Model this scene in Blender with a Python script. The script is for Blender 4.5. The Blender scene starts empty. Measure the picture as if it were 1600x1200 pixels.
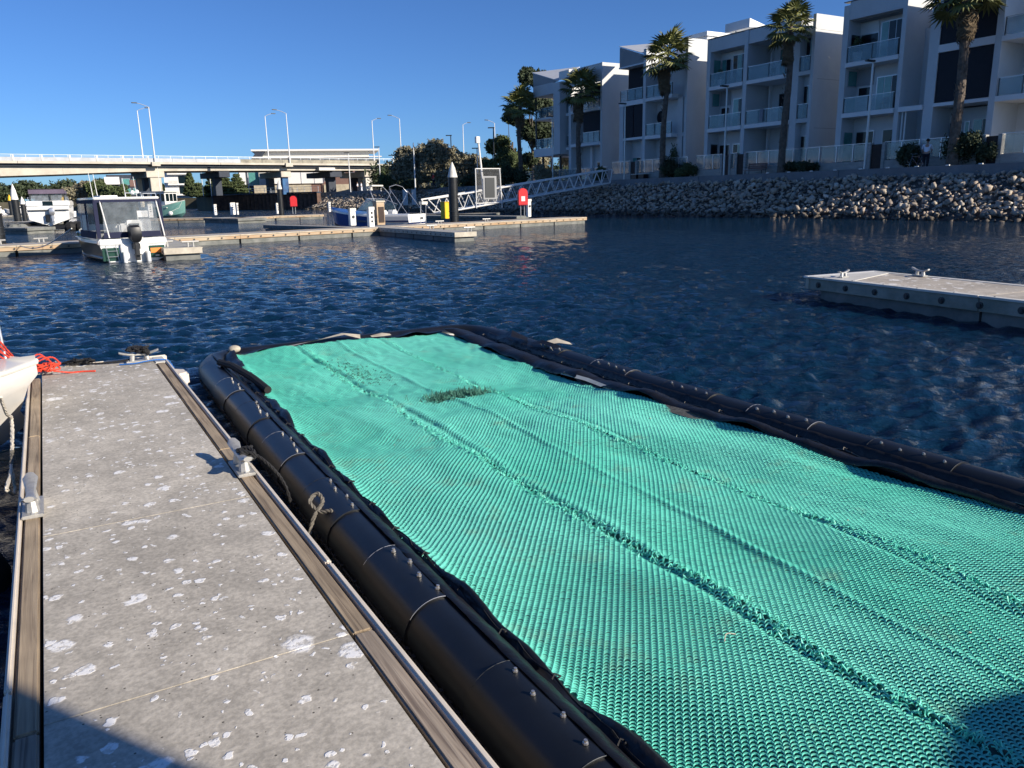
import bpy, bmesh, math, random
import numpy as np
from mathutils import Vector, Matrix
random.seed(7); rng = np.random.default_rng(7)
R = math.radians
scene = bpy.context.scene
COL = scene.collection

# ---------------------------------------------------------------- camera
EYE = 1.9
F_PX = 1230.0
ROLL = math.atan(0.02)
PITCH = math.atan(295 * math.cos(ROLL) / F_PX)
cam_d = bpy.data.cameras.new('camera'); cam = bpy.data.objects.new('camera', cam_d); COL.objects.link(cam)
cam_d.sensor_fit = 'HORIZONTAL'; cam_d.sensor_width = 36.0; cam_d.lens = 36.0 * F_PX / 1600.0
cam_d.clip_start = 0.05; cam_d.clip_end = 5000
fwd = Vector((0, math.cos(PITCH), -math.sin(PITCH))); upv = Vector((0, math.sin(PITCH), math.cos(PITCH))); rtv = Vector((1, 0, 0))
cr, sr = math.cos(ROLL), math.sin(ROLL)
cx = rtv * cr - upv * sr      # camera right
cy = rtv * sr + upv * cr      # camera up
cx, cy = (rtv * cr - upv * sr), (rtv * sr + upv * cr)
m = Matrix((( cx.x, cy.x, -fwd.x, 0), (cx.y, cy.y, -fwd.y, 0), (cx.z, cy.z, -fwd.z, EYE), (0, 0, 0, 1)))
cam.matrix_world = m
scene.camera = cam

# ---------------------------------------------------------------- sky, sun, exposure
SUN_BEAR, SUN_EL = R(118.0), R(23.5)
world = bpy.data.worlds.new('World'); scene.world = world; world.use_nodes = True
wn = world.node_tree; bg = wn.nodes['Background']
sky = wn.nodes.new('ShaderNodeTexSky'); sky.sky_type = 'NISHITA'; sky.sun_disc = False
sky.sun_elevation = SUN_EL; sky.sun_rotation = SUN_BEAR
sky.air_density = 0.8; sky.dust_density = 0.5; sky.ozone_density = 2.0; sky.altitude = 300
sg = wn.nodes.new('ShaderNodeVectorMath'); sg.operation = 'MULTIPLY'; sg.inputs[1].default_value = (0.275, 0.455, 0.73)
wn.links.new(sky.outputs[0], sg.inputs[0]); wn.links.new(sg.outputs[0], bg.inputs[0]); bg.inputs[1].default_value = 0.122
SUN_V = Vector((math.sin(SUN_BEAR) * math.cos(SUN_EL), math.cos(SUN_BEAR) * math.cos(SUN_EL), math.sin(SUN_EL)))
sd = bpy.data.lights.new('sun', 'SUN'); sd.energy = 4.8; sd.angle = R(0.5); sd.color = (1.0, 0.90, 0.76)
so = bpy.data.objects.new('sun', sd); COL.objects.link(so); so.rotation_euler = (-SUN_V).to_track_quat('-Z', 'Y').to_euler()
so.location = (40, -30, 40)
vs = scene.view_settings; vs.view_transform = 'Standard'; vs.look = 'None'; vs.exposure = 0.5; vs.gamma = 1; vs.use_curve_mapping = False

# ---------------------------------------------------------------- surveying helpers: sight line -> place on a known level or wall plane
def ray(px, py):
    dx, dy = px - 800, py - 600
    u = dx * cr - dy * sr; v = -dx * sr - dy * cr
    d = fwd * F_PX + rtv * u + upv * v
    return d.normalized()
def G(px, py, z=0.0):
    d = ray(px, py); t = (z - EYE) / d.z
    return Vector((d.x * t, d.y * t, z))
def DD(px, py, r):
    d = ray(px, py); t = r / math.hypot(d.x, d.y)
    return Vector((d.x * t, d.y * t, EYE + d.z * t))
WV = Vector((math.cos(R(30)), math.sin(R(30)), 0)); UV = Vector((-math.sin(R(30)), math.cos(R(30)), 0))
def L(w, s, z=0.0): return WV * w + UV * s + Vector((0, 0, z))
def ws(p): return (p.x * WV.x + p.y * WV.y, p.x * UV.x + p.y * UV.y)
def PW(px, py, w):
    d = ray(px, py); t = w / (d.x * WV.x + d.y * WV.y)
    return (d.x * t * UV.x + d.y * t * UV.y, EYE + d.z * t)
def PS(px, py, s):
    d = ray(px, py); t = s / (d.x * UV.x + d.y * UV.y)
    return (d.x * t * WV.x + d.y * t * WV.y, EYE + d.z * t)
GRID = R(30)

# ---------------------------------------------------------------- materials
def nodes_of(m): return m.node_tree.nodes, m.node_tree.links
def MAT(name, col, rough=0.6, metal=0.0, var=0.0, vs_=2.0, col2=None, bump=0.0, bs=25.0, spec=0.4, stretch=None, alpha=1.0, emis=None, coat=0.0, trans=0.0, bd=0.01):
    m = bpy.data.materials.new(name); m.use_nodes = True
    n, l = nodes_of(m); b = n['Principled BSDF']
    b.inputs['Roughness'].default_value = rough; b.inputs['Metallic'].default_value = metal
    b.inputs['Specular IOR Level'].default_value = spec; b.inputs['Alpha'].default_value = alpha
    b.inputs['Coat Weight'].default_value = coat
    b.inputs['Transmission Weight'].default_value = trans
    c1 = (*col, 1)
    if var > 0 or col2 is not None or bump > 0:
        tc = n.new('ShaderNodeTexCoord'); mp = n.new('ShaderNodeMapping'); l.new(tc.outputs['Object'], mp.inputs[0])
        if stretch: mp.inputs['Scale'].default_value = stretch
    if var > 0 or col2 is not None:
        nz = n.new('ShaderNodeTexNoise'); nz.inputs['Scale'].default_value = vs_; nz.inputs['Detail'].default_value = 8; nz.inputs['Roughness'].default_value = 0.65
        l.new(mp.outputs[0], nz.inputs[0])
        rp = n.new('ShaderNodeValToRGB'); rp.color_ramp.elements[0].position = 0.32; rp.color_ramp.elements[1].position = 0.68
        if col2 is None: col2 = tuple(max(0, c * (1 - var)) for c in col); c1 = tuple(min(1, c * (1 + var * 0.6)) for c in col) + (1,)
        rp.color_ramp.elements[0].color = (*col2, 1); rp.color_ramp.elements[1].color = c1
        l.new(nz.outputs[0], rp.inputs[0]); l.new(rp.outputs[0], b.inputs['Base Color'])
    else:
        b.inputs['Base Color'].default_value = c1
    if bump > 0:
        n2 = n.new('ShaderNodeTexNoise'); n2.inputs['Scale'].default_value = bs; n2.inputs['Detail'].default_value = 6
        l.new(mp.outputs[0], n2.inputs[0])
        bp = n.new('ShaderNodeBump'); bp.inputs['Strength'].default_value = bump; bp.inputs['Distance'].default_value = bd
        l.new(n2.outputs[0], bp.inputs['Height']); l.new(bp.outputs[0], b.inputs['Normal'])
    return m

# ---------------------------------------------------------------- mesh helpers
def np_mesh(name, verts, faces, smooth=False):
    me = bpy.data.meshes.new(name)
    verts = np.asarray(verts, dtype=np.float32); faces = np.asarray(faces, dtype=np.int32)
    k = faces.shape[1]
    me.vertices.add(len(verts)); me.vertices.foreach_set('co', verts.ravel())
    me.loops.add(faces.size); me.loops.foreach_set('vertex_index', faces.ravel())
    me.polygons.add(len(faces)); me.polygons.foreach_set('loop_start', np.arange(0, faces.size, k, dtype=np.int32))
    me.update(calc_edges=True); me.validate()
    if smooth: me.polygons.foreach_set('use_smooth', np.ones(len(faces), dtype=bool))
    return me
def link(name, me, mat=None, parent=None, loc=None, rot=None):
    o = bpy.data.objects.new(name, me); COL.objects.link(o)
    if mat is not None and me is not None and len(me.materials) == 0: me.materials.append(mat)
    if parent is not None: o.parent = parent
    if loc is not None: o.location = loc
    if rot is not None: o.rotation_euler = rot if hasattr(rot, '__len__') else (0, 0, rot)
    return o
def tag(o, label=None, cat=None, group=None, kind=None):
    if label: o['label'] = label
    if cat: o['category'] = cat
    if group: o['group'] = group
    if kind: o['kind'] = kind
    return o
def thing(name, label, cat, loc, rot=GRID, group=None):
    o = bpy.data.objects.new(name, None); COL.objects.link(o); o.empty_display_size = 0.2
    o.location = loc; o.rotation_euler = (0, 0, rot)
    return tag(o, label, cat, group)
CHILD = {}
def copy_tree(o, loc, rot=None, label=None):
    kids = {}
    for x in bpy.data.objects:
        if x.parent is not None: kids.setdefault(x.parent.name, []).append(x)
    r = o.copy(); COL.objects.link(r); r.location = loc
    if rot is not None: r.rotation_euler = (0, 0, rot)
    if label: r['label'] = label
    def rec(a, b):
        for c in kids.get(a.name, []):
            d = c.copy(); COL.objects.link(d); d.parent = b; rec(c, d)
    rec(o, r)
    return r

class MB:
    def __init__(self): self.v = []; self.f = []
    def add(self, vs_, fs):
        k = len(self.v); self.v += [tuple(x) for x in vs_]; self.f += [tuple(i + k for i in f) for f in fs]; return self
    def box(self, x0, x1, y0, y1, z0, z1):
        return self.add([(x0, y0, z0), (x1, y0, z0), (x1, y1, z0), (x0, y1, z0), (x0, y0, z1), (x1, y0, z1), (x1, y1, z1), (x0, y1, z1)],
                        [(0, 3, 2, 1), (4, 5, 6, 7), (0, 1, 5, 4), (1, 2, 6, 5), (2, 3, 7, 6), (3, 0, 4, 7)])
    def prism(self, poly, z0, z1):
        n = len(poly)
        A = sum(poly[i][0] * poly[(i + 1) % n][1] - poly[(i + 1) % n][0] * poly[i][1] for i in range(n))
        if A < 0: poly = poly[::-1]
        return self.add([(p[0], p[1], z0) for p in poly] + [(p[0], p[1], z1) for p in poly],
                        [tuple(range(n))[::-1], tuple(range(n, 2 * n))] + [(i, (i + 1) % n, n + (i + 1) % n, n + i) for i in range(n)])
    def prism_axis(self, poly, a0, a1, axis='x'):   # polygon in the other two coordinates
        n = len(poly); g = (lambda p, a: (a, p[0], p[1])) if axis == 'x' else (lambda p, a: (p[0], a, p[1]))
        return self.add([g(p, a0) for p in poly] + [g(p, a1) for p in poly],
                        [tuple(range(n)), tuple(range(n, 2 * n))[::-1]] + [(i, n + i, n + (i + 1) % n, (i + 1) % n) for i in range(n)])
    def tube(self, p0, p1, r0, r1=None, n=8, caps=True):
        r1 = r0 if r1 is None else r1
        return self.path([p0, p1], [r0, r1], n, caps)
    def path(self, pts, rad, n=8, caps=True, closed=False):
        pts = [Vector(p) for p in pts]; m_ = len(pts)
        if not hasattr(rad, '__len__'): rad = [rad] * m_
        k = len(self.v); up = None
        for i, p in enumerate(pts):
            if closed: t = (pts[(i + 1) % m_] - pts[i - 1]).normalized()
            else: t = (pts[min(i + 1, m_ - 1)] - pts[max(i - 1, 0)]).normalized()
            if up is None: up = Vector((0, 0, 1)) if abs(t.z) < 0.95 else Vector((1, 0, 0))
            a = t.cross(up)
            if a.length < 1e-6: a = t.orthogonal()
            a.normalize(); b = a.cross(t).normalized(); up = b
            for j in range(n):
                th = 2 * math.pi * j / n
                self.v.append(tuple(p + a * (math.cos(th) * rad[i]) + b * (math.sin(th) * rad[i])))
        rng_ = m_ if closed else m_ - 1
        for i in range(rng_):
            i2 = (i + 1) % m_
            for j in range(n):
                self.f.append((k + i * n + j, k + i2 * n + j, k + i2 * n + (j + 1) % n, k + i * n + (j + 1) % n))
        if caps and not closed:
            self.f.append(tuple(k + j for j in range(n))); self.f.append(tuple(k + (m_ - 1) * n + j for j in range(n))[::-1])
        return self
    def lathe(self, prof, n=12, c=(0, 0, 0)):
        k = len(self.v)
        for r, z in prof:
            for j in range(n):
                th = 2 * math.pi * j / n; self.v.append((c[0] + r * math.cos(th), c[1] + r * math.sin(th), c[2] + z))
        for i in range(len(prof) - 1):
            for j in range(n):
                self.f.append((k + i * n + j, k + i * n + (j + 1) % n, k + (i + 1) * n + (j + 1) % n, k + (i + 1) * n + j))
        self.f.append(tuple(k + j for j in range(n))[::-1]); self.f.append(tuple(k + (len(prof) - 1) * n + j for j in range(n)))
        return self
    def loft(self, secs, close=False, cap0=False, cap1=False):
        k = len(self.v); n = len(secs[0])
        for s in secs: self.v += [tuple(p) for p in s]
        for i in range(len(secs) - 1):
            for j in range(n if close else n - 1):
                self.f.append((k + i * n + j, k + i * n + (j + 1) % n, k + (i + 1) * n + (j + 1) % n, k + (i + 1) * n + j))
        if cap0: self.f.append(tuple(k + j for j in range(n)))
        if cap1: self.f.append(tuple(k + (len(secs) - 1) * n + j for j in range(n))[::-1])
        return self
    def quad(self, *p): return self.add(p, [tuple(range(len(p)))])
    def ball(self, c, r, n=8, sz=1.0):
        prof = [(r * math.sin(math.pi * i / n) + 1e-4, -r * sz * math.cos(math.pi * i / n)) for i in range(n + 1)]
        return self.lathe(prof, n + 2, c)
    def mesh(self, name, smooth=False, bevel=0.0, fix=True):
        me = bpy.data.meshes.new(name); me.from_pydata(self.v, [], self.f)
        if fix or bevel > 0:
            bm = bmesh.new(); bm.from_mesh(me)
            bmesh.ops.remove_doubles(bm, verts=bm.verts, dist=1e-5)
            if bevel > 0:
                es = [e for e in bm.edges if len(e.link_faces) == 2 and e.calc_face_angle(0) > 0.6]
                bmesh.ops.bevel(bm, geom=es, offset=bevel, segments=2, affect='EDGES', clamp_overlap=True)
            bmesh.ops.recalc_face_normals(bm, faces=bm.faces); bm.to_mesh(me); bm.free()
        if smooth:
            me.polygons.foreach_set('use_smooth', np.ones(len(me.polygons), dtype=bool))
            try: me.set_sharp_from_angle(angle=R(38))
            except Exception: pass
        me.update(); return me
    def build(self, name, mat, parent=None, smooth=False, bevel=0.0, loc=None, rot=None):
        return link(name, self.mesh(name, smooth, bevel), mat, parent, loc, rot)
def BOX(name, mat, parent, x0, x1, y0, y1, z0, z1, bevel=0.0):
    return MB().box(x0, x1, y0, y1, z0, z1).build(name, mat, parent, bevel=bevel)

def vnoise(x, y, seed=0):
    """smooth value noise on numpy arrays"""
    r = np.random.default_rng(seed).random((64, 64)).astype(np.float32)
    xi = np.floor(x).astype(int); yi = np.floor(y).astype(int); fx = x - xi; fy = y - yi
    fx = fx * fx * (3 - 2 * fx); fy = fy * fy * (3 - 2 * fy)
    a = r[xi % 64, yi % 64]; b = r[(xi + 1) % 64, yi % 64]; c = r[xi % 64, (yi + 1) % 64]; d = r[(xi + 1) % 64, (yi + 1) % 64]
    return (a * (1 - fx) + b * fx) * (1 - fy) + (c * (1 - fx) + d * fx) * fy - 0.5

# material palette
M = {}
M['concrete_far'] = MAT('concrete_weathered', (0.42, 0.40, 0.35), 0.85, var=0.25, vs_=1.2, bump=0.3)
M['render'] = MAT('painted_render', (0.62, 0.635, 0.63), 0.8, var=0.07, vs_=0.6)
M['render_light'] = MAT('painted_render_light', (0.82, 0.81, 0.79), 0.8, var=0.06, vs_=0.6)
M['render_dark'] = MAT('cladding_grey', (0.32, 0.33, 0.34), 0.7, var=0.08, vs_=1.0)
M['roofmetal'] = MAT('roof_sheet', (0.62, 0.64, 0.66), 0.45, 0.2, var=0.06)
M['blind'] = MAT('blind_fabric', (0.016, 0.018, 0.026), 0.75, var=0.15, vs_=3)
M['winglass'] = MAT('window_glass', (0.006, 0.014, 0.018), 0.12, var=0.3, vs_=0.8, spec=0.35)
M['winteal'] = MAT('curtained_glass', (0.10, 0.30, 0.27), 0.2, var=0.2, vs_=1.5, spec=0.8)
M['balglass'] = MAT('balustrade_glass', (0.26, 0.40, 0.43), 0.06, alpha=0.42, spec=0.8, var=0.25, vs_=1.1)
M['alum'] = MAT('aluminium', (0.55, 0.56, 0.58), 0.35, 0.7)
M['alum_dark'] = MAT('dark_frame', (0.05, 0.055, 0.06), 0.4, 0.5)
M['fascia_worn_shade'] = MAT('algae_worn_shaded_fascia', (0.40, 0.38, 0.32), 0.85, var=0.5, vs_=2.2, col2=(0.20, 0.21, 0.17), bump=.3)  # weathered green-grey, darkened further for the shade on the pier side
M['white'] = MAT('white_paint', (0.78, 0.77, 0.74), 0.45, var=0.06, vs_=2)
M['offwhite'] = MAT('aged_white', (0.66, 0.64, 0.58), 0.55, var=0.18, vs_=3)
M['gel'] = MAT('white_gelcoat', (0.78, 0.78, 0.76), 0.25, var=0.05, vs_=1.5, coat=0.4)
M['black'] = MAT('black_plastic', (0.012, 0.013, 0.016), 0.4, var=0.3, vs_=6)
M['rubber'] = MAT('black_rubber', (0.015, 0.015, 0.015), 0.75)
M['navy'] = MAT('navy_canvas', (0.012, 0.016, 0.05), 0.8, var=0.2)
M['clear'] = MAT('clear_vinyl', (0.30, 0.33, 0.36), 0.08, alpha=0.38, spec=0.8, var=0.5, vs_=4)
M['green'] = MAT('dark_green_paint', (0.012, 0.055, 0.035), 0.3, coat=0.3)
M['mint'] = MAT('mint_paint', (0.20, 0.42, 0.36), 0.4, var=0.15)
M['blue'] = MAT('blue_gelcoat', (0.035, 0.09, 0.30), 0.25, var=0.12, coat=0.4)
M['darkblue'] = MAT('dark_blue_gelcoat', (0.012, 0.025, 0.09), 0.25, coat=0.4)
M['red'] = MAT('red_plastic', (0.62, 0.03, 0.035), 0.4, var=0.08)
M['orange'] = MAT('orange_plate', (0.75, 0.24, 0.04), 0.5, var=0.12, vs_=9)
M['yellow'] = MAT('yellow_paint', (0.80, 0.52, 0.02), 0.45, var=0.06)
M['timber_far'] = MAT('pale_hardwood', (0.50, 0.43, 0.32), 0.8, var=0.35, vs_=0.5, stretch=(1, 1, 6), col2=(0.40, 0.24, 0.12))  # the timber's own pale tone with browner patches
M['timber_pale'] = MAT('bleached_timber', (0.52, 0.47, 0.38), 0.8, var=0.25, vs_=3)
M['pontoon'] = MAT('pontoon_concrete', (0.24, 0.24, 0.22), 0.85, var=0.35, vs_=2.5, col2=(0.12, 0.13, 0.12))
M['deck_far'] = MAT('deck_concrete', (0.40, 0.39, 0.36), 0.85, var=0.15, vs_=2)
M['bridge'] = MAT('bridge_concrete', (0.58, 0.53, 0.44), 0.85, var=0.22, vs_=0.5, bump=0.2, bs=3)
M['bridge_dark'] = MAT('dark_paint_and_shade', (0.04, 0.05, 0.07), 0.7, var=0.3)  # dark paint, also standing in for shade under deck and on quay
M['galv'] = MAT('galvanised_steel', (0.55, 0.57, 0.58), 0.4, 0.6, var=0.1)
M['gpole'] = MAT('white_pole_paint', (0.74, 0.74, 0.72), 0.4)
M['pile'] = MAT('pile_sleeve', (0.018, 0.020, 0.022), 0.45, var=0.4, vs_=3)
M['rust'] = MAT('sheet_pile_steel', (0.20, 0.12, 0.085), 0.85, var=0.5, vs_=1.2, col2=(0.07, 0.045, 0.04))
M['wallc'] = MAT('promenade_wall', (0.20, 0.21, 0.22), 0.9, var=0.2, vs_=0.8)
M['stone'] = MAT('stone_wall', (0.50, 0.44, 0.33), 0.9, var=0.3, vs_=1.2)
M['brown'] = MAT('brown_cladding', (0.20, 0.12, 0.10), 0.8, var=0.12)
M['gate'] = MAT('dark_timber_gate', (0.045, 0.028, 0.022), 0.7, var=0.3, vs_=4)
M['trunk'] = MAT('bark', (0.12, 0.10, 0.08), 0.95, var=0.4, vs_=6, bump=0.6)
M['palmtrunk'] = MAT('palm_bark', (0.15, 0.12, 0.095), 0.95, var=0.5, vs_=4, bump=0.8, bs=12, bd=0.05)
M['frond'] = MAT('palm_frond', (0.17, 0.18, 0.055), 0.6, var=0.45, vs_=1.2)
M['frond_dead'] = MAT('dead_frond', (0.15, 0.11, 0.065), 0.9, var=0.35, vs_=2)
M['leaf_olive'] = MAT('olive_foliage', (0.27, 0.245, 0.16), 0.8, var=0.45, vs_=0.5)
M['leaf_green'] = MAT('green_foliage', (0.09, 0.12, 0.045), 0.75, var=0.5, vs_=0.8)
M['leaf_dark'] = MAT('dark_foliage', (0.05, 0.07, 0.032), 0.75, var=0.5, vs_=0.8)
M['skin'] = MAT('skin', (0.42, 0.25, 0.17), 0.6)
M['hair'] = MAT('dark_hair', (0.03, 0.018, 0.012), 0.7)
M['shirt'] = MAT('white_shirt', (0.72, 0.74, 0.80), 0.8)
M['pants'] = MAT('dark_trousers', (0.012, 0.014, 0.025), 0.8)
M['redshirt'] = MAT('red_shirt', (0.65, 0.05, 0.04), 0.8)
M['castalum'] = MAT('cast_aluminium', (0.50, 0.49, 0.46), 0.5, 0.55, var=0.2, vs_=25, bump=0.3, bs=80, bd=0.002)
# ================================================================ WATER
def build_water():
    # fan of rings around the near dock, finer close by; real wave relief
    nr, na = 1050, 520
    r = 1.2 * (170 / 1.2) ** (np.linspace(0, 1, nr))
    a = np.linspace(R(-48), R(48), na)
    RR, AA = np.meshgrid(r, a, indexing='ij')
    X = RR * np.sin(AA); Y = RR * np.cos(AA)
    Z = np.zeros_like(X)
    g = np.random.default_rng(11)
    cell = np.maximum(RR * (math.log(170 / 1.2) / nr), RR * R(96) / na)
    gust = 0.65 + 0.7 * (vnoise(X / 9.0 + 20, Y / 9.0 + 20, 3) + 0.5)
    for i in range(90):
        lam = 0.10 * (0.62 / 0.10) ** (g.random() ** 1.0)
        th = R(g.normal(-12, 34)); kx, ky = math.sin(th), math.cos(th)
        amp = 0.0092 * lam * min(1.0, (0.30 / lam) ** .8)
        ph = g.random() * 6.283
        fade = np.clip((lam / cell - 2.5) / 2.5, 0, 1)
        wv = X * kx + Y * ky + 0.16 * lam * np.sin((X * ky - Y * kx) / lam * 0.9 + ph)
        q = np.sin(wv * 2 * math.pi / lam + ph)
        Z += amp * fade * gust * (q + 0.25 * q * q)
    Z *= np.clip((168 - RR) / 60, 0, 1)
    V = np.stack([X, Y, Z], -1).reshape(-1, 3)
    i, j = np.meshgrid(np.arange(nr - 1), np.arange(na - 1), indexing='ij')
    k = (i * na + j).ravel()
    F = np.stack([k, k + na, k + na + 1, k + 1], -1)[:, ::-1]
    me = np_mesh('water', V, F, smooth=True)
    m = bpy.data.materials.new('harbour_water'); m.use_nodes = True; n, l = nodes_of(m); b = n['Principled BSDF']
    b.inputs['Base Color'].default_value = (0.002, 0.018, 0.042, 1); b.inputs['Roughness'].default_value = 0.03
    b.inputs['IOR'].default_value = 1.33; b.inputs['Specular IOR Level'].default_value = 0.5
    tc = n.new('ShaderNodeTexCoord'); mp = n.new('ShaderNodeMapping'); mp.inputs['Rotation'].default_value = (0, 0, R(10)); mp.inputs['Scale'].default_value = (0.55, 1.25, 1)
    l.new(tc.outputs['Object'], mp.inputs[0])
    n1 = n.new('ShaderNodeTexNoise'); n1.inputs['Scale'].default_value = 5.4; n1.inputs['Detail'].default_value = 7; n1.inputs['Roughness'].default_value = 0.62; n1.inputs['Distortion'].default_value = 0.4
    n0 = n.new('ShaderNodeTexNoise'); n0.inputs['Scale'].default_value = 2.2; n0.inputs['Detail'].default_value = 3; l.new(mp.outputs[0], n0.inputs[0])
    b0 = n.new('ShaderNodeBump'); b0.inputs['Distance'].default_value = 0.26; b0.inputs['Strength'].default_value = 0.8; l.new(n0.outputs[0], b0.inputs['Height'])
    n2 = n.new('ShaderNodeTexNoise'); n2.inputs['Scale'].default_value = 9; n2.inputs['Detail'].default_value = 4
    l.new(mp.outputs[0], n1.inputs[0]); l.new(mp.outputs[0], n2.inputs[0])
    # wind patches: gusts roughen some areas
    n3 = n.new('ShaderNodeTexNoise'); n3.inputs['Scale'].default_value = 0.06; n3.inputs['Detail'].default_value = 3; l.new(tc.outputs['Object'], n3.inputs[0])
    mr = n.new('ShaderNodeMapRange'); mr.inputs[1].default_value = 0.3; mr.inputs[2].default_value = 0.7; mr.inputs[3].default_value = 0.45; mr.inputs[4].default_value = 1.0
    l.new(n3.outputs[0], mr.inputs[0])
    b1 = n.new('ShaderNodeBump'); b1.inputs['Distance'].default_value = 0.17; l.new(mr.outputs[0], b1.inputs['Strength']); l.new(n1.outputs[0], b1.inputs['Height']); l.new(b0.outputs[0], b1.inputs['Normal'])
    b2 = n.new('ShaderNodeBump'); b2.inputs['Distance'].default_value = 0.018; b2.inputs['Strength'].default_value = 0.7
    l.new(n2.outputs[0], b2.inputs['Height']); l.new(b1.outputs[0], b2.inputs['Normal']); l.new(b2.outputs[0], b.inputs['Normal'])
    o = link('water', me, m); tag(o, 'dark blue rippled harbour water filling the marina basin', kind='structure')
    # the rest of the harbour, out to the horizon and behind the camera (ring butted 8 mm lower)
    mb = MB(); S = 1500
    mb.quad((-S, -S, -0.03), (S, -S, -0.03), (S, S, -0.03), (-S, S, -0.03))
    o = mb.build('water', m); tag(o, 'flat far water reaching beyond the marina basin', kind='structure')
build_water()

# ================================================================ EAST BANK
S_END = 172.0
def quadstrip(pts_list, name, mat, label, loc=(0, 0, 0)):
    mb = MB(); mb.loft(pts_list); o = mb.build(name, mat, None, loc=loc); return tag(o, label, kind='structure')
M['bankcore'] = MAT('bank_rubble', (0.10, 0.095, 0.085), 0.95, var=0.5, vs_=2)
M['paving'] = MAT('promenade_paving', (0.26, 0.25, 0.24), 0.9, var=0.1)
M['soil'] = MAT('shore_ground', (0.16, 0.14, 0.09), 0.95, var=0.3, vs_=0.2)
o = MB().loft([[L(43.6, s, -0.6), L(48.9, s, 2.55), L(49.1, s, 2.55)] for s in (-40, 20, 80, S_END)]).build('bank_slope', M['bankcore']); tag(o, 'sloping rubble core of the east bank', kind='structure')
o = MB().loft([[L(49.0, s, 3.02), L(400, s, 3.02)] for s in (-60, 80, 400)]).build('promenade', M['paving']); tag(o, 'paved promenade behind the rock bank', kind='structure')
# land behind the marina (north): from the sheet-pile quay backwards
QA = G(497, 327, 0); QB = G(335, 328.5, 0)
NA = QA.copy(); 
land = [L(49.0, 400, 0), L(49.0, S_END, 0), QA + Vector((0, 1, 0)), QB + Vector((0, 1, 0)), QB + Vector((-9, 14, 0)), QB + Vector((-26, 60, 0)), Vector((-150, 250, 0)), Vector((-170, 290, 0)), Vector((-900, 320, 0)), Vector((-900, 900, 0)), Vector((300, 900, 0))]
o = MB().prism([(p.x, p.y) for p in land], -1.0, 2.98).build('shore_ground', M['soil']); tag(o, 'low shore ground behind the bridge and quay', kind='structure')

wall = thing('promenade_wall', 'dark low concrete wall capping the rock bank below the terrace houses', 'wall', L(48.85, 10, 2.45))
for k in range(11):
    MB().box(0.0, 0.32, k * 14.0 + 0.01, k * 14.0 + 13.99, 0, 0.72).build('wall_panel', M['wallc'], wall, bevel=0.02)
dl = MB()
for k in range(9):
    s = 18 + k * 2.05
    dl.box(-0.10, 0.0, s - 0.12, s + 0.12, 0.70, 0.77)
dl.build('wall_light', M['white'], wall)

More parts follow.
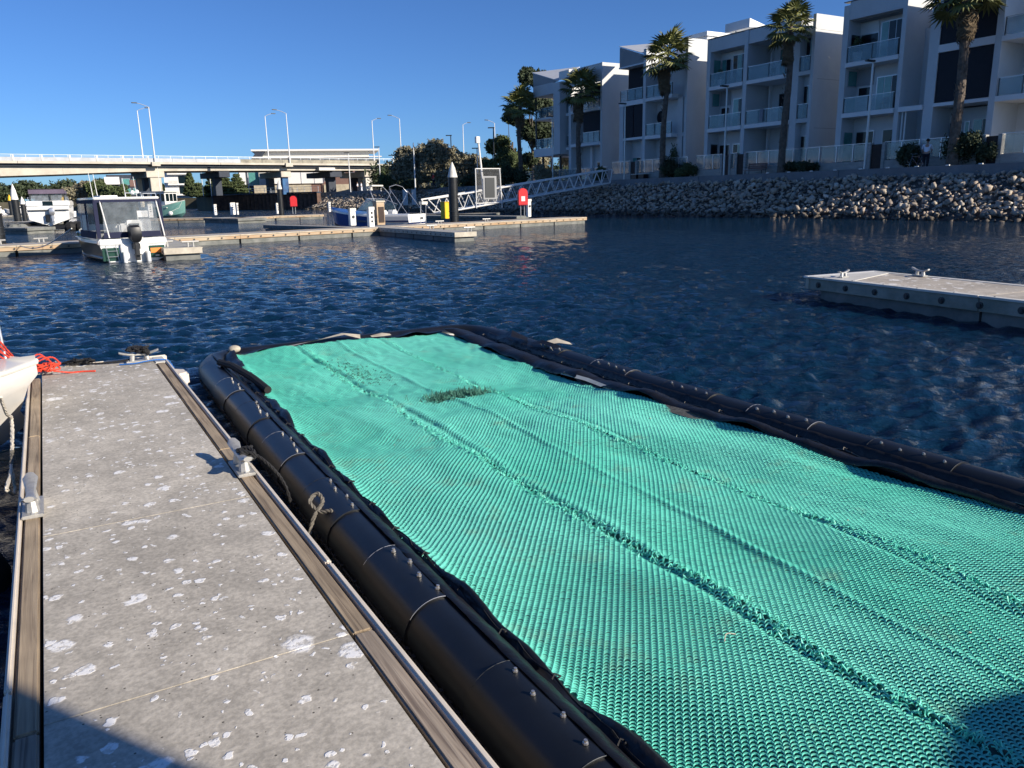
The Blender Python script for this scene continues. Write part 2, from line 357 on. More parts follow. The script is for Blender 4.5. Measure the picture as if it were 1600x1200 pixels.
# rocks
def rock_variants(n=16, npts=9):
    out = []
    for i in range(n):
        bm = bmesh.new()
        g = np.random.default_rng(100 + i)
        for _ in range(npts):
            v = g.normal(size=3); v /= np.linalg.norm(v)
            bm.verts.new(tuple(v * (0.80 + 0.25 * g.random()) * np.array([1.0, 0.78, 0.62])))
        r = bmesh.ops.convex_hull(bm, input=bm.verts)
        bmesh.ops.delete(bm, geom=[x for x in r['geom_interior'] if isinstance(x, bmesh.types.BMVert)], context='VERTS')
        bmesh.ops.triangulate(bm, faces=bm.faces); bm.verts.index_update()
        out.append((np.array([v.co[:] for v in bm.verts]), np.array([[v.index for v in f.verts] for f in bm.faces])))
        bm.free()
    return out
RV = rock_variants()
def rockmat(name, cols):
    m = bpy.data.materials.new(name); m.use_nodes = True; n, l = nodes_of(m); b = n['Principled BSDF']; b.inputs['Roughness'].default_value = 0.9
    oi = n.new('ShaderNodeTexCoord'); vr = n.new('ShaderNodeTexVoronoi'); vr.inputs['Scale'].default_value = 1.9; l.new(oi.outputs['Object'], vr.inputs[0])
    geo = n.new('ShaderNodeNewGeometry'); l.new(geo.outputs['Position'], vr.inputs[0])
    rp = n.new('ShaderNodeValToRGB'); rp.color_ramp.interpolation = 'LINEAR'
    els = rp.color_ramp.elements
    els[0].position = 0; els[0].color = (*cols[0], 1); els[1].position = 1; els[1].color = (*cols[-1], 1)
    for i, c in enumerate(cols[1:-1]): e = els.new((i + 1) / (len(cols) - 1)); e.color = (*c, 1)
    sp = n.new('ShaderNodeSeparateColor'); l.new(vr.outputs['Color'], sp.inputs[0]); l.new(sp.outputs[0], rp.inputs[0])
    nz = n.new('ShaderNodeTexNoise'); nz.inputs['Scale'].default_value = 7; nz.inputs['Detail'].default_value = 6; l.new(geo.outputs['Position'], nz.inputs[0])
    mx = n.new('ShaderNodeMix'); mx.data_type = 'RGBA'; mx.blend_type = 'MULTIPLY'; mx.inputs[0].default_value = 0.6
    l.new(rp.outputs[0], mx.inputs[6]); l.new(nz.outputs[0], mx.inputs[7])
    sx = n.new('ShaderNodeSeparateXYZ'); l.new(geo.outputs['Position'], sx.inputs[0]); wa = n.new('ShaderNodeMath'); wa.operation = 'MULTIPLY_ADD'; wa.inputs[1].default_value = .5; wa.inputs[2].default_value = .1; l.new(nz.outputs[0], wa.inputs[0])
    wt = n.new('ShaderNodeMath'); wt.operation = 'SUBTRACT'; l.new(sx.outputs[2], wt.inputs[0]); l.new(wa.outputs[0], wt.inputs[1]); wr_ = n.new('ShaderNodeMapRange'); wr_.inputs[1].default_value = -.05; wr_.inputs[2].default_value = .15; wr_.inputs[3].default_value = .28; l.new(wt.outputs[0], wr_.inputs[0])
    wv = n.new('ShaderNodeVectorMath'); wv.operation = 'SCALE'; l.new(mx.outputs[2], wv.inputs[0]); l.new(wr_.outputs[0], wv.inputs['Scale'])
    gm = n.new('ShaderNodeGamma'); gm.inputs[1].default_value = 0.9; l.new(wv.outputs[0], gm.inputs[0]); l.new(gm.outputs[0], b.inputs['Base Color'])
    bp = n.new('ShaderNodeBump'); bp.inputs['Strength'].default_value = 0.6; bp.inputs['Distance'].default_value = 0.05; l.new(nz.outputs[0], bp.inputs['Height']); l.new(bp.outputs[0], b.inputs['Normal'])
    return m
M['rock'] = rockmat('armour_rock', [(0.24, 0.19, 0.14), (0.66, 0.56, 0.43), (0.40, 0.33, 0.26), (0.70, 0.54, 0.40), (0.34, 0.28, 0.22), (0.88, 0.80, 0.66)])
bank = thing('rock_revetment', 'steep bank of broken armour rocks below the promenade wall', 'rock bank', L(44.4, 20, 0))
rmes = []
for v, f in RV:
    rmes.append(np_mesh('rock', v, f))
g = np.random.default_rng(5)
def rot_from(g):
    q = g.normal(size=4); q /= np.linalg.norm(q)
    w, x, y, z = q
    return np.array([[1 - 2 * (y * y + z * z), 2 * (x * y - z * w), 2 * (x * z + y * w)], [2 * (x * y + z * w), 1 - 2 * (x * x + z * z), 2 * (y * z - x * w)], [2 * (x * z - y * w), 2 * (y * z + x * w), 1 - 2 * (x * x + y * y)]])
VV, FF, kk, nind = [], [], 0, 0
s = 8.0
while s < S_END:
    big = 1.0
    for row in range(20):
        t = (row + g.uniform(-0.4, 0.4)) / 18.5
        if t > 1.02: t = 1.0
        size = g.choice([0.14, 0.20, 0.28, 0.40], p=[0.25, 0.35, 0.28, 0.12]) * g.uniform(0.85, 1.2)
        w = -0.35 + t * 4.75 + g.uniform(-.1, .1); z = -0.15 + t * 2.70 + g.uniform(-.10, .20)
        ss = s + g.uniform(-0.25, 0.25) - 20
        A = rot_from(g); A[2] *= 0.85
        if 25.3 < s < 36.6 and size > .24 and nind < 300:
            o = link('rock', rmes[nind % len(rmes)], M['rock'], bank)
            mm = Matrix([[*(A[i] * size), [w, ss, z][i]] for i in range(3)] + [[0, 0, 0, 1]]); o.matrix_local = mm; nind += 1
        else:
            v, f = RV[int(g.integers(len(RV)))]
            VV.append((v @ A.T) * size + np.array([w, ss, z])); FF.append(f + kk); kk += len(v)
    s += 0.29 if s < 90 else 0.45
o = link('rock_fill', np_mesh('rock_fill', np.concatenate(VV), np.concatenate(FF)), M['rock'], bank); tag(o, kind='stuff')

# sunlit rock spit under the bridge
spit = MB(); VV, FF, kk = [], [], 0
pA, pB = G(470, 326, 0), G(600, 325, 0)
for i in range(620):
    t = g.random(); u = g.random()
    base = pA.lerp(pB, t); hgt = 2.9 * min(1, t * 2.4 + 0.12)
    p = np.array([base.x + u * 1.0, base.y - 1.5 + u * 5.0, -0.1 + u * hgt])
    v, f = RV[int(g.integers(len(RV)))]; A = rot_from(g)
    VV.append((v @ A.T) * g.uniform(0.35, 0.75) + p); FF.append(f + kk); kk += len(v)
o = link('rock_spit', np_mesh('rock_spit', np.concatenate(VV), np.concatenate(FF)), M['rock']); tag(o, 'pile of pale sunlit rocks sloping to the water at the end of the brown sheet pile quay', 'rock pile')
o['kind'] = 'stuff'

# ================================================================ BRIDGE
BO = Vector((-61.3, 144.1, 0)); BV = Vector((0.799, 0.602, 0)).normalized(); BN = Vector((-BV.y, BV.x, 0)); BANG = math.atan2(BV.y, BV.x)
def PB(px, py, off=0.0):
    d = ray(px, py); t = (BO.dot(BN) + off) / (d.x * BN.x + d.y * BN.y); p = Vector((d.x * t, d.y * t, EYE + d.z * t))
    return ((p - BO).dot(BV), p.z)
br = thing('road_bridge', 'long cream concrete road bridge on dark piers crossing behind the marina', 'bridge', BO, BANG)
X0, X1 = -150.0, 75.0
def bz(x): return 0.012 * min(0, x) * 0 + 0.0
def seg(name, mat, x0, x1, y0, y1, z0, z1, b=0.0): return MB().box(x0, x1, y0, y1, z0, z1).build(name, mat, br, bevel=b)
for k in range(7):      # deck slabs, one per span
    a = -150 + k * 32.14; seg('deck_slab', M['bridge'], a + .03, a + 32.11, 0.0, 14.0, 8.42, 8.78)
# haunched girder: deeper towards the left-hand main span
gp = []
xs = [-150, -80, -40, -24, -15, -8, 0, 10, 24, 43]
zb = [4.6, 5.2, 6.1, 6.45, 6.75, 7.05, 7.28, 7.38, 7.45, 7.5]
for k in range(len(xs) - 1):
    for yy in ((1.3, 2.1), (11.8, 12.6)):
        zt0, zt1 = 7.75, 7.95 if xs[k] < 20 else 8.3
        MB().prism_axis([(xs[k] + .01, zb[k]), (xs[k + 1] - .01, zb[k + 1]), (xs[k + 1] - .01, 8.05), (xs[k] + .01, 8.05)], yy[0], yy[1], 'y').build('girder', M['bridge'], br)
seg('deck_soffit', M['bridge_dark'], X0, X1, 0.6, 13.4, 8.05, 8.41)  # darkened to stand for the shadow under the cantilever
# barrier: low solid kerb wall, steel rail and posts
M['barrier'] = MAT('bridge_barrier', (0.50, 0.52, 0.54), 0.75, var=0.2, vs_=0.6)
M['barrier_old'] = MAT('stained_barrier', (0.46, 0.42, 0.32), 0.85, var=0.45, vs_=0.8, col2=(0.20, 0.19, 0.16))
for k in range(36):
    a = -103 + k * 4.05
    if a > 72: break
    seg('barrier_panel', M['barrier'] if a < 11 else M['barrier_old'], a + .02, a + 4.03, 0.05, 0.22, 8.79, 9.42)
    seg('barrier_panel', M['barrier'], a + .02, a + 4.03, 13.7, 13.9, 8.79, 9.42)
MB().box(X0, X1, 0.10, 0.18, 9.78, 9.86).box(X0, X1, 0.12, 0.16, 9.58, 9.61).build('hand_rail', M['galv'], br)
for k in range(85): MB().box(-97 + k * 2.02, -96.93 + k * 2.02, 0.08, 0.16, 9.42, 9.78).build('rail_post', M['gpole'], br)
for k in range(24): MB().box(-95 + k * 4.05, -94.75 + k * 4.05, -0.02, 0.06, 8.8, 9.75).build('barrier_post', M['offwhite'], br)
# crossheads and piers
def pier(x, cols, mat, hx=1.9, z0=-0.5):
    seg('crosshead', M['bridge_dark'] if mat is M['bridge_dark'] else M['bridge'], x - hx, x + hx, 1.0, 12.9, 6.2, 7.26, 0.05)
    for y0, y1, m_ in cols: seg('pier_column', m_, x - hx * 0.62, x + hx * 0.62, y0, y1, z0, 6.19, 0.05)
M['bridge_blue'] = MAT('painted_blue_pier', (0.03, 0.16, 0.36), 0.6, var=0.5, vs_=0.5, col2=(0.02, 0.05, 0.14))
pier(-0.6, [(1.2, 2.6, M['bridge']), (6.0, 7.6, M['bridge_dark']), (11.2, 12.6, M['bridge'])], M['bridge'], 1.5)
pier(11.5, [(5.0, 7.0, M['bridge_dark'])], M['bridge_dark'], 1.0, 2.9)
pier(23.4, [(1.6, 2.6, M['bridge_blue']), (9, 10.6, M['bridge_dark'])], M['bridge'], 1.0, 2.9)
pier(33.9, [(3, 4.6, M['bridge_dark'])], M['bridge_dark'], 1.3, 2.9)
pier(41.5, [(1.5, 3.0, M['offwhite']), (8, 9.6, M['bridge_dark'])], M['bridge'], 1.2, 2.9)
pier(-34, [(1.2, 2.6, M['bridge']), (11.2, 12.6, M['bridge'])], M['bridge'], 1.5)
seg('abutment', M['bridge'], 44, 75, 1.2, 12.8, 2.9, 8.04)
seg('expansion_joint', M['bridge_dark'], 8.6, 9.1, 1.2, 1.29, 7.3, 8.3)
seg('cable_bracket', M['offwhite'], 30.0, 33.4, 0.2, 1.2, 7.45, 8.0)
seg('lamp_corbel', M['bridge'], -1.3, 0.1, -0.35, 0.02, 8.1, 8.79); seg('lamp_corbel', M['bridge'], 23.0, 24.4, -0.35, 0.02, 8.1, 8.79)

# bridge lamps
def bridge_lamp(x, y, arm_dir, label, base=8.3, top=18.5, arm=3.0):
    p = BO + BV * x + BN * y
    t = thing('street_lamp', label, 'street lamp', (p.x, p.y, base), BANG, 'lamps along the road bridge')
    h = top - base
    MB().tube((0, 0, 0), (0, 0, h - 0.6), 0.13, 0.075, 8).build('pole', M['gpole'], t, smooth=True)
    pts = [(arm_dir * arm * u * 1.0, 0, h - 0.6 + 0.6 * math.sin(u * 1.5)) for u in (0, .15, .35, .6, .85, 1)]
    MB().path([(a * 0.75, b_, c) for a, b_, c in pts], 0.055, 6).build('arm', M['galv'], t, smooth=True)
    e = pts[-1]
    MB().box(e[0] * 0.75 - 0.45, e[0] * 0.75 + 0.45, -0.16, 0.16, e[2] - 0.08, e[2] + 0.08).build('lamp_head', M['alum_dark'], t, bevel=0.04)
    return t
near = ['tall lamp over the left bridge pier, on the near parapet, arm reaching left', 'tall lamp on the near parapet in front of the long pale roof, arm reaching left', 'lamp rising above the left shoulder of the big olive tree, arm reaching left', 'lamp on the bridge whose head shows just left of the first palm']
far = ['tall lamp on the far parapet, close beside the one over the left bridge pier', 'tall lamp on the far parapet at the left end of the long pale roof', 'lamp on the far parapet above the right end of the long pale roof', 'lamp on the far parapet rising over the big olive tree, arm reaching right']
for i in range(4):
    bridge_lamp(-0.7 + 24.6 * i, -0.2, -1, near[i], 8.1, 18.5)
    bridge_lamp(0.3 + 24.2 * i, 12.4, 1, far[i], 8.8, 19.1, 2.4)

# ================================================================ QUAY
qd = (QB - QA); qlen = qd.length; qa = math.atan2(qd.y, qd.x)
q = thing('sheet_pile_quay', 'corrugated brown sheet pile quay wall under the bridge', 'quay wall', (QA.x, QA.y, 0), qa)
nq = 26
for k in range(nq):      # each corrugation
    a = qlen * k / nq; wq = qlen / nq
    MB().prism([(a + .02, 0.0), (a + wq * .28, -0.6), (a + wq * .72, -0.6), (a + wq - .02, 0.0), (a + wq - .02, -0.9), (a + .02, -0.9)], -1.0, 3.05).build('sheet_pile', M['rust'], q)
MB().box(-0.1, qlen + .1, -1.0, .12, 3.06, 3.3).build('cap_beam', M['bridge_dark'], q)
# rail on the quay
rb = MB()
rb.box(0, qlen * 0.62, -0.45, -0.4, 4.25, 4.30).box(0, qlen * 0.62, -0.45, -0.4, 3.8, 3.84)
rb.build('quay_rail', M['galv'], q)
for k in range(9): MB().box(k * 2.0, k * 2.0 + .06, -.46, -.38, 3.3, 4.27).build('rail_post', M['galv'], q)
q2a, q2b = QB + Vector((-.2, .3, 0)), G(284, 328.5, 0) + Vector((-1, 16, 0))
d2 = q2b - q2a
q2 = thing('quay_wall', 'smooth dark quay wall to the left of the sheet piles, behind the mint boat', 'quay wall', (q2a.x, q2a.y, 0), math.atan2(d2.y, d2.x))
MB().box(0.05, d2.length, -1.0, 0.0, -1, 3.3).build('wall_face', M['bridge_dark'], q2)  # dark colour carries the shade of the wall turning away

# ================================================================ FAR BUILDINGS
def far_box(name, label, cat, px0, px1, pyb, pyt, r, depth, mat, rot=None):
    a = DD(px0, pyb, r); b_ = DD(px1, pyb, r); zt = DD((px0 + px1) / 2, pyt, r).z
    d = b_ - a; ang = math.atan2(d.y, d.x)
    t = thing(name, label, cat, (a.x, a.y, 2.9), ang)
    wd = math.hypot(d.x, d.y)
    MB().box(0, wd, 0, depth, 0, zt - 2.9).build('wall', mat, t)
    return t, wd, zt - 2.9
def windows(t, cells, mat='winglass', frame='alum'):
    for (x0, x1, z0, z1) in cells:
        f = MB().box(x0, x1, -.08, -.003, z0, z1).build('window', M[frame], t)
        MB().box(x0 + .12, x1 - .12, -.11, -.083, z0 + .12, z1 - .12).build('pane', M[mat], f)
t, w_, h_ = far_box('low_building', 'long pale metal-roofed building showing above the bridge barrier', 'building', 404, 578, 270, 236, 205, 14, M['offwhite'])
MB().prism_axis([(-1.2, h_ - .05), (-1.2, h_ + .35), (w_ + 2.5, h_ + .35), (w_ + 2.5, h_ - .05)], -1.5, 15, 'y').build('roof', M['white'], t)
MB().prism_axis([(-1.8, h_ - 2.5), (0, h_ - .1), (2.0, h_ - .1), (0.4, h_ - 2.5)], -1.2, 0.5, 'y').build('gable_screen', M['bridge_dark'], t)
MB().box(-1, w_ + 3, -1.6, -.2, h_ - 1.6, h_ - 1.35).build('awning', M['white'], t)
windows(t, [(1 + i * 3.6, 3.8 + i * 3.6, h_ - 3.1, h_ - 1.8) for i in range(8)])
t, w_, h_ = far_box('warehouse', 'white and brown clad warehouse with a stone base seen through the bridge', 'building', 424, 574, 310, 262, 196, 12, M['brown'])
MB().box(-.15, w_ * .55, -.5, -.01, 2.6, h_ - .3).build('wall_panel', M['white'], t)
MB().box(-3.5, w_ * .42, -1.6, -.6, 0, 2.3).build('stone_base', M['stone'], t)
MB().box(w_ * .55, w_, -.3, -.01, .4, 2.3).build('wall_panel', M['stone'], t)
for k in range(3): MB().box(4 + k * 3.0, 4.12 + k * 3.0, -.56, -.51, 2.6, h_ - .3).build('panel_joint', M['alum'], t)
windows(t, [(w_ * .6, w_ * .78, 4.2, 5.2), (w_ * .82, w_ * .97, 4.2, 5.0), (12.2, 13.0, 3.0, 4.6)])
t, w_, h_ = far_box('white_apartments', 'white apartment block with balconies seen between the bridge piers', 'building', 260, 302, 312, 262, 226, 10, M['white'])
for k in range(3):
    MB().box(.8, w_ - .3, -1.1, 0, .6 + k * 2.6, .85 + k * 2.6).build('balcony_slab', M['white'], t)
    MB().box(3.4, w_ - .6, -.05, -.004, 1.0 + k * 2.6, 2.9 + k * 2.6).build('window', M['winglass'], t)
    MB().box(.9, 3.2, -1.1, -1.0, .85 + k * 2.6, 1.8 + k * 2.6).build('balcony_panel', M['offwhite'], t)
t, w_, h_ = far_box('dark_apartments', 'dark glazed apartment block with a white upper corner, left of the bridge pier', 'building', 171, 228, 316, 273, 250, 12, M['bridge_dark'])
MB().box(-.5, w_ * .35, -1.6, -.02, h_ - 2.6, h_ - .6).build('wall_panel', M['white'], t)
windows(t, [(w_ * .4 + (i % 3) * 2.6, w_ * .4 + 2.2 + (i % 3) * 2.6, 1.2 + (i // 3) * 2.6, 3.0 + (i // 3) * 2.6) for i in range(6)], 'winteal')
MB().box(w_ * .62, w_ * .8, -.2, -.1, h_ - 3.2, h_ - 1.4).build('wall_panel', M['brown'], t)
t, w_, h_ = far_box('teal_shed', 'dark building with pale posts under the bridge, between the pines and the blue pier', 'building', 376, 430, 310, 266, 206, 9, M['bridge_dark'])
MB().box(.2, 1.6, -.3, -.01, 2, h_).build('wall_panel', M['white'], t)
windows(t, [(2.2, 5.2, 2.5, 5.6), (8.5, 10.2, 4.0, 5.0)], 'winteal')
# hoarding and a stair below the bridge
st = G(540, 312, 3.0)
# ================================================================ TREES
def foliage_mesh(name, blobs, n, size, seed, squash=1.0):
    g = np.random.default_rng(seed)
    vol = np.array([b[3] * b[4] * b[5] for b in blobs]); p = vol ** 0.75 / (vol ** 0.75).sum()
    which = g.choice(len(blobs), size=n, p=p); B = np.array(blobs)[which]
    d = g.normal(size=(n, 3)); d /= np.linalg.norm(d, axis=1)[:, None]
    # clumps: leaves gather on sub-directions, leaving gaps
    rad = g.random(n) ** 0.33 * (0.78 + 0.22 * np.sin(d[:, 0] * 9 + which) * np.sin(d[:, 1] * 8 + which * 2) + 0.12 * np.sin(d[:, 2] * 17))
    c = B[:, :3] + d * B[:, 3:6] * rad[:, None]
    nn = d * 0.7 + g.normal(size=(n, 3)) * 0.7; nn /= np.linalg.norm(nn, axis=1)[:, None]
    a = np.cross(nn, g.normal(size=(n, 3))); a /= np.linalg.norm(a, axis=1)[:, None]; b = np.cross(nn, a)
    s = size * (0.6 + 0.8 * g.random(n))[:, None]
    v = np.stack([c - a * s, c + b * s * 0.45, c + a * s, c - b * s * 0.45], 1).reshape(-1, 3)
    f = np.arange(4 * n).reshape(n, 4)
    return np_mesh(name, v, f)
def tree(name, label, loc, H, blobs, n, size, leaf, seed, trunk_h=None, trunk_r=0.25, group=None, limbs=5, cat='tree'):
    t = thing(name, label, cat, loc, 0, group)
    th = trunk_h or H * 0.5
    g = random.Random(seed); mb = MB()
    bend = [(g.uniform(-.2, .2) * i * .3, g.uniform(-.2, .2) * i * .3, th * i / 4) for i in range(5)]
    mb.path(bend, [trunk_r * (1 - .12 * i) for i in range(5)], 8)
    for k in range(limbs):
        b = blobs[k % len(blobs)]; z0 = th * g.uniform(.45, .95)
        mid = ((b[0]) * .5 + g.uniform(-.3, .3), b[1] * .5 + g.uniform(-.3, .3), (z0 + b[2]) / 2 + .3)
        mb.path([(bend[2][0], bend[2][1], z0), mid, (b[0], b[1], b[2])], [trunk_r * .5, trunk_r * .3, trunk_r * .1], 6)
    mb.build('trunk', M['trunk'], t, smooth=True)
    link('crown', foliage_mesh('crown', blobs, n, size, seed), leaf, t)
    return t
def blobs_round(H, Rr, n, seed, z0=0.35, z1=0.95, rr=0.42):
    g = random.Random(seed); out = []
    for i in range(n):
        z = g.uniform(z0, z1); k = math.sqrt(max(0.05, 1 - ((z - .5) / .62) ** 2)); th = g.uniform(0, 6.283); r_ = g.uniform(.15, .8) * Rr * k
        s_ = g.uniform(.7, 1.15) * Rr * rr
        out.append((math.cos(th) * r_, math.sin(th) * r_, z * H, s_, s_, s_ * .8))
    return out
# big olive-brown tree behind the bank
p = DD(648, 290, 122)
tree('eucalyptus_tree', 'broad olive-brown tree on the bank, left half of the double crown right of the bridge', (p.x, p.y, 2.9), 9, [(-1.9, 0, 3.0, 1.9, 2.2, 2.0), (0, 0, 4.2, 2.6, 2.4, 2.4), (.3, -.8, 1.8, 3.0, 2.2, 1.6), (1.8, .4, 5.0, 1.9, 2, 1.9), (-1.4, .5, 5.0, 1.8, 1.8, 1.5)], 26000, .19, M['leaf_olive'], 21, 3.0, .3)
p = DD(700, 290, 118)
tree('eucalyptus_tree', 'taller olive-brown tree on the bank, right half of the double crown beside the black pile', (p.x, p.y, 2.9), 9, [(-1.5, 0, 5.4, 2.1, 2.2, 1.9), (0, .3, 4.0, 2.8, 2.4, 2.3), (2.2, 0, 3.4, 2.1, 2.0, 2.0), (3.6, .5, 2.2, 1.7, 1.7, 1.5), (.5, -.8, 1.8, 3.0, 2.2, 1.4), (-2.6, 0, 3.0, 1.6, 1.6, 1.6)], 30000, .19, M['leaf_olive'], 22, 3.2, .32)
# shrubs on the verge
def shrub(name, label, loc, rx, rz, leaf, seed, n=3500, size=.14, group=None):
    t = thing(name, label, 'shrub', loc, 0, group)
    g = random.Random(seed)
    bl = [(g.uniform(-.6, .6) * rx, g.uniform(-.3, .3) * rx, rz * g.uniform(.35, .75), rx * g.uniform(.35, .6), rx * .45, rz * g.uniform(.3, .5)) for _ in range(6)]
    MB().path([(0, 0, 0), (.05, 0, rz * .5)], [.05, .03], 5).build('stem', M['trunk'], t)
    link('foliage', foliage_mesh('foliage', bl, n, size, seed), leaf, t); return t
for i, (px, r, rx, rz, lab, lf) in enumerate([(606, 128, 1.6, 2.9, 'small tufted green bush at the bridge abutment left of the olive tree', 'leaf_green'), (635, 118, 2.2, 1.6, 'low dark bush below the left side of the olive tree', 'leaf_dark'), (672, 112, 2.0, .9, 'low dry bush behind the walker in red', 'leaf_olive'), (745, 108, 2.4, 1.8, 'dark bush between the olive tree and the ramp notice board', 'leaf_dark'), (775, 104, 2.4, 3.4, 'green bush behind the ramp notice board', 'leaf_green'), (800, 96, 2.0, 2.6, 'dark green bush at the foot of the first palm', 'leaf_dark'), (845, 92, 1.5, 2.0, 'yellow-green bush between the first palm and the end house', 'leaf_olive')]):
    p = DD(px, 290, r); shrub('shrub', lab, (p.x, p.y, 2.95), rx, rz, M[lf], 40 + i, 5000, .16)
# eucalypts behind first palm
for i, (px, r, H, Rr, lab, lf, n) in enumerate([(800, 112, 11, 2.6, 'loose grey-green gum tree seen just left of the first palm', 'leaf_green', 9000), (833, 106, 15.5, 3.4, 'tall dark gum tree behind the first palm', 'leaf_dark', 26000), (862, 112, 14.0, 3.6, 'tall gum tree rising behind the open corner of the end house', 'leaf_olive', 22000), (772, 118, 6.6, 2.6, 'rounded gum tree right of the camera mast', 'leaf_green', 14000), (752, 126, 5.2, 2.4, 'lower gum tree between the olive tree and the camera mast', 'leaf_olive', 10000)]):
    p = DD(px, 288, r)
    tree('gum_tree', lab, (p.x, p.y, 2.9), H, blobs_round(H, Rr * 1.1, 16, 60 + i, .18, .93, .40), int(n * 1.4), .2, M[lf], 60 + i, H * .55, .22, limbs=9)
# norfolk pines
def pine(px, pyt, pyb, r, label, seed, sp=1.0):
    a = DD(px, pyb, r); zt = DD(px, pyt, r).z; H = zt - 2.9
    t = thing('norfolk_pine', label, 'pine tree', (a.x, a.y, 2.9), 0, 'pines behind the quay')
    MB().tube((0, 0, 0), (0, 0, H), .22, .03, 7).build('trunk', M['trunk'], t)
    bl = []
    k = int(H / .8)
    for i in range(k):
        z = H * (.12 + .86 * i / k); rr = (1 - i / k) * 2.2 * sp + .25
        for j in range(6):
            th = j * 1.047 + i * .5; bl.append((math.cos(th) * rr * .55, math.sin(th) * rr * .55, z, rr * .55, rr * .55, .42))
    link('crown', foliage_mesh('crown', bl, 15000, .2, seed), M['leaf_green'], t)
pine(299, 262, 306, 198, 'slim norfolk pine rising highest, beside the white apartments', 81, .7)
pine(312, 283, 306, 190, 'short broad norfolk pine left of the two flag poles', 82, 1.0)
pine(333, 268, 306, 192, 'norfolk pine right behind the two flag poles', 83, 1.0)
pine(352, 264, 306, 186, 'norfolk pine in the middle of the group on the quay', 84, 1.15)
pine(372, 268, 306, 190, 'broad norfolk pine nearest the blue bridge pier', 85, 1.3)
for px, lab in ((316, 'left white flag pole in front of the pines'), (329, 'right white flag pole in front of the pines'), (388, 'white pole between the pines and the blue bridge pier')):
    a = DD(px + 2, 306, 182); t = thing('flag_pole', lab, 'pole', (a.x, a.y, 2.95), 0, 'white poles behind the quay'); MB().tube((0, 0, 0), (0, 0, 5.6), .09, .06, 6).build('pole', M['gpole'], t)
# far left wood and hill
g2 = random.Random(3)
for i, (px, pyt, r, Rr, lab) in enumerate([(112, 292, 250, 4.5, 'rounded bushy tree at the left end of the far wood'), (128, 288, 248, 4.5, 'bushy tree second from the left in the far wood'), (146, 279, 246, 3.6, 'tall narrow tree in the middle of the far wood'), (157, 281, 242, 3.2, 'pointed tree beside the tall narrow one in the far wood'), (168, 288, 238, 4.2, 'dark tree at the right end of the far wood'), (190, 285, 236, 3.0, 'tree standing in front of the dark apartments')]):
    a = DD(px, 322, r); H = DD(px, pyt, r).z - 2.9
    tree('far_tree', lab, (a.x, a.y, 2.5), H, blobs_round(H, Rr, 9, 90 + i, .25, .85, .5), 7000, .35, M['leaf_olive' if i < 3 else 'leaf_green'], 90 + i, H * .5, .3, 'trees of the far wood')
bl = []
for i in range(60):
    px = -30 + i * 3.4; a = DD(px, 318, 420); bl.append((a.x, a.y, 3 + 3.0 + 1.8 * math.sin(i * .35) + g2.uniform(0, 2.5), 6, 6, 3.6))
o = link('distant_wood', foliage_mesh('distant_wood', bl, 22000, .8, 5), M['leaf_dark']); tag(o, 'distant line of dark trees along the far left shore', kind='stuff')
bl = []
for i in range(46):
    px = 600 + i * 9.5; a = DD(px, 300, 165); bl.append((a.x, a.y, 4.0 + g2.uniform(0, 3.0), 4.5, 3.5, 3.2))
o = link('shore_thicket', foliage_mesh('shore_thicket', bl, 26000, .4, 15), M['leaf_dark']); tag(o, 'dark thicket closing the view behind the palms, the ramp and the end house', kind='stuff')
bl = []
for i in range(26):
    px = 225 + i * 1.6; a = DD(px, 318, 260); bl.append((a.x, a.y, 4.2 + g2.uniform(0, 1.5), 2.4, 2.4, 2.0))
o = link('low_hedge', foliage_mesh('low_hedge', bl, 9000, .35, 6), M['leaf_dark']); tag(o, 'dark planting behind the mint boat under the bridge', kind='stuff')

# ================================================================ PALMS
def frond_mesh(seed, dead=False):
    g = random.Random(seed); mb = MB()
    Lp = g.uniform(.95, 1.3); n = 13; Rf = g.uniform(.8, 1.05)
    up = .35
    droop = .5 if not dead else 1.2
    base = Vector((Lp, 0, up * Lp * .4))
    mb.path([(0, 0, 0), (Lp * .5, 0, up * Lp * .35), base], [.03, .025, .02], 3, caps=False)
    for i in range(n):
        th = R(-105 + 210 * i / (n - 1)); d = Vector((math.cos(th), math.sin(th), .10 * math.cos(2 * th)))
        side = Vector((-d.y, d.x, 0)).normalized() * .085
        l1 = base + d * Rf * .55; tip = base + d * Rf * (1 + g.uniform(-.1, .1)) + Vector((0, 0, -droop * Rf * g.uniform(.25, .6)))
        z = Vector((0, 0, .035))
        k = len(mb.v)
        mb.v += [tuple(base), tuple(l1 + side - z), tuple(l1 + z), tuple(l1 - side - z), tuple(tip)]
        mb.f += [(k, k + 1, k + 2), (k, k + 2, k + 3), (k + 1, k + 4, k + 2), (k + 2, k + 4, k + 3)]
    return mb.mesh('palm_frond_mesh', fix=False)
FM = [frond_mesh(i) for i in range(5)]; DM = [frond_mesh(20 + i, True) for i in range(3)]
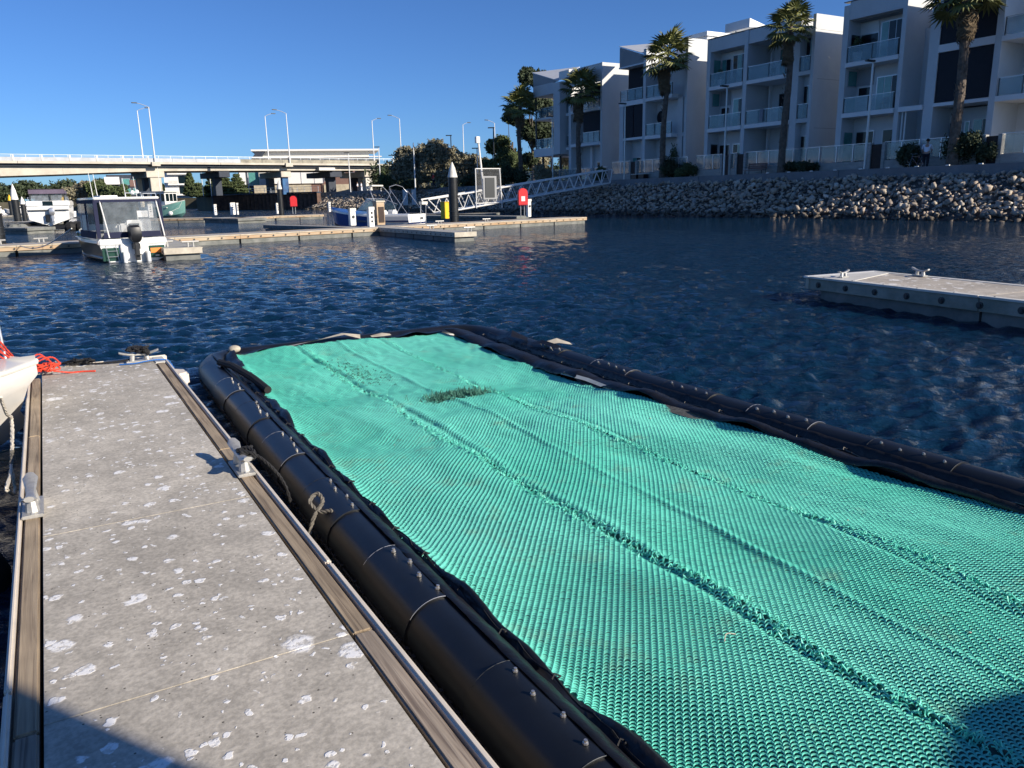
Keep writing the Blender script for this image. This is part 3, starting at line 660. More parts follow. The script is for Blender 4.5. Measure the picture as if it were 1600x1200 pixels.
def palm(s, zc, label, seed, Rc=2.3, skirt=2.4, w=50.3, tr=.26):
    t = thing('fan_palm', label, 'palm tree', L(w, s, 3.0), GRID, 'fan palms along the promenade')
    g = random.Random(seed); H = zc - 3.0
    pts = [(0.02 * i * math.sin(seed + i * .5), .02 * i * math.cos(seed), H * i / 12) for i in range(13)]
    mb = MB().path(pts, [tr * 1.35] + [tr * (1.05 - .025 * i) + (.02 if i % 2 else 0) for i in range(1, 13)], 10)
    for k in range(110):   # old leaf bases
        z = g.uniform(.2, H - skirt * .5); th = g.uniform(0, 6.28); r_ = tr * (1.02 - .02 * z / H * 12); d = Vector((math.cos(th), math.sin(th), 0)); a = Vector((-d.y, d.x, 0)) * .06
        p0 = d * r_ * .9 + Vector((0, 0, z)); p1 = d * (r_ + .09) + Vector((0, 0, z + .16))
        mb.add([p0 - a, p0 + a, p1, p0 + Vector((0, 0, -.1))], [(0, 1, 2), (0, 2, 3), (1, 3, 2)])
    mb.build('trunk', M['palmtrunk'], t)
    for k in range(34):
        u = (k + .5) / 34; el = R(78 - 118 * u ** .9 + g.uniform(-7, 7)); az = k * 2.39996 + g.uniform(-.2, .2); sc = Rc / 1.95 * g.uniform(.88, 1.08)
        o = link('frond', FM[k % 5], M['frond'], t, (pts[-1][0], pts[-1][1], H - .25 + .35 * (1 - u)))
        o.rotation_euler = (g.uniform(-.3, .3), -el, az); o.scale = (sc, sc, sc)
    for k in range(30):    # hanging skirt
        z = H - .35 - skirt * .62 * (k / 30) ; az = k * 2.39996
        o = link('dead_frond', DM[k % 3], M['frond_dead'], t, (0, 0, z)); o.rotation_euler = (0, R(g.uniform(62, 80)), az); sc = .62 * Rc / 2.3; o.scale = (sc, sc, sc)
    return t
palm(84.0, 12.1, 'fan palm beside the dark gum trees, farthest along the promenade', 1, 2.3, 1.8)
palm(71.9, 12.5, 'fan palm with a long brown skirt in front of the end house', 2, 2.3, 3.2)
palm(58.4, 13.7, 'fan palm with a full crown in front of the house with the round wall ornament', 3, 2.35, 3.0)
palm(44.4, 13.75, 'fan palm standing by the bench in front of the wide three-storey house', 4, 1.9, 2.6)
palm(30.7, 13.3, 'nearest fan palm, its crown cut by the top of the photo, beside the dark blinds', 5, 2.3, 2.4, tr=.3)

# promenade lamps
PROM = []
for s, lab in ((36.85, 'slim grey lamp post in front of the fourth house, nearest along the promenade'), (50.35, 'slim grey lamp post in front of the left bay of the wide three-storey house'), (63.8, 'slim grey lamp post in front of the second house, by the dark blinds'), (76.7, 'slim grey lamp post in front of the end house by the open corner')):
    t = thing('promenade_lamp', lab, 'lamp post', L(50.1, s, 3.0), GRID, 'lamp posts along the promenade')
    MB().tube((0, 0, 0), (0, 0, 7.25), .085, .065, 8).build('pole', M['galv'], t, smooth=True)
    MB().box(-.75, .1, -.13, .13, 7.22, 7.34).build('lamp_head', M['alum_dark'], t, bevel=.03)
for px, pyt, pyb, r, lab, dark in ((706, 212, 262, 118, 'thin dark lamp post rising behind the black pile, in front of the olive tree', 1), (773, 200, 290, 105, 'dark lamp post left of the first palm', 1), (594, 230, 275, 135, 'pale lamp post at the right end of the bridge', 0), (617, 243, 300, 130, 'short pale lamp post at the bridge abutment', 0), (548, 239, 300, 140, 'pale lamp post under the bridge by the stair', 0), (747, 232, 290, 112, 'pale lamp post just left of the camera mast', 0)):
    a = DD(px, pyb, r); zt = DD(px, pyt, r).z
    t = thing('path_lamp', lab, 'lamp post', (a.x, a.y, 2.95), 0, 'lamp posts on the path beyond the palms')
    mt = M['alum_dark'] if dark else M['gpole']
    MB().tube((0, 0, 0), (0, 0, zt - 2.95), .09, .07, 7).build('pole', mt, t)
    MB().box(-.7, .15, -.14, .14, zt - 2.97, zt - 2.85).build('lamp_head', M['alum_dark'], t)
a = DD(649, 294, 112); t = thing('mast', 'plain white mast without a lamp in front of the olive tree', 'pole', (a.x, a.y, 2.95), 0); MB().tube((0, 0, 0), (0, 0, DD(647, 223, 112).z - 2.95), .10, .07, 8).build('pole', M['gpole'], t)
# ================================================================ TERRACE HOUSES
Z1B, Z1T, Z2B, Z2T, ZPB, ZPT = 3.95, 4.27, 7.45, 7.75, 10.62, 11.68
FW = 52.0
def house(label, s0, s1, fin_l, fin_r, depth=11):
    t = thing('terrace_house', label, 'house', L(FW, s0, 3.0))
    W_ = s1 - s0
    return t, W_
def fin(t, y0, y1, x1=6.0, z1=None, x0=0.0, z0=0, mat='render'):
    return BOX('wall', M[mat], t, x0, x1, y0, y1, z0, ZPT if z1 is None else z1)
def sidewin(t, y, x0, x1, z0, z1, mat):
    f = BOX('window', M['alum'], t, x0, x1, y - .05, y - .002, z0, z1)
    BOX('pane', M[mat], f, x0 + .05, x1 - .05, y - .062, y - .052, z0 + .05, z1 - .05)
def joints(t, y, x0, x1, z1, side=-1):
    for z in (3.5, 7.1, 10.6):
        if z < z1: BOX('wall_joint', M['render_dark'], t, x0, x1, y - .004, y + .004, z, z + .03)
    BOX('wall_joint', M['render_dark'], t, (x0 + x1) / 2, (x0 + x1) / 2 + .03, y - .003, y + .003, 0, z1)
    BOX('wall_vent', M['alum'], t, x0 + 1.1, x0 + 1.4, y - .03, y + .03, 8.6, 8.75)
def win(t, x, y0, y1, z0, z1, parts=2, teal=0, frame='alum'):
    f = BOX('window', M[frame], t, x - .07, x - .004, y0, y1, z0, z1)
    w_ = (y1 - y0 - .08) / parts
    for i in range(parts):
        a = y0 + .06 + i * w_
        BOX('pane', M['winteal'] if (teal >> i) & 1 else M['winglass'], f, x - .095, x - .073, a, a + w_ - .06, z0 + .06, z1 - .06)
    return f
def rail(t, x, y0, y1, z, n=2, h=1.05):
    r_ = MB().box(x - .02, x + .02, y0, y1, z + h, z + h + .035).build('balustrade', M['alum'], t)
    w_ = (y1 - y0) / n
    for i in range(n):
        BOX('glass_panel', M['balglass'], r_, x - .012, x + .012, y0 + i * w_ + .03, y0 + (i + 1) * w_ - .03, z + .03, z + h - .03)
    for i in range(n + 1):
        yy = min(max(y0 + i * w_, y0 + .03), y1 - .03)
        BOX('post', M['alum_dark'], r_, x - .03, x + .03, yy - .025, yy + .025, z, z + h - .002)
def chair(t, x, y, z):
    o = MB().box(x - .2, x + .2, y - .22, y + .22, z + .42, z + .47).box(x + .16, x + .2, y - .22, y + .22, z + .47, z + .9)
    for a in (-.18, .16):
        for b in (-.2, .16): o.box(x + a, x + a + .03, y + b, y + b + .03, z, z + .42)
    o.build('balcony_chair', M['black'], t)
def potplant(t, x, y, z, s=1.0, seed=0):
    MB().lathe([(.14 * s, 0), (.2 * s, .4 * s), (.21 * s, .42 * s)], 8, (x, y, z)).build('pot', M['white'], t)
    link('pot_plant', foliage_mesh('pot_plant', [(x, y, z + .75 * s, .28 * s, .28 * s, .4 * s)], 260, .09, seed), M['leaf_green'], t)

# --- A: wide three-storey house, two bays and a set-back bay
t, _ = house('wide three-storey grey rendered house behind the bench and the palm, two balcony bays', 43.39, 54.82, 0, 0)
Y = lambda s: s - 43.39
fin(t, Y(54.40), Y(54.82), 6.0)
fin(t, Y(50.05), Y(50.45), 2.6, x0=-.06)
fin(t, Y(44.75), Y(45.40), 2.6)
fin(t, 0, .28, 9.0, z1=ZPT)
BOX('parapet', M['render'], t, .02, .40, Y(50.45), Y(54.40), ZPB, ZPT - .01); BOX('parapet', M['render'], t, .02, .40, Y(45.40), Y(50.05), ZPB, ZPT - .01)
BOX('roof', M['roofmetal'], t, .40, 9.0, Y(44.75), Y(54.40), ZPB + .25, ZPB + .5)
BOX('capping', M['alum_dark'], t, -.04, .44, Y(44.9), Y(54.84), ZPT, ZPT + .06)
BOX('side_parapet', M['render_light'], t, 2.6, 9.0, Y(44.75), Y(45.0), Z2T, ZPT - .01)
for (y0, y1, dp) in ((Y(50.45), Y(54.40), 1.35), (Y(45.40), Y(50.05), 2.6)):
    BOX('ceiling', M['render'], t, .40, dp, y0, y1, ZPB - .02, ZPB + .2)
    BOX('back_wall', M['render'], t, dp, 3.0, y0, y1, 0, ZPB)
    for zb, zt in ((Z1B, Z1T), (Z2B, Z2T)):
        BOX('balcony_slab', M['render_light'], t, -.12, dp, y0 + .01, y1 - .01, zb, zt)
        rail(t, -.02, y0 + .08, y1 - .08, zt, 2)
BOX('bright_wall_strip', M['white'], t, 1.29, 1.345, Y(51.9), Y(54.39), Z2T + 2.15, ZPB - .05)
win(t, 1.35, Y(53.2), Y(54.3), Z2T + .02, Z2T + 2.3, 2, 0b10); win(t, 1.35, Y(51.4), Y(53.0), Z2T + .02, Z2T + 2.5, 3, 0b010)
win(t, 1.35, Y(53.2), Y(54.2), Z1T + 1.2, Z1T + 1.8, 1, 0, 'white'); win(t, 1.35, Y(51.4), Y(52.8), Z1T + .02, Z1T + 2.4, 2, 0b10)
BOX('clad_panel', M['render_dark'], t, 1.29, 1.346, Y(53.1), Y(54.3), Z1T + 1.95, Z1T + 3.1); BOX('clad_panel', M['render_dark'], t, 1.29, 1.346, Y(53.1), Y(54.3), Z1T, Z1T + 1.05)
win(t, 1.35, Y(53.0), Y(54.2), 0.1, 2.9, 1, 0); win(t, 1.35, Y(51.5), Y(52.6), 0.1, 2.9, 2, 0b01)
win(t, 2.6, Y(47.4), Y(48.9), Z2T + .02, Z2T + 2.4, 2, 0b10, 'alum_dark'); win(t, 2.6, Y(47.4), Y(48.8), Z1T + .02, Z1T + 2.4, 1, 0, 'alum_dark')
BOX('door', M['render_light'], t, 2.5, 2.59, Y(47.9), Y(48.9), 0.05, 2.2)
BOX('pilaster', M['render_light'], t, 2.3, 2.598, Y(49.6), Y(49.75), 0, ZPB - .03)
BOX('house_body', M['render'], t, 3.01, 10.0, .29, Y(54.39), 0, ZPB + .2); joints(t, 0, .5, 8.5, ZPT)
sidewin(t, Y(54.4), .35, 1.2, Z2T + .02, Z2T + 2.3, 'winteal'); sidewin(t, Y(54.4), .35, 1.2, Z1T + 1.9, Z1T + 3.0, 'winteal'); sidewin(t, Y(54.4), .35, 1.2, Z1T + .02, Z1T + 1.2, 'winteal'); sidewin(t, Y(54.4), .35, 1.2, .1, 3.0, 'winglass')
chair(t, .7, Y(53.2), Z1T); chair(t, 1.4, Y(48.7), Z2T); chair(t, .7, Y(51.2), Z2T); potplant(t, .5, Y(53.6), Z2T, 1.3, 3)
BOX('towel', M['darkblue'], t, -.16, -.13, Y(48.0), Y(48.35), Z1T + .1, Z1T + 1.08)
# bay 3 set back
y0, y1 = .29, Y(44.74)
BOX('back_wall', M['render'], t, .62, 3.0, y0, y1, 0, 10.9)
BOX('set_back_roof', M['render'], t, -.05, 8.5, y0, y1, 10.3, 10.55)
for zb, zt in ((Z1B, Z1T), (Z2B, Z2T)):
    BOX('balcony_slab', M['render'], t, .0, .62, y0, y1, zb, zt); rail(t, .06, y0 + .04, y1 - .04, zt, 1)
    win(t, .62, y0 + .12, y1 - .1, zt + .02, zt + 2.45, 2, 0b01)
BOX('transom', M['render_light'], t, .52, .61, y0, y1, Z2T + 2.5, Z2T + 2.62)
win(t, .62, y0 + .12, y1 - .1, .1, 3.0, 2, 0b01)
# rooftop solar hot-water unit
MB().prism_axis([(1.2, 12.2), (3.4, 12.35), (3.4, 12.42), (1.2, 12.9)], Y(51.2), Y(54.0), 'y').build('roof_panel', M['roofmetal'], t)
BOX('roof_strut', M['alum'], t, 1.5, 1.6, Y(53), Y(53.1), 10.9, 12.3)

# --- B: fourth house
t, _ = house('three-storey grey rendered house with potted plant on its top balcony, right of the wide house', 34.15, 40.97, 0, 0)
Y = lambda s: s - 34.15
fin(t, Y(40.5), Y(40.97), 6.0); fin(t, Y(35.95), Y(36.28), 6.0)
BOX('parapet', M['render'], t, .02, .40, Y(36.28), Y(40.5), ZPB + .05, ZPT + .2); BOX('roof', M['roofmetal'], t, .4, 8.0, Y(36.28), Y(40.5), ZPB + .3, ZPB + .5)
BOX('capping', M['alum_dark'], t, -.04, .44, Y(35.9), Y(41.0), ZPT + .21, ZPT + .27)
BOX('ceiling', M['render_dark'], t, .4, 1.4, Y(36.28), Y(40.5), ZPB - .02, ZPB + .2)
BOX('back_wall', M['render'], t, 1.4, 3.0, Y(36.28), Y(40.5), 0, ZPB)
BOX('house_body', M['render'], t, 3.01, 10.0, 0.0, Y(40.5), 0, ZPB + .2)
for zb, zt in ((Z1B, Z1T), (Z2B, Z2T)):
    BOX('balcony_slab', M['render_light'], t, -.12, 1.4, Y(36.29), Y(40.49), zb, zt); rail(t, -.02, Y(36.36), Y(40.42), zt, 2)
BOX('link_slab', M['render_light'], t, -.10, .5, 0.02, Y(35.94), Z1B, Z1T)
BOX('bright_wall_strip', M['white'], t, 1.34, 1.395, Y(39.0), Y(40.49), Z2T + 2.0, ZPB - .05)
win(t, 1.4, Y(38.95), Y(40.4), Z2T + .02, Z2T + 2.0, 1); win(t, 1.4, Y(37.0), Y(38.8), Z2T + .02, Z2T + 2.6, 3, 0b100)
win(t, 1.4, Y(39.2), Y(40.3), Z1T + 1.2, Z1T + 1.85, 1, 0, 'white'); win(t, 1.4, Y(37.0), Y(38.8), Z1T + .02, Z1T + 2.4, 3, 0b110)
BOX('clad_panel', M['render_dark'], t, 1.34, 1.396, Y(39.1), Y(40.4), Z1T + 1.95, Z1T + 3.1)
win(t, 1.4, Y(38.7), Y(40.2), .1, 3.0, 1); win(t, 1.4, Y(37.1), Y(38.0), .1, 3.0, 1, 0, 'white')
for yy in (35.5, 35.75): MB().tube((.2, Y(yy), 0), (.2, Y(yy), Z1B), .06, .06, 7).build('downpipe', M['white'], t)
BOX('recess_wall', M['render'], t, 2.2, 2.4, .05, Y(35.95), 0, 9.5)
sidewin(t, Y(40.5), .3, 1.3, Z2T + .02, Z2T + 2.0, 'winglass'); sidewin(t, Y(40.5), .3, 1.3, Z1T + 1.9, Z1T + 3.0, 'winteal'); sidewin(t, Y(40.5), .3, 1.3, Z1T + .02, Z1T + 1.1, 'winteal'); sidewin(t, Y(40.5), .3, 1.3, .1, 3.0, 'winteal')
potplant(t, .5, Y(40.0), Z2T, 1.7, 9); chair(t, .7, Y(37.6), Z1T)

# --- C: nearest house, wide dark blinds
t, _ = house('nearest three-storey house at the right edge, with two very large dark blinds', 26.0, 34.15, 0, 0)
Y = lambda s: s - 26.0
fin(t, Y(33.45), Y(34.149), 6.0); fin(t, Y(29.39), Y(29.79), 3.0, x0=-.08, z1=ZPT + .8)
BOX('header_slab', M['render_light'], t, -.05, 3, Y(29.79), Y(33.45), Z2B - .05, Z2T + .12)
BOX('floor_slab', M['render_light'], t, -.05, 3, Y(29.79), Y(33.45), Z1B + .1, Z1T)
BOX('blind', M['blind'], t, .06, .10, Y(29.82), Y(33.42), Z1T + .05, Z2B - .06)
BOX('sun_block_wall', M['render'], t, 1.5, 2.6, 0, .25, 0, ZPT); BOX('blind', M['blind'], t, .06, .10, Y(29.82), Y(33.9), Z2T + .14, ZPB + .6)  # end wall added just out of view to keep sun off the column
BOX('parapet', M['render'], t, .02, .4, Y(29.79), Y(33.45), ZPB + .65, ZPT + .8)
BOX('back_wall', M['render'], t, 2.0, 3.0, Y(29.79), Y(33.45), 0, Z1B)
BOX('house_body', M['render'], t, 3.01, 10.0, Y(25.7), Y(34.1), 0, ZPT)
win(t, 2.0, Y(32.5), Y(33.4), .1, 3.1, 2, 0b01); win(t, 2.0, Y(32.0), Y(32.35), .1, 3.1, 1, 1); win(t, 2.0, Y(30.5), Y(31.8), .1, 3.2, 2, 0b10, 'white')
BOX('back_wall', M['render'], t, 2.6, 3.0, Y(25.7), Y(29.39), 0, ZPT)
for zb, zt in ((Z1B, Z1T), (Z2B, Z2T)):
    BOX('balcony_slab', M['render_light'], t, -.12, 2.6, 0.3, Y(29.38), zb, zt); rail(t, -.02, .4, Y(29.3), zt, 2)
win(t, 2.6, Y(26.4), Y(27.4), Z1T + .02, Z1T + 2.2, 1); win(t, 2.6, Y(26.5), Y(27.6), Z2T + .02, Z2T + 2.2, 1)
potplant(t, .6, Y(27.3), Z1T, 1.5, 12)
BOX('pilaster', M['render_light'], t, 2.3, 2.598, Y(27.9), Y(28.1), 0, ZPB)

# --- H2: second house with gable
t, _ = house('three-storey house with a steep grey gable on its left and a round dark wall ornament', 57.25, 67.13, 0, 0)
Y = lambda s: s - 57.25
fin(t, 0, .3, 7.0, z1=ZPT + .6); fin(t, Y(66.5), Y(67.13), 5.0, z1=Z2T); fin(t, Y(62.98), Y(63.39), 2.6, x0=-.06, z1=ZPT + .6)
BOX('wall', M['render'], t, .6, 1.1, Y(58.4), Y(59.1), 0, Z2T - .05)
BOX('floor_slab', M['render_light'], t, -.05, 2.6, Y(63.40), Y(67.12), Z2B - .1, Z2T + .05); BOX('floor_slab', M['render_light'], t, -.05, 2.6, Y(63.40), Y(66.49), Z1B + .1, Z1T)
BOX('blind', M['blind'], t, .06, .10, Y(63.42), Y(64.9), Z1T + .03, Z2B - .12); BOX('blind', M['blind'], t, .06, .10, Y(65.0), Y(66.48), Z1T + .03, Z2B - .12)
BOX('blind', M['blind'], t, 1.0, 1.05, Y(63.42), Y(67.0), Z2T + .08, ZPB + .4)
rail(t, -.0, Y(63.5), Y(67.0), Z2T + .06, 3)
gb = MB().prism_axis([(Y(63.39), ZPB + .5), (Y(67.2), ZPB + .5), (Y(67.2), 13.0), (Y(63.39), 11.75)], .0, .25, 'x').build('gable', M['render_dark'], t)
for k in range(9): BOX('cladding_board', M['render_dark'], gb, -.03, -.004, Y(63.45 + max(0, (11.33 + k * .17 - 11.75) / 1.25 * 3.81)), Y(67.15), 11.2 + k * .17, 11.33 + k * .17)
MB().add([(0, Y(67.3), 13.1), (0, Y(63.2), 11.8), (3.4, Y(63.2), 13.1), (3.4, Y(67.3), 13.12), (0, Y(67.3), 13.16), (0, Y(63.2), 11.86), (3.4, Y(63.2), 13.16), (3.4, Y(67.3), 13.18)], [(0, 2, 1), (0, 3, 2), (4, 5, 6), (4, 6, 7), (0, 1, 5, 4), (1, 2, 6, 5), (2, 3, 7, 6), (3, 0, 4, 7)]).build('roof', M['roofmetal'], t)
BOX('eaves_slab', M['render_light'], t, -.1, 3, Y(63.0), Y(67.2), ZPB + .35, ZPB + .49)
BOX('back_wall', M['render'], t, 1.4, 3.0, Y(59.1), Y(62.98), 0, ZPB - .6); BOX('back_wall', M['render'], t, 1.2, 3.0, Y(63.39), Y(66.5), 0, Z2B); BOX('back_wall', M['render'], t, 2.6, 3.0, .3, Y(59.1), 0, ZPB - .1); BOX('roof', M['roofmetal'], t, .5, 3.0, .3, Y(63.0), ZPB - .1, ZPB + .1)
BOX('house_body', M['render'], t, 3.01, 10.0, .3, Y(67.1), 0, ZPB + .1)
BOX('parapet', M['render'], t, 1.0, 1.3, .3, Y(62.9), ZPB - .5, ZPB + .3)
BOX('balcony_slab', M['render_light'], t, -.1, 2.6, Y(59.1), Y(62.97), Z2B, Z2T); rail(t, 0, Y(60.8), Y(62.9), Z2T, 2); rail(t, 0, Y(59.2), Y(60.7), Z2T, 1)
BOX('balcony_slab', M['render_light'], t, -.1, 2.6, Y(59.1), Y(62.97), Z1B, Z1T); rail(t, 0, Y(59.2), Y(62.9), Z1T, 3)
BOX('stub_slab', M['render'], t, .6, 2.6, .3, Y(58.4), Z1B, Z1T); BOX('stub_slab', M['render'], t, .6, 2.6, .3, Y(58.9), Z2B, Z2T); rail(t, .7, .35, Y(58.3), Z1T, 1)
MB().prism_axis([(Y(62.25) + .60 * math.cos(a * .3927), 6.0 + .60 * math.sin(a * .3927)) for a in range(16)], 1.3, 1.39, 'x').build('round_ornament', M['black'], t)
win(t, 2.6, .4, Y(58.3), Z2T, Z2T + 2.4, 2); win(t, 2.6, .4, Y(58.3), Z1T, Z1T + 2.4, 1); win(t, 2.6, .4, Y(58.3), .1, 2.4, 1)
win(t, 1.2, Y(65.0), Y(66.3), .1, 2.4, 2, 0b10); win(t, 1.4, Y(61.0), Y(61.5), Z2T, Z2T + 2.1, 1)
BOX('stair_tower', M['render_light'], t, 5.0, 9.5, Y(60.2), Y(64.6), ZPB + .1, 13.3); BOX('tower_cap', M['white'], t, 4.8, 9.7, Y(60.0), Y(64.8), 13.31, 13.7)
for k in range(6): BOX('cladding_board', M['render_light'], t, 5.1, 9.4, Y(60.16), Y(60.197), 10.8 + k * .42, 11.18 + k * .42)

# --- H1: end house with open corner
t, _ = house('end house of the terrace with an open balcony corner and small gable, farthest along', 70.10, 82.9, 0, 0)
Y = lambda s: s - 70.10
fin(t, 0, .3, 9.0, z1=ZPT + .4, mat='render'); fin(t, Y(75.8), Y(76.28), 8.0, z1=ZPT - 3.0 + 2.4)
BOX('back_wall', M['render'], t, 1.6, 3.0, .3, Y(75.8), 0, ZPB - .3); BOX('back_wall', M['render'], t, 2.3, 3.0, Y(76.3), Y(78.9), 0, ZPB)
BOX('house_body', M['render'], t, 3.01, 10.0, .3, Y(78.9), 0, ZPB + .1)
BOX('parapet', M['render'], t, .02, .4, .3, Y(75.8), ZPB - .3, ZPT + .39)
BOX('balcony_slab', M['render_light'], t, -.1, 2.6, .31, Y(75.78), Z1B, Z1T); rail(t, 0, .4, Y(73.6), Z1T, 3)
BOX('balcony_slab', M['render_light'], t, -.1, 2.6, .31, Y(75.78), Z2B, Z2T); rail(t, 0, .4, Y(73.6), Z2T, 3)
BOX('blind', M['blind'], t, .3, .34, .32, Y(73.9), Z1T + 1.1, Z2B - .03); BOX('blind', M['blind'], t, .5, .54, .32, Y(73.9), Z2T + .9, ZPB - .32)
win(t, 1.6, Y(72.2), Y(73.0), .1, 2.3, 1); BOX('pilaster', M['render_light'], t, 1.3, 1.598, Y(73.6), Y(74.0), 0, Z1B)
fin(t, Y(77.6), Y(78.9), 2.6, z0=Z1B - .6, z1=11.1, x0=-.3)
win(t, 1.8, Y(76.35), Y(77.55), Z1T, Z1T + 2.6, 2, 0b01); win(t, 1.8, Y(76.35), Y(77.55), Z2T, Z2T + 2.6, 2, 0b01)
BOX('link_slab', M['render_light'], t, .5, 1.8, Y(76.29), Y(77.59), Z1B - .2, Z1B + .1); BOX('link_slab', M['render_light'], t, .5, 1.8, Y(76.29), Y(77.59), Z2B, Z2T); rail(t, .6, Y(76.35), Y(77.5), Z1T, 1); rail(t, .6, Y(76.35), Y(77.5), Z2T, 1)
BOX('corner_slab', M['render_light'], t, -.3, 4.5, Y(78.9), Y(83.2), Z1B - .7, Z1B + .2); BOX('corner_slab', M['render_light'], t, -.3, 4.5, Y(78.9), Y(83.0), Z2B - .1, Z2B + .12); BOX('corner_roof', M['render'], t, -.3, 4.5, Y(78.91), Y(83.2), 10.0, 11.2)
rail(t, -.2, Y(79.0), Y(82.8), Z1B + .2, 3); rail(t, -.2, Y(79.0), Y(82.8), Z2B + .12, 3)
BOX('corner_post', M['alum_dark'], t, -.2, -.05, Y(82.8), Y(82.95), Z1B + .21, 9.99); BOX('corner_post', M['alum_dark'], t, 4.2, 4.35, Y(82.8), Y(82.95), Z1B + .21, 9.99)
for yy in (78.3, 82.0): BOX('corner_post', M['alum_dark'], t, .2, .4, Y(yy), Y(yy) + .2, 0, Z1B - .71)
MB().prism_axis([(Y(78.2), 11.21), (Y(83.2), 11.21), (Y(83.2), 12.7), (Y(78.2), 11.25)], -.28, -.05, 'x').build('gable', M['render_dark'], t)
MB().add([(-.3, Y(83.4), 12.75), (-.3, Y(77.9), 11.2), (3.0, Y(78.4), 12.9), (3.0, Y(83.4), 12.95), (-.3, Y(83.4), 12.81), (-.3, Y(77.9), 11.26), (3.0, Y(78.4), 12.96), (3.0, Y(83.4), 13.0)], [(0, 2, 1), (0, 3, 2), (4, 5, 6), (4, 6, 7), (0, 1, 5, 4), (1, 2, 6, 5), (2, 3, 7, 6), (3, 0, 4, 7)]).build('roof', M['roofmetal'], t)
BOX('gutter', M['white'], t, -.4, 4, Y(75.6), Y(77.58), 11.3, 12.1)

# ================================================================ FRONT FENCES (each terrace), gates, plants
M['fenceglass'] = MAT('fence_glass', (0.42, 0.47, 0.44), 0.05, alpha=0.42, spec=0.9, var=0.3, vs_=.8)
M['lowwall'] = MAT('low_stone_wall', (0.38, 0.37, 0.34), 0.9, var=0.25, vs_=1.5, stretch=(1, 1, 4))
def fence(label, s0, s1, gates, n, low=.75):
    t = thing('glass_fence', label, 'fence', L(51.1, s0, 3.02))
    for k, (a, b) in enumerate(zip([0] + [g_[1] - s0 for g_ in gates], [g_[0] - s0 for g_ in gates] + [s1 - s0])):
        if b - a < .2: continue
        for c in range(3): BOX('stone_course', M['lowwall'], t, -.0 - .015 * (c % 2), .25, a + .01, b - .01, c * low / 3 + .002, (c + 1) * low / 3)
        m_ = max(1, round((b - a) / 1.25)); w_ = (b - a) / m_
        for i in range(m_):
            BOX('glass_panel', M['fenceglass'], t, .10, .125, a + i * w_ + .05, a + (i + 1) * w_ - .05, low + .05, low + 1.15)
            BOX('post', M['alum'], t, .08, .14, a + i * w_ - .03 + .03, a + i * w_ + .06, low + .01, low + 1.2)
        BOX('top_rail', M['alum'], t, .09, .135, a, b, low + 1.2, low + 1.24)
    for a, b in gates:
        BOX('gate', M['gate'], t, .05, .12, a - s0 + .06, b - s0 - .06, .06, 1.85)
        for yy in (a - s0, b - s0): BOX('gate_post', M['lowwall'], t, -.05, .3, yy - .12, yy + .12, 0, 1.95)
fence('glass fence on low stone wall with dark gates before the wide house', 41.6, 54.9, [(49.0, 50.0), (50.7, 51.7)], 6)
fence('glass fence with a slatted brown gate below the potted plant balcony', 33.6, 41.5, [(36.2, 37.3)], 4)
fence('glass fence on low stone wall in front of the nearest house with large blinds', 24, 33.5, [(28.3, 29.3)], 4)
fence('glass fence with low wall in front of the house with the round wall ornament', 56.0, 67.3, [(63.2, 64.2)], 5)
fence('glass fence in front of the end house, behind the top of the ramp', 68.0, 86.0, [], 9, .35)
for i, (s, rx, rz, lab, lf) in enumerate([(57.6, 1.9, 2.0, 'dark rounded bushes at the foot of the palm by the house with the round ornament', 'leaf_dark'), (55.6, 1.3, 1.3, 'low green bush at the left corner of the wide house', 'leaf_green'), (43.0, 1.7, 1.0, 'low dark shrub right of the palm at the wide house', 'leaf_dark'), (34.2, 1.0, 1.7, 'dark bushy shrub left of the cyclist', 'leaf_dark'), (30.9, 1.9, 2.2, 'large dark shrub at the foot of the nearest palm', 'leaf_dark'), (28.9, .8, 1.4, 'dark shrub against the column of the nearest house', 'leaf_dark'), (64.9, .8, 1.5, 'upright shrub behind the fence of the house with the round ornament', 'leaf_green'), (68.8, 1.0, 1.6, 'green shrub at the top of the ramp', 'leaf_green'), (59.3, .9, 3.2, 'tall slim shrub beside the right column of the house with the round ornament', 'leaf_green'), (36.9, .35, 2.2, 'thin dark conifer in a doorway of the house with the potted plant', 'leaf_dark')]):
    w_ = 50.8 if i not in (6, 8, 9) else 52.6
    t = shrub('shrub', lab, L(w_, s, 3.0), rx, rz, M[lf], 300 + i, 5200 if rx > .9 else 1800, .09); t.rotation_euler = (0, 0, GRID + R(90))
# bench by the palm
t = thing('park_bench', 'dark park bench facing the water beside the palm of the wide house', 'bench', L(50.3, 47.0, 3.02))
for k in range(3): BOX('seat_slat', M['brown'], t, -.35 + k * .16, -.22 + k * .16, -1.0, 1.0, .44, .48)
for k in range(3): BOX('back_slat', M['brown'], t, .16 + k * .03, .19 + k * .03, -1.0, 1.0, .56 + k * .16, .69 + k * .16)
for yy in (-.9, .85):
    BOX('leg', M['alum_dark'], t, -.33, -.28, yy, yy + .05, 0, .435); BOX('leg', M['alum_dark'], t, .14, .159, yy, yy + .05, 0, 1.0); BOX('arm_rest', M['alum_dark'], t, -.36, .13, yy, yy + .05, .66, .70)
for i, (s, lab) in enumerate(((61.5, 'dark outdoor bin set beside the mid column of the house with the round ornament'), (62.6, 'second dark crate left of the bin by the house with the round ornament'))):
    t = thing('planter_box', lab, 'planter', L(50.6, s, 3.02)); BOX('box', M['black'], t, -.3, .3, -.4, .4, 0, .6, .03); BOX('rim', M['offwhite'], t, -.33, .33, -.43, .43, .601, .66)

# end house beyond view to the right carries the shade line: terrace stops at s = 26

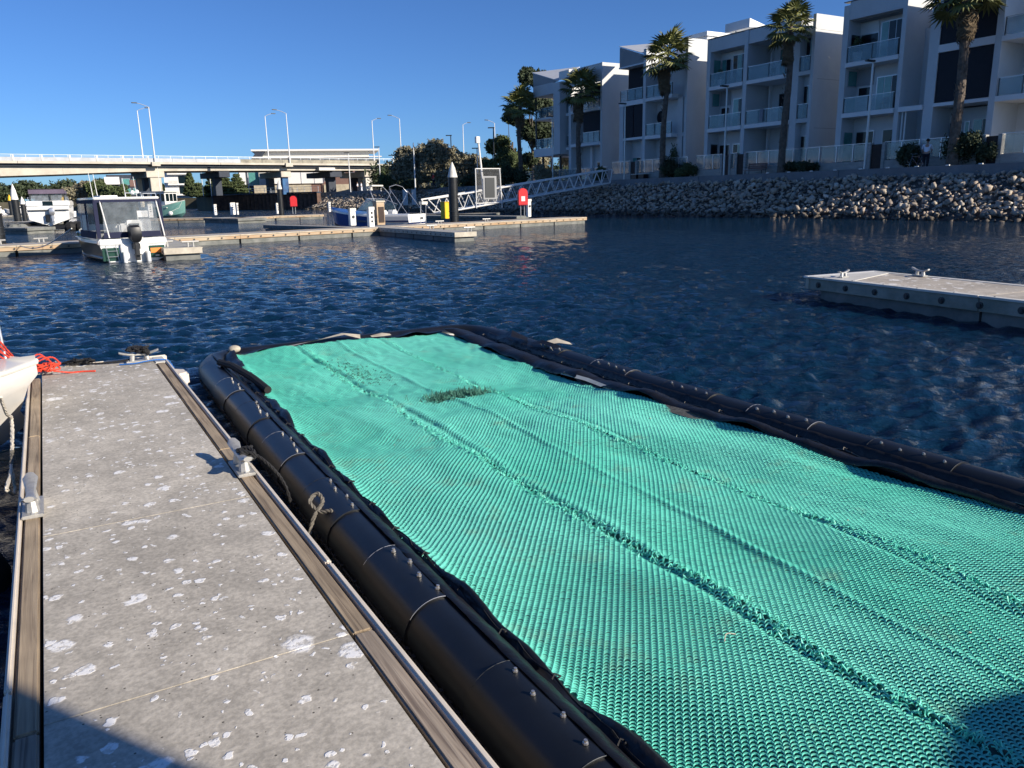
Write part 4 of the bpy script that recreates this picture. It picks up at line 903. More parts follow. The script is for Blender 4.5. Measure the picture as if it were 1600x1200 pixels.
# ================================================================ PEOPLE
def skin_body(name, joints, edges, mat, parent, sub=2, root=0):
    me = bpy.data.meshes.new(name); me.from_pydata([j[0] for j in joints], edges, []); o = link(name, me, mat, parent)
    o.modifiers.new('skin', 'SKIN'); sl = me.skin_vertices[0].data
    for i, j in enumerate(joints): sl[i].radius = j[1] if hasattr(j[1], '__len__') else (j[1], j[1])
    sl[root].use_root = True
    s_ = o.modifiers.new('sub', 'SUBSURF'); s_.levels = sub; s_.render_levels = sub
    return o
def person(name, label, loc, rot, sh, pants, hair, scale=1.0, walk=.18, lean=.12, arm='reach'):
    t = thing(name, label, 'person', loc, rot); t.scale = (scale,) * 3
    # faces +y local
    J = [((0, 0, .95), (.15, .11)), ((0, .02 + lean * .3, 1.15), (.14, .10)), ((0, lean * .8, 1.38), (.17, .11)), ((0, lean, 1.50), (.07, .07)), ((0, lean + .03, 1.58), (.055, .055)), ((0, lean + .05, 1.68), (.085, .10)), ((0, lean + .05, 1.76), (.07, .08)),
         ((-.2, lean * .9, 1.44), (.055, .055)), ((-.27, lean + .05, 1.18), (.045, .045)), ((-.22, lean + (.25 if arm == 'reach' else .02), 1.02), (.032, .032)), ((-.21, lean + (.33 if arm == 'reach' else .03), 1.00), (.035, .02)),
         ((.2, lean * .9, 1.44), (.055, .055)), ((.27, lean + .05, 1.18), (.045, .045)), ((.24, lean + (.25 if arm == 'reach' else -.02), 1.02), (.032, .032)), ((.23, lean + (.33 if arm == 'reach' else -.03), 1.00), (.035, .02)),
         ((-.1, 0, .88), (.10, .10)), ((-.11, walk * .6, .48), (.065, .065)), ((-.11, walk * .4, .09), (.045, .045)), ((-.11, walk * .4 + .16, .04), (.04, .035)),
         ((.1, 0, .88), (.10, .10)), ((.11, -walk * .2, .48), (.065, .065)), ((.11, -walk * 1.3, .12), (.045, .045)), ((.11, -walk * 1.3 + .15, .04), (.04, .035))]
    E_ = [(0, 1), (1, 2), (2, 3), (3, 4), (4, 5), (5, 6), (2, 7), (7, 8), (8, 9), (9, 10), (2, 11), (11, 12), (12, 13), (13, 14), (0, 15), (15, 16), (16, 17), (17, 18), (0, 19), (19, 20), (20, 21), (21, 22)]
    b = skin_body('body', J, E_, M['skin'], t)
    g1 = [((0, .01, .93), (.165, .125)), J[1][:1] + ((.165, .125),), J[2][:1] + ((.195, .135),), ((0, lean, 1.47), (.09, .09)), ((-.2, lean * .9, 1.44), (.075, .075)), ((-.26, lean + .04, 1.24), (.065, .065)), ((.2, lean * .9, 1.44), (.075, .075)), ((.26, lean + .04, 1.24), (.065, .065)), ((-.235, lean + .17, 1.08), (.05, .05)), ((.245, lean + .17, 1.08), (.05, .05))]
    skin_body('shirt', g1, [(0, 1), (1, 2), (2, 3), (2, 4), (4, 5), (2, 6), (6, 7), (5, 8), (7, 9)], sh, t)
    g2_ = [((0, 0, .95), (.165, .125)), ((-.1, 0, .86), (.115, .115)), ((-.11, walk * .6, .48), (.085, .085)), ((-.11, walk * .4, .10), (.065, .065)), ((.1, 0, .86), (.115, .115)), ((.11, -walk * .2, .48), (.085, .085)), ((.11, -walk * 1.3, .14), (.065, .065))]
    skin_body('trousers', g2_, [(0, 1), (1, 2), (2, 3), (0, 4), (4, 5), (5, 6)], pants, t)
    MB().ball((0, lean + .035, 1.745), .108, 8, .95).build('hair', hair, t, smooth=True)
    for sx in (-1, 1):
        MB().box(sx * .11 - .045, sx * .11 + .045, (walk * .4 if sx < 0 else -walk * 1.3) - .08, (walk * .4 if sx < 0 else -walk * 1.3) + .2, -.0, .09).build('shoe', M['black'], t, bevel=.02)
    return t
p = L(49.85, 32.2, 3.02)
person('person', 'person in a white shirt and dark trousers bending over a bicycle on the promenade', p, GRID + R(-62), M['shirt'], M['pants'], M['hair'], 1.04, .16, .16)
# bicycle
def bicycle(label, loc, rot):
    t = thing('bicycle', label, 'bicycle', loc, rot)
    for y in (-.52, .52):
        wv = MB().path([(0, y + .33 * math.cos(a * .3142), .35 + .33 * math.sin(a * .3142)) for a in range(20)], .018, 5, closed=True).build('wheel', M['rubber'], t)
        sp = MB()
        for a in range(8): sp.tube((0, y, .35), (0, y + .32 * math.cos(a * .785), .35 + .32 * math.sin(a * .785)), .004, .004, 3)
        sp.build('spoke', M['alum'], wv)
    fr = MB()
    for a, b in (((0, -.52, .35), (0, -.05, .32)), ((0, -.05, .32), (0, -.2, .85)), ((0, -.52, .35), (0, -.17, .78)), ((0, -.17, .78), (0, .36, .84)), ((0, -.05, .32), (0, .38, .76)), ((0, .34, .95), (0, .52, .35))): fr.tube(a, b, .018, .018, 5)
    fr.build('frame', M['darkblue'], t)
    MB().path([(-.28, .25, 1.0), (-.2, .34, 1.0), (0, .36, .98), (.2, .34, 1.0), (.28, .25, 1.0)], .014, 5).build('handlebar', M['alum'], t)
    MB().box(-.07, .07, -.33, -.07, .86, .92).build('saddle', M['black'], t, bevel=.02)
bicycle('bicycle held by the person in the white shirt on the promenade', L(49.75, 32.75, 3.02), GRID + R(-8))
p = DD(678, 293, 99)
person('person', 'distant walker in a red top on the path below the olive tree', (p.x, p.y, 2.98), R(100), M['redshirt'], M['pants'], M['hair'], 1.0, .2, .03, 'down')
for i, (px, r) in enumerate(((560, 150), (566, 150))):
    p = DD(px, 308, r); person('person', ('distant figure in white standing under the bridge, left of a pair', 'distant figure in white standing under the bridge, right of a pair')[i], (p.x, p.y, 2.98), R(90), M['shirt'], M['shirt'] if i else M['pants'], M['hair'], 1.0, .1, .02, 'down')
# ================================================================ FLOATING DOCKS (far)
DZ = 0.41
def pontoon(name, label, loc, rot, Ln, Wd, fascia='timber_far', board=3.0, bolt=.62, group=None, deck='deck_far', ends=(1, 1)):
    t = thing(name, label, 'floating dock', loc, rot, group)
    n = max(1, round(Ln / board)); w_ = Ln / n
    for i in range(n):
        BOX('deck_slab', M[deck], t, i * w_ + .008, (i + 1) * w_ - .008, .09, Wd - .09, DZ - .16, DZ - .004)
        for yy in ((-.0, .085), (Wd - .085, Wd)):
            BOX('fascia_board', M[fascia], t, i * w_ + .006, (i + 1) * w_ - .006, yy[0], yy[1], DZ - .20, DZ)
        BOX('float', M['pontoon'], t, i * w_ + .05, (i + 1) * w_ - .05, .06, Wd - .06, -.35, DZ - .225)
        BOX('rub_strip', M['timber_pale'], t, i * w_ + .006, (i + 1) * w_ - .006, -.03, -.002, DZ - .05, DZ - .01)
    bm_ = MB(); k = int(Ln / bolt)
    for i in range(k):
        x = (i + .5) * Ln / k
        for y, d in ((-.02, -1), (Wd, 1)):
            bm_.lathe([(.038, 0), (.038, .02)], 6, (0, 0, 0))
            q = bm_.v[-12:]; bm_.v[-12:] = [(x + a, y + d * c * .8, DZ - .125 + b) for a, b, c in q]
    o = bm_.build('bolt', M['alum_dark'], t); tag(o, kind='stuff')
    for e, xx in zip(ends, ((-.085, -.002), (Ln + .002, Ln + .085))):
        if e: BOX('end_board', M[fascia], t, xx[0], xx[1], .0, Wd, DZ - .20, DZ)
    return t
def cleat_far(label, p, rot=GRID, s=1.0):
    t = thing('dock_cleat', label, 'cleat', (p.x, p.y, DZ), rot, 'cleats on the far docks')
    MB().tube((-.16 * s, 0, .10 * s), (.16 * s, 0, .10 * s), .022 * s).tube((-.05 * s, 0, 0), (-.05 * s, 0, .10 * s), .02 * s).tube((.05 * s, 0, 0), (.05 * s, 0, .10 * s), .02 * s).build('horn', M['castalum'], t)
WA = math.atan(.235)
def walk(x, y=0): return L(-30, 28.95) + Vector((math.cos(GRID + WA), math.sin(GRID + WA), 0)) * x + Vector((-math.sin(GRID + WA), math.cos(GRID + WA), 0)) * y
pontoon('main_walkway', 'long floating walkway with sunlit timber edge crossing the marina in front of the boats', walk(0), GRID + WA, 62.5, 1.9)
f1 = G(709, 363.2, DZ)
# finger dock right of the power pedestals: runs back from f1 to the walkway
pontoon('finger_dock', 'wide finger dock with weathered side boards, its square end left of the tall black pile', (f1.x, f1.y, 0), GRID + R(90) + 0.0, 6.2, -1.15 * -1, 'timber_pale', 3.1) if False else None
def finger(label, w0, s0, w1, s1, fascia='timber_pale', group='finger docks'):
    return pontoon('finger_dock', label, L(w0, s0, 0), GRID, w1 - w0, s1 - s0, fascia) if False else _finger(label, w0, s0, w1, s1, fascia, group)
def _finger(label, w0, s0, w1, s1, fascia, group):
    # length along s: local x -> +s, local y -> -w
    return pontoon('finger_dock', label, L(w1, s0, 0), GRID + R(90), s1 - s0, w1 - w0, fascia, 2.2, .5, group, ends=(1, 0))
fw, fs = ws(f1)
_finger('wide finger dock pointing at the viewer, left of the tall black pile with white cone', fw, fs, fw + 1.05, 36 + .235 * (fw + 1) - .15, 'timber_pale', 'finger docks')
_finger('finger dock beside the green and white cabin boat', 3.3, 28.6, 4.5, 36.8, 'timber_pale', 'finger docks')
# link deck behind the pedestals and small dark finger
p = walk(46.5, 1.95)
pontoon('finger_dock', 'low dark finger dock going back beside the blue and white speedboat', (p.x, p.y, 0), GRID + R(90) + .25, 9.5, .8, 'pontoon', 3, .6, 'finger docks', ends=(0, 1))
# second (rear) walkway
pA, pB = G(232, 339, DZ), G(352, 337.6, DZ); 
def dock_between(name, label, a, b, wd, fascia='timber_far', group=None, off=0):
    d = b - a; return pontoon(name, label, (a.x, a.y, 0), math.atan2(d.y, d.x), d.length, wd, fascia, 3.0, .7, group)
R2A, R2B = G(236, 341.8, DZ), G(505, 335.5, DZ)
dock_between('rear_walkway', 'second floating walkway behind the first, in front of the mint boat', R2A, G(318, 340.2, DZ), 1.8)
dock_between('rear_walkway', 'rear walkway section with pale timber edge left of the black pile with the pale cone', G(372, 340.8, DZ), G(430, 337.5, DZ), 1.6)
dock_between('rear_walkway', 'rear walkway section running right towards the speedboat bow', G(431, 337.2, DZ), G(505, 335, DZ), 1.5)
dock_between('dark_pontoon', 'dark shaded pontoon between two pale walkway sections on the rear walkway', G(318, 340.6, DZ), G(371, 341.6, DZ), 2.6, 'pontoon')
dock_between('ramp_landing', 'floating landing under the foot of the white ramp', G(655, 334.5, DZ), G(770, 333, DZ), 2.2, 'pontoon')
dock_between('ramp_landing', 'long shaded pontoon joining the ramp landing to the end of the main walkway', G(655, 336.6, DZ), G(806, 337.8, DZ), 1.2, 'pontoon')
dock_between('far_left_pontoon', 'low pontoon at the base of the tall pile left of the white cruiser', G(3, 356, DZ), G(41, 356, DZ), 2.0, 'pontoon')
dock_between('far_left_pontoon', 'pale pontoon seen between the left pile and the white cruiser', G(8, 347, DZ), G(50, 346.5, DZ), 4, 'timber_pale')
dock_between('far_left_pontoon', 'farthest thin white pontoon near the yellow capped posts', G(0, 337, DZ), G(48, 336, DZ), 2, 'timber_pale')

# right-hand pier (close): corners surveyed
a, b_, c = G(1265, 432, DZ), G(1600, 470, DZ), G(1300, 423, DZ)
d = (a - b_); 
ang = math.atan2(d.y, d.x) + math.pi      # local +x runs from the near-left corner towards the viewer's right
t = thing('concrete_pier', 'close concrete floating pier entering from the right edge with white droppings on top', 'floating dock', (a.x, a.y, 0), ang)
PL, PWD = 16.0, 1.62
M['pierdeck'] = None
def guano_concrete(name, base, dens=1.0, scale=1.0):
    m = bpy.data.materials.new(name); m.use_nodes = True; n, l = nodes_of(m); b = n['Principled BSDF']; b.inputs['Roughness'].default_value = .88
    tc = n.new('ShaderNodeTexCoord')
    def N(sc, det=6, dist=0): 
        z = n.new('ShaderNodeTexNoise'); z.inputs['Scale'].default_value = sc; z.inputs['Detail'].default_value = det; z.inputs['Distortion'].default_value = dist; l.new(tc.outputs['Object'], z.inputs[0]); return z
    def mth(op, a, b2=None):
        z = n.new('ShaderNodeMath'); z.operation = op
        for i, x in enumerate((a, b2)):
            if x is None: continue
            if isinstance(x, (int, float)): z.inputs[i].default_value = x
            else: l.new(x, z.inputs[i])
        return z.outputs[0]
    def mixc(f, c1, c2):
        z = n.new('ShaderNodeMix'); z.data_type = 'RGBA'
        for s_, x in ((0, f), (6, c1), (7, c2)):
            if isinstance(x, tuple): z.inputs[s_].default_value = (*x, 1)
            elif isinstance(x, (int, float)): z.inputs[s_].default_value = x
            else: l.new(x, z.inputs[s_])
        return z.outputs[2]
    broad = N(1.1, 5); fine = N(60, 4); mid = N(9, 6)
    r1 = n.new('ShaderNodeMapRange'); r1.inputs[1].default_value = .35; r1.inputs[2].default_value = .65; l.new(broad.outputs[0], r1.inputs[0])
    c = mixc(r1.outputs[0], tuple(x * .82 for x in base), tuple(x * 1.10 for x in base))
    r2 = n.new('ShaderNodeMapRange'); r2.inputs[1].default_value = .38; r2.inputs[2].default_value = .62; r2.inputs[3].default_value = .88; r2.inputs[4].default_value = 1.08; l.new(mid.outputs[0], r2.inputs[0])
    r3 = n.new('ShaderNodeMapRange'); r3.inputs[1].default_value = .35; r3.inputs[2].default_value = .65; r3.inputs[3].default_value = .82; r3.inputs[4].default_value = 1.15; l.new(fine.outputs[0], r3.inputs[0])
    mu = mth('MULTIPLY', r2.outputs[0], r3.outputs[0])
    vm = n.new('ShaderNodeVectorMath'); vm.operation = 'SCALE'; l.new(c, vm.inputs[0]); l.new(mu, vm.inputs['Scale']); c = vm.outputs[0]
    # dark pits
    pv = n.new('ShaderNodeTexVoronoi'); pv.inputs['Scale'].default_value = 42; l.new(tc.outputs['Object'], pv.inputs[0])
    sp = n.new('ShaderNodeSeparateColor'); l.new(pv.outputs['Color'], sp.inputs[0])
    pit = mth('MULTIPLY', mth('LESS_THAN', pv.outputs['Distance'], .16), mth('GREATER_THAN', sp.outputs[0], .86))
    c = mixc(pit, c, tuple(x * .22 for x in base))
    # droppings: irregular blobs of several sizes inside patches
    wob = N(22, 3); wb = n.new('ShaderNodeVectorMath'); wb.operation = 'SCALE'; wb.inputs['Scale'].default_value = .055; l.new(wob.outputs['Color'], wb.inputs[0])
    wa = n.new('ShaderNodeVectorMath'); wa.operation = 'ADD'; l.new(tc.outputs['Object'], wa.inputs[0]); l.new(wb.outputs[0], wa.inputs[1])
    patch = N(1.7, 2)
    tot = None
    for sc, th, rad in ((5.0 * scale, .50, .29), (9.5 * scale, .46, .32), (15 * scale, .55, .36), (27 * scale, .66, .38), (3.1 * scale, .60, .24)):
        v = n.new('ShaderNodeTexVoronoi'); v.inputs['Scale'].default_value = sc; l.new(wa.outputs[0], v.inputs[0])
        s2 = n.new('ShaderNodeSeparateColor'); l.new(v.outputs['Color'], s2.inputs[0])
        pr = mth('ADD', s2.outputs[0], mth('MULTIPLY', mth('SUBTRACT', patch.outputs[0], .5), 1.5 * dens))
        on = mth('GREATER_THAN', pr, th)
        rr = mth('MULTIPLY', s2.outputs[1], rad)
        e = n.new('ShaderNodeMapRange'); l.new(mth('SUBTRACT', rr, v.outputs['Distance']), e.inputs[0]); e.inputs[1].default_value = -.01; e.inputs[2].default_value = .045
        z = mth('MULTIPLY', on, e.outputs[0]); tot = z if tot is None else mth('MAXIMUM', tot, z)
    holes = N(48, 3); hr = n.new('ShaderNodeMapRange'); hr.inputs[1].default_value = .36; hr.inputs[2].default_value = .52; hr.inputs[3].default_value = .35; l.new(holes.outputs[0], hr.inputs[0])
    tot = mth('MULTIPLY', mth('MULTIPLY', tot, hr.outputs[0]), 1.0)
    c = mixc(tot, c, (.88, .87, .84)); l.new(c, b.inputs['Base Color'])
    hsum = mth('ADD', mth('MULTIPLY', fine.outputs[0], .5), mth('MULTIPLY', tot, .8)); hsum = mth('SUBTRACT', hsum, mth('MULTIPLY', pit, .8))
    bp = n.new('ShaderNodeBump'); bp.inputs['Strength'].default_value = .55; bp.inputs['Distance'].default_value = .004; l.new(hsum, bp.inputs['Height']); l.new(bp.outputs[0], b.inputs['Normal'])
    return m
M['deck_near'] = guano_concrete('dock_concrete', (0.52, 0.475, 0.395))
M['deck_pier'] = guano_concrete('pier_concrete', (0.46, 0.41, 0.34), 1.0, .5)
for k in range(5):
    MB().prism([(k * 3.2 + (.9 if k == 0 else .008), .10), (k * 3.2 + 3.192, .10), (k * 3.2 + 3.192, PWD - .1), (k * 3.2 + (.35 if k == 0 else .008), PWD - .1)] if k == 0 else [(k * 3.2 + .008, .1), (k * 3.2 + 3.192, .1), (k * 3.2 + 3.192, PWD - .1), (k * 3.2 + .008, PWD - .1)], DZ - .2, DZ - .005).build('deck_slab', M['deck_pier'], t, bevel=.004)
    BOX('fascia_board', M['fascia_worn_shade'], t, k * 3.2 + .004, k * 3.2 + 3.196, -.0, .09, DZ - .22, DZ - .035, .006)
    BOX('fascia_board', M['fascia_worn_shade'], t, k * 3.2 + .004, k * 3.2 + 3.196, PWD - .09, PWD, DZ - .22, DZ - .035, .006)
    BOX('edge_strip', M['offwhite'], t, k * 3.2 + .004, k * 3.2 + 3.196, -.03, .10, DZ - .03, DZ + .004, .006)
    BOX('edge_strip', M['offwhite'], t, k * 3.2 + .004, k * 3.2 + 3.196, PWD - .1, PWD + .03, DZ - .03, DZ + .004, .006)
    BOX('float', M['pontoon'], t, k * 3.2 + (.22 if k == 0 else .02), k * 3.2 + 3.18, .07, PWD - .07, -.4, DZ - .23)
BOX('end_board', M['timber_pale'], t, -.09, -.004, .0, PWD, DZ - .22, DZ - .035, .006); BOX('edge_strip', M['white'], t, -.12, .0, -.03, PWD + .03, DZ - .03, DZ + .003, .006)
MB().prism([(.0, .101), (.89, .101), (.34, PWD - .101), (.0, PWD - .101)], DZ - .12, DZ + .001).build('corner_plate', M['offwhite'], t)
bn = 26; 
bmesh_me = MB().lathe([(.052, 0), (.052, .012), (.03, .014), (.03, .03)], 10).mesh('bolt_washer')
for i in range(bn):
    o = link('bolt', bmesh_me, M['alum_dark'], t, (.22 + i * .60, -.001, DZ - .13)); o.rotation_euler = (R(90), 0, 0)
for i in range(22): o = link('strip_screw', MB().lathe([(.012, 0), (.012, .008)], 6).mesh('s') if i == 0 else SCM, M['alum_dark'], t, (.3 + i * .62, .03, DZ + .002)); SCM = o.data

# near-type cleat: wide-horned cast cleat with two legs
def cast_cleat(label, loc, rot, group='cast cleats bolted to the docks', sc=1.0):
    t = thing('dock_cleat', label, 'cleat', loc, rot, group)
    secs = []
    for i in range(17):
        u = -1 + 2 * i / 16; y = u * .165 * sc; au = abs(u)
        wd = (.017 + .014 * au ** 1.5) * sc * (1 if au < .95 else .6); th = .012 * sc; z = (.066 + .030 * au ** 2) * sc
        tw = 0.0
        secs.append([(wd * math.cos(a * .7854), y, z + th * math.sin(a * .7854)) for a in range(8)])
    MB().loft(secs, close=True, cap0=True, cap1=True).build('horn', M['castalum'], t, smooth=True)
    for sg in (-1, 1):
        MB().loft([[((.026 - .008 * q) * sc * math.cos(a * .7854), sg * (.055 + .01 * (1 - q)) * sc + .022 * sc * math.sin(a * .7854), (.012 + .056 * q) * sc) for a in range(8)] for q in (0, .3, .7, 1)], close=True).build('leg', M['castalum'], t, smooth=True)
    BOX('base_plate', M['castalum'], t, -.038 * sc, .038 * sc, -.115 * sc, .115 * sc, 0, .014 * sc, .004)
    for yy in (-.095, .095): MB().lathe([(.009, .014), (.009, .021)], 6, (0, yy * sc, 0)).build('bolt', M['alum'], t)
    return t
cp = G(1399, 435, DZ); cast_cleat('pale cast cleat on the near corner of the concrete pier at the right', (cp.x - .4, cp.y + .1, DZ + .005), ang + R(20) , sc=1.15)
p = G(1296, 433, DZ); 
def pier_at(x, y): return a + Vector((math.cos(ang), math.sin(ang), 0)) * x + Vector((-math.sin(ang), math.cos(ang), 0)) * y
for o in [x for x in bpy.data.objects if x.name.startswith('dock_cleat') and x.get('label', '').startswith('pale cast')]: o.location = pier_at(.42, .35) + Vector((0, 0, .003))
cast_cleat('pale cast cleat on the far edge of the concrete pier at the right', pier_at(1.0, 1.50) + Vector((0, 0, .006)), ang + R(75), sc=1.3)

# piles
def pile(label, px, py, pyt, r=.36, cone=.9, mat_cone='offwhite', group='black mooring piles with cone tops', z0=DZ):
    p = G(px, py, z0); z = DD(px, pyt, math.hypot(p.x, p.y)).z
    t = thing('mooring_pile', label, 'pile', (p.x, p.y, -1.0), 0, group)
    hh = z + 1.0
    MB().lathe([(r, 0), (r, hh - cone)], 18).build('shaft', M['pile'], t, smooth=True)
    MB().lathe([(r + .015, hh - cone + .002), (r * .99, hh - cone + .1), (r * .62, hh - cone * .4), (.02, hh)], 18).build('cap', M[mat_cone], t, smooth=True)
    for k in range(2): MB().lathe([(r + .03, 0), (r + .03, .05)], 18, (0, 0, 1.0 + DZ + .25 + k * .28)).build('collar', M['alum_dark'], t)
    return t
pile('tall black pile with white cone standing on the main walkway, in front of the ramp', 709.5, 344, 253, .30, .95)
pile('black pile with pale cone left of the red life-ring case on the rear walkway', 440, 336, 281, .25, .9)
pile('tall black pile with a bright white cone left of the white cruiser', 29, 350, 287, .33, 1.5, 'white', z0=.1)
t = pile('dark pile cut by the left edge of the photo, standing on the main walkway', -3, 376, 300, .30, .9)
for px, py, pyt, lab in ((19, 336, 304, 'thin dark pile with a yellow cap at the far left'), (104, 350, 302, 'thin pile with a yellow cap behind the white cruiser'), (39, 340, 307, 'thin dark pile with a small white cap right of the tall left pile')):
    pile(lab, px, py, pyt, .28 if px < 100 else .2, .9, 'yellow' if 'yellow' in lab else 'white', 'thin far piles')

# power pedestals
def pedestal(label, px, py, h=1.05, w_=.16, style=0, z0=DZ, rot=GRID + WA):
    p = G(px, py, z0)
    t = thing('power_pedestal', label, 'pedestal', (p.x, p.y, z0), rot, 'service pedestals on the docks')
    BOX('body', M['white'], t, -w_, w_, -.12, .12, 0, h, .02)
    MB().prism_axis([(-.14, h + .002), (.14, h + .002), (.14, h + .06), (-.14, h + .16)], -w_ - .02, w_ + .02, 'x').build('cap', M['offwhite'], t)
    if style == 0: MB().prism_axis([(.085 * math.cos(a * .524), h - .32 + .085 * math.sin(a * .524)) for a in range(12)], -.15, -.123, 'y').build('meter', M['alum_dark'], t)
    else:
        for k in range(3): MB().box(-.05, .05, -.15, -.123, h - .2 - k * .22, h - .1 - k * .22).build('socket', M['alum_dark'], t)
pedestal('white power pedestal with round grey meter, left of a pair in front of the speedboat', 551, 352.5, .80, .18)
pedestal('white power pedestal with stacked sockets, between the round-meter one and the timber post', 580, 354.5, .88, .16, 1)
pedestal('white power pedestal right of the red life-ring case near the end of the main walkway', 826, 339, 1.05, .15, 0)
pedestal('white pedestal at the left end of the rear walkway beside the mint boat', 236, 340, 1.2, .22, 1)
pedestal('slim white pedestal in front of the left end of the brown sheet piles', 337, 336, 1.0, .14, 1)
pedestal('wide white pedestal, left of two close together in front of the sheet piles', 364.5, 335.5, 1.15, .26, 1)
pedestal('slim white pedestal just right of the wide one in front of the sheet piles', 371.5, 335.5, 1.1, .09, 1)
pedestal('white pedestal just left of the black pile with the pale cone', 434, 334, 1.0, .14, 1)
pedestal('white pedestal behind the bow of the speedboat', 515, 331, 1.0, .14, 1)
# timber-framed hose box beside the sockets
p = G(593, 351.5, DZ); t = thing('hose_cabinet', 'timber cabinet with a dark front beside the white socket pedestal', 'cabinet', (p.x, p.y, DZ), GRID + WA)
BOX('body', M['timber_far'], t, -.26, .26, -.2, .2, 0, 1.25, .01); BOX('door', M['gate'], t, -.17, .20, -.23, -.203, .14, 1.0); BOX('top', M['timber_pale'], t, -.3, .3, -.24, .24, 1.252, 1.34)
# life-ring cases
def ring_case(label, px, py, pyt, s=1.0, lab=True):
    p = G(px, py, DZ); zt = DD(px, pyt, math.hypot(p.x, p.y)).z; H = zt - DZ
    t = thing('life_ring_case', label, 'life-ring case', (p.x, p.y, DZ), GRID + WA - R(25))
    for xx in (-.14 * s, .14 * s): MB().tube((xx, .05, 0), (xx, .05, H * .5), .028 * s, .028 * s, 6).build('leg', M['galv'], t)
    hw = .36 * s; z0 = H * .42
    pr = [(-hw, z0), (hw, z0), (hw, H - hw * .9)] + [(hw * math.cos(a * math.pi / 8), H - hw * .9 + hw * .9 * math.sin(a * math.pi / 8)) for a in range(1, 8)] + [(-hw, H - hw * .9)]
    MB().prism_axis(pr, -.13 * s, .13 * s, 'y').build('case', M['red'], t, bevel=.03)
    if lab: BOX('label_plate', M['white'], t, -.14 * s, .14 * s, -.142 * s, -.132 * s, z0 + .28 * s, z0 + .62 * s)
    return t
ring_case('red life-ring case with a white label near the end of the main walkway', 817, 339.5, 294, .95)
ring_case('plain red life-ring case beside the sheet pile quay', 460, 334.5, 306, 1.0, False)
# yellow cabinet
p = G(698, 341.5, DZ); t = thing('yellow_cabinet', 'bright yellow cabinet left of the tall black pile at the ramp foot', 'cabinet', (p.x, p.y, DZ), GRID + WA)
BOX('body', M['yellow'], t, -.32, .32, -.25, .25, 0, 1.08, .02); BOX('lid', M['yellow'], t, -.35, .35, -.28, .28, 1.082, 1.14, .01)

for i, (x, y, lab) in enumerate([(29.5, 1.6, 'small cleat, left of two close together on the main walkway right of the cabin boat'), (31.0, 1.6, 'small cleat, right of two close together on the main walkway right of the cabin boat'), (50.5, .3, 'small cleat at the foot of the tall black pile on the main walkway'), (54.0, .3, 'small cleat midway between the tall black pile and the red life-ring case')]): cleat_far(lab, walk(x, y), s=1.6)
cleat_far('small cleat on the end of the wide finger dock', L(fw + .9, fs + .3), s=1.7)
cleat_far('small cleat at the junction of the wide finger dock and the walkway', L(fw + .9, fs + 4.2), s=1.7)
cleat_far('small dark cleat on the end of the dock beside the cabin boat', L(4.2, 28.9), s=1.7)
cleat_far('small cleat at the left edge of the dock end beside the cabin boat', L(3.5, 29.8), s=1.7)

# gangway ramp
rs = 64.0
wt, zt_ = PS(946, 288, rs); wb, zb_ = PS(700, 333, rs)
wb0, _ = PS(684, 332, rs)
t = thing('access_ramp', 'white steel truss ramp rising from the floating docks to the promenade', 'ramp', L(wb0, rs, DZ), GRID)
run = wt - wb0; rise = 2.75 - DZ; Hh = 1.15
def zr(x): return .12 + rise * x / run
npan = 17
for side, yy in enumerate((-.75, .75)):
    MB().path([(0, yy, zr(0)), (run, yy, zr(run))], .07, 6).build('bottom_chord', M['white'], t)
    MB().path([(-1.2, yy, zr(0) + Hh), (run + .2, yy, zr(run) + Hh + .1)], .07, 6).build('top_chord', M['white'], t)
    for k in range(npan):
        x0 = run * k / npan; x1 = run * (k + 1) / npan; xm = (x0 + x1) / 2
        MB().tube((x0, yy, zr(x0)), (xm, yy, zr(xm) + Hh), .032, .032, 5).build('brace', M['white'], t)
        MB().tube((xm, yy, zr(xm) + Hh), (x1, yy, zr(x1)), .032, .032, 5).build('brace', M['white'], t)
    MB().tube((-1.2, yy, zr(0) + Hh), (0, yy, zr(0)), .045, .045, 5).build('end_brace', M['white'], t)
    MB().tube((run, yy, zr(run)), (run + .25, yy, zr(run) + Hh + .1), .05, .05, 5).build('end_brace', M['white'], t)
MB().prism_axis([(0, zr(0) - .02), (run, zr(run) - .02), (run, zr(run) + .03), (0, zr(0) + .03)], -.68, .68, 'y').build('tread_deck', M['galv'], t)
# gate mesh panel + mast over the ramp
wg, zg = PS(765, 300, rs - .9)
t = thing('gate_screen', 'wire gate screen with a grey notice panel standing on the white ramp', 'gate', L(wg, rs - .9, zr(wg - wb0) + DZ), GRID)
for xx in (-1.35, 1.25): MB().tube((xx, 0, -.3), (xx * .93 - .1, 0, 3.1), .045, .045, 6).build('post', M['gpole'], t)
MB().box(-1.3, 1.15, -.02, .02, 3.05, 3.12).box(-1.35, 1.2, -.02, .02, .1, .16).build('frame', M['gpole'], t)
gm = MB()
for k in range(22): gm.box(-1.25 + k * .115, -1.24 + k * .115, -.006, .006, .15, 3.05)
for k in range(26): gm.box(-1.3, 1.2, -.006, .006, .2 + k * .112, .208 + k * .112)
tag(gm.build('wire_mesh', M['render_dark'], t), kind='stuff')
BOX('notice_panel', M['alum_dark'], t, -.45, .5, -.06, -.02, .6, 2.3, .01); BOX('notice_frame', M['render_dark'], t, -.62, .72, -.018, -.008, .45, 2.45)
t = thing('camera_mast', 'white mast with security cameras beside the gate screen on the ramp', 'mast', L(wg - .2, rs - .4, zr(wg - wb0) + DZ), GRID)
MB().tube((0, 0, 0), (-.55, 0, 5.6), .10, .09, 8).build('pole', M['white'], t)
MB().box(-.80, -.42, -.16, .16, 5.25, 5.8).build('camera', M['white'], t, bevel=.03)
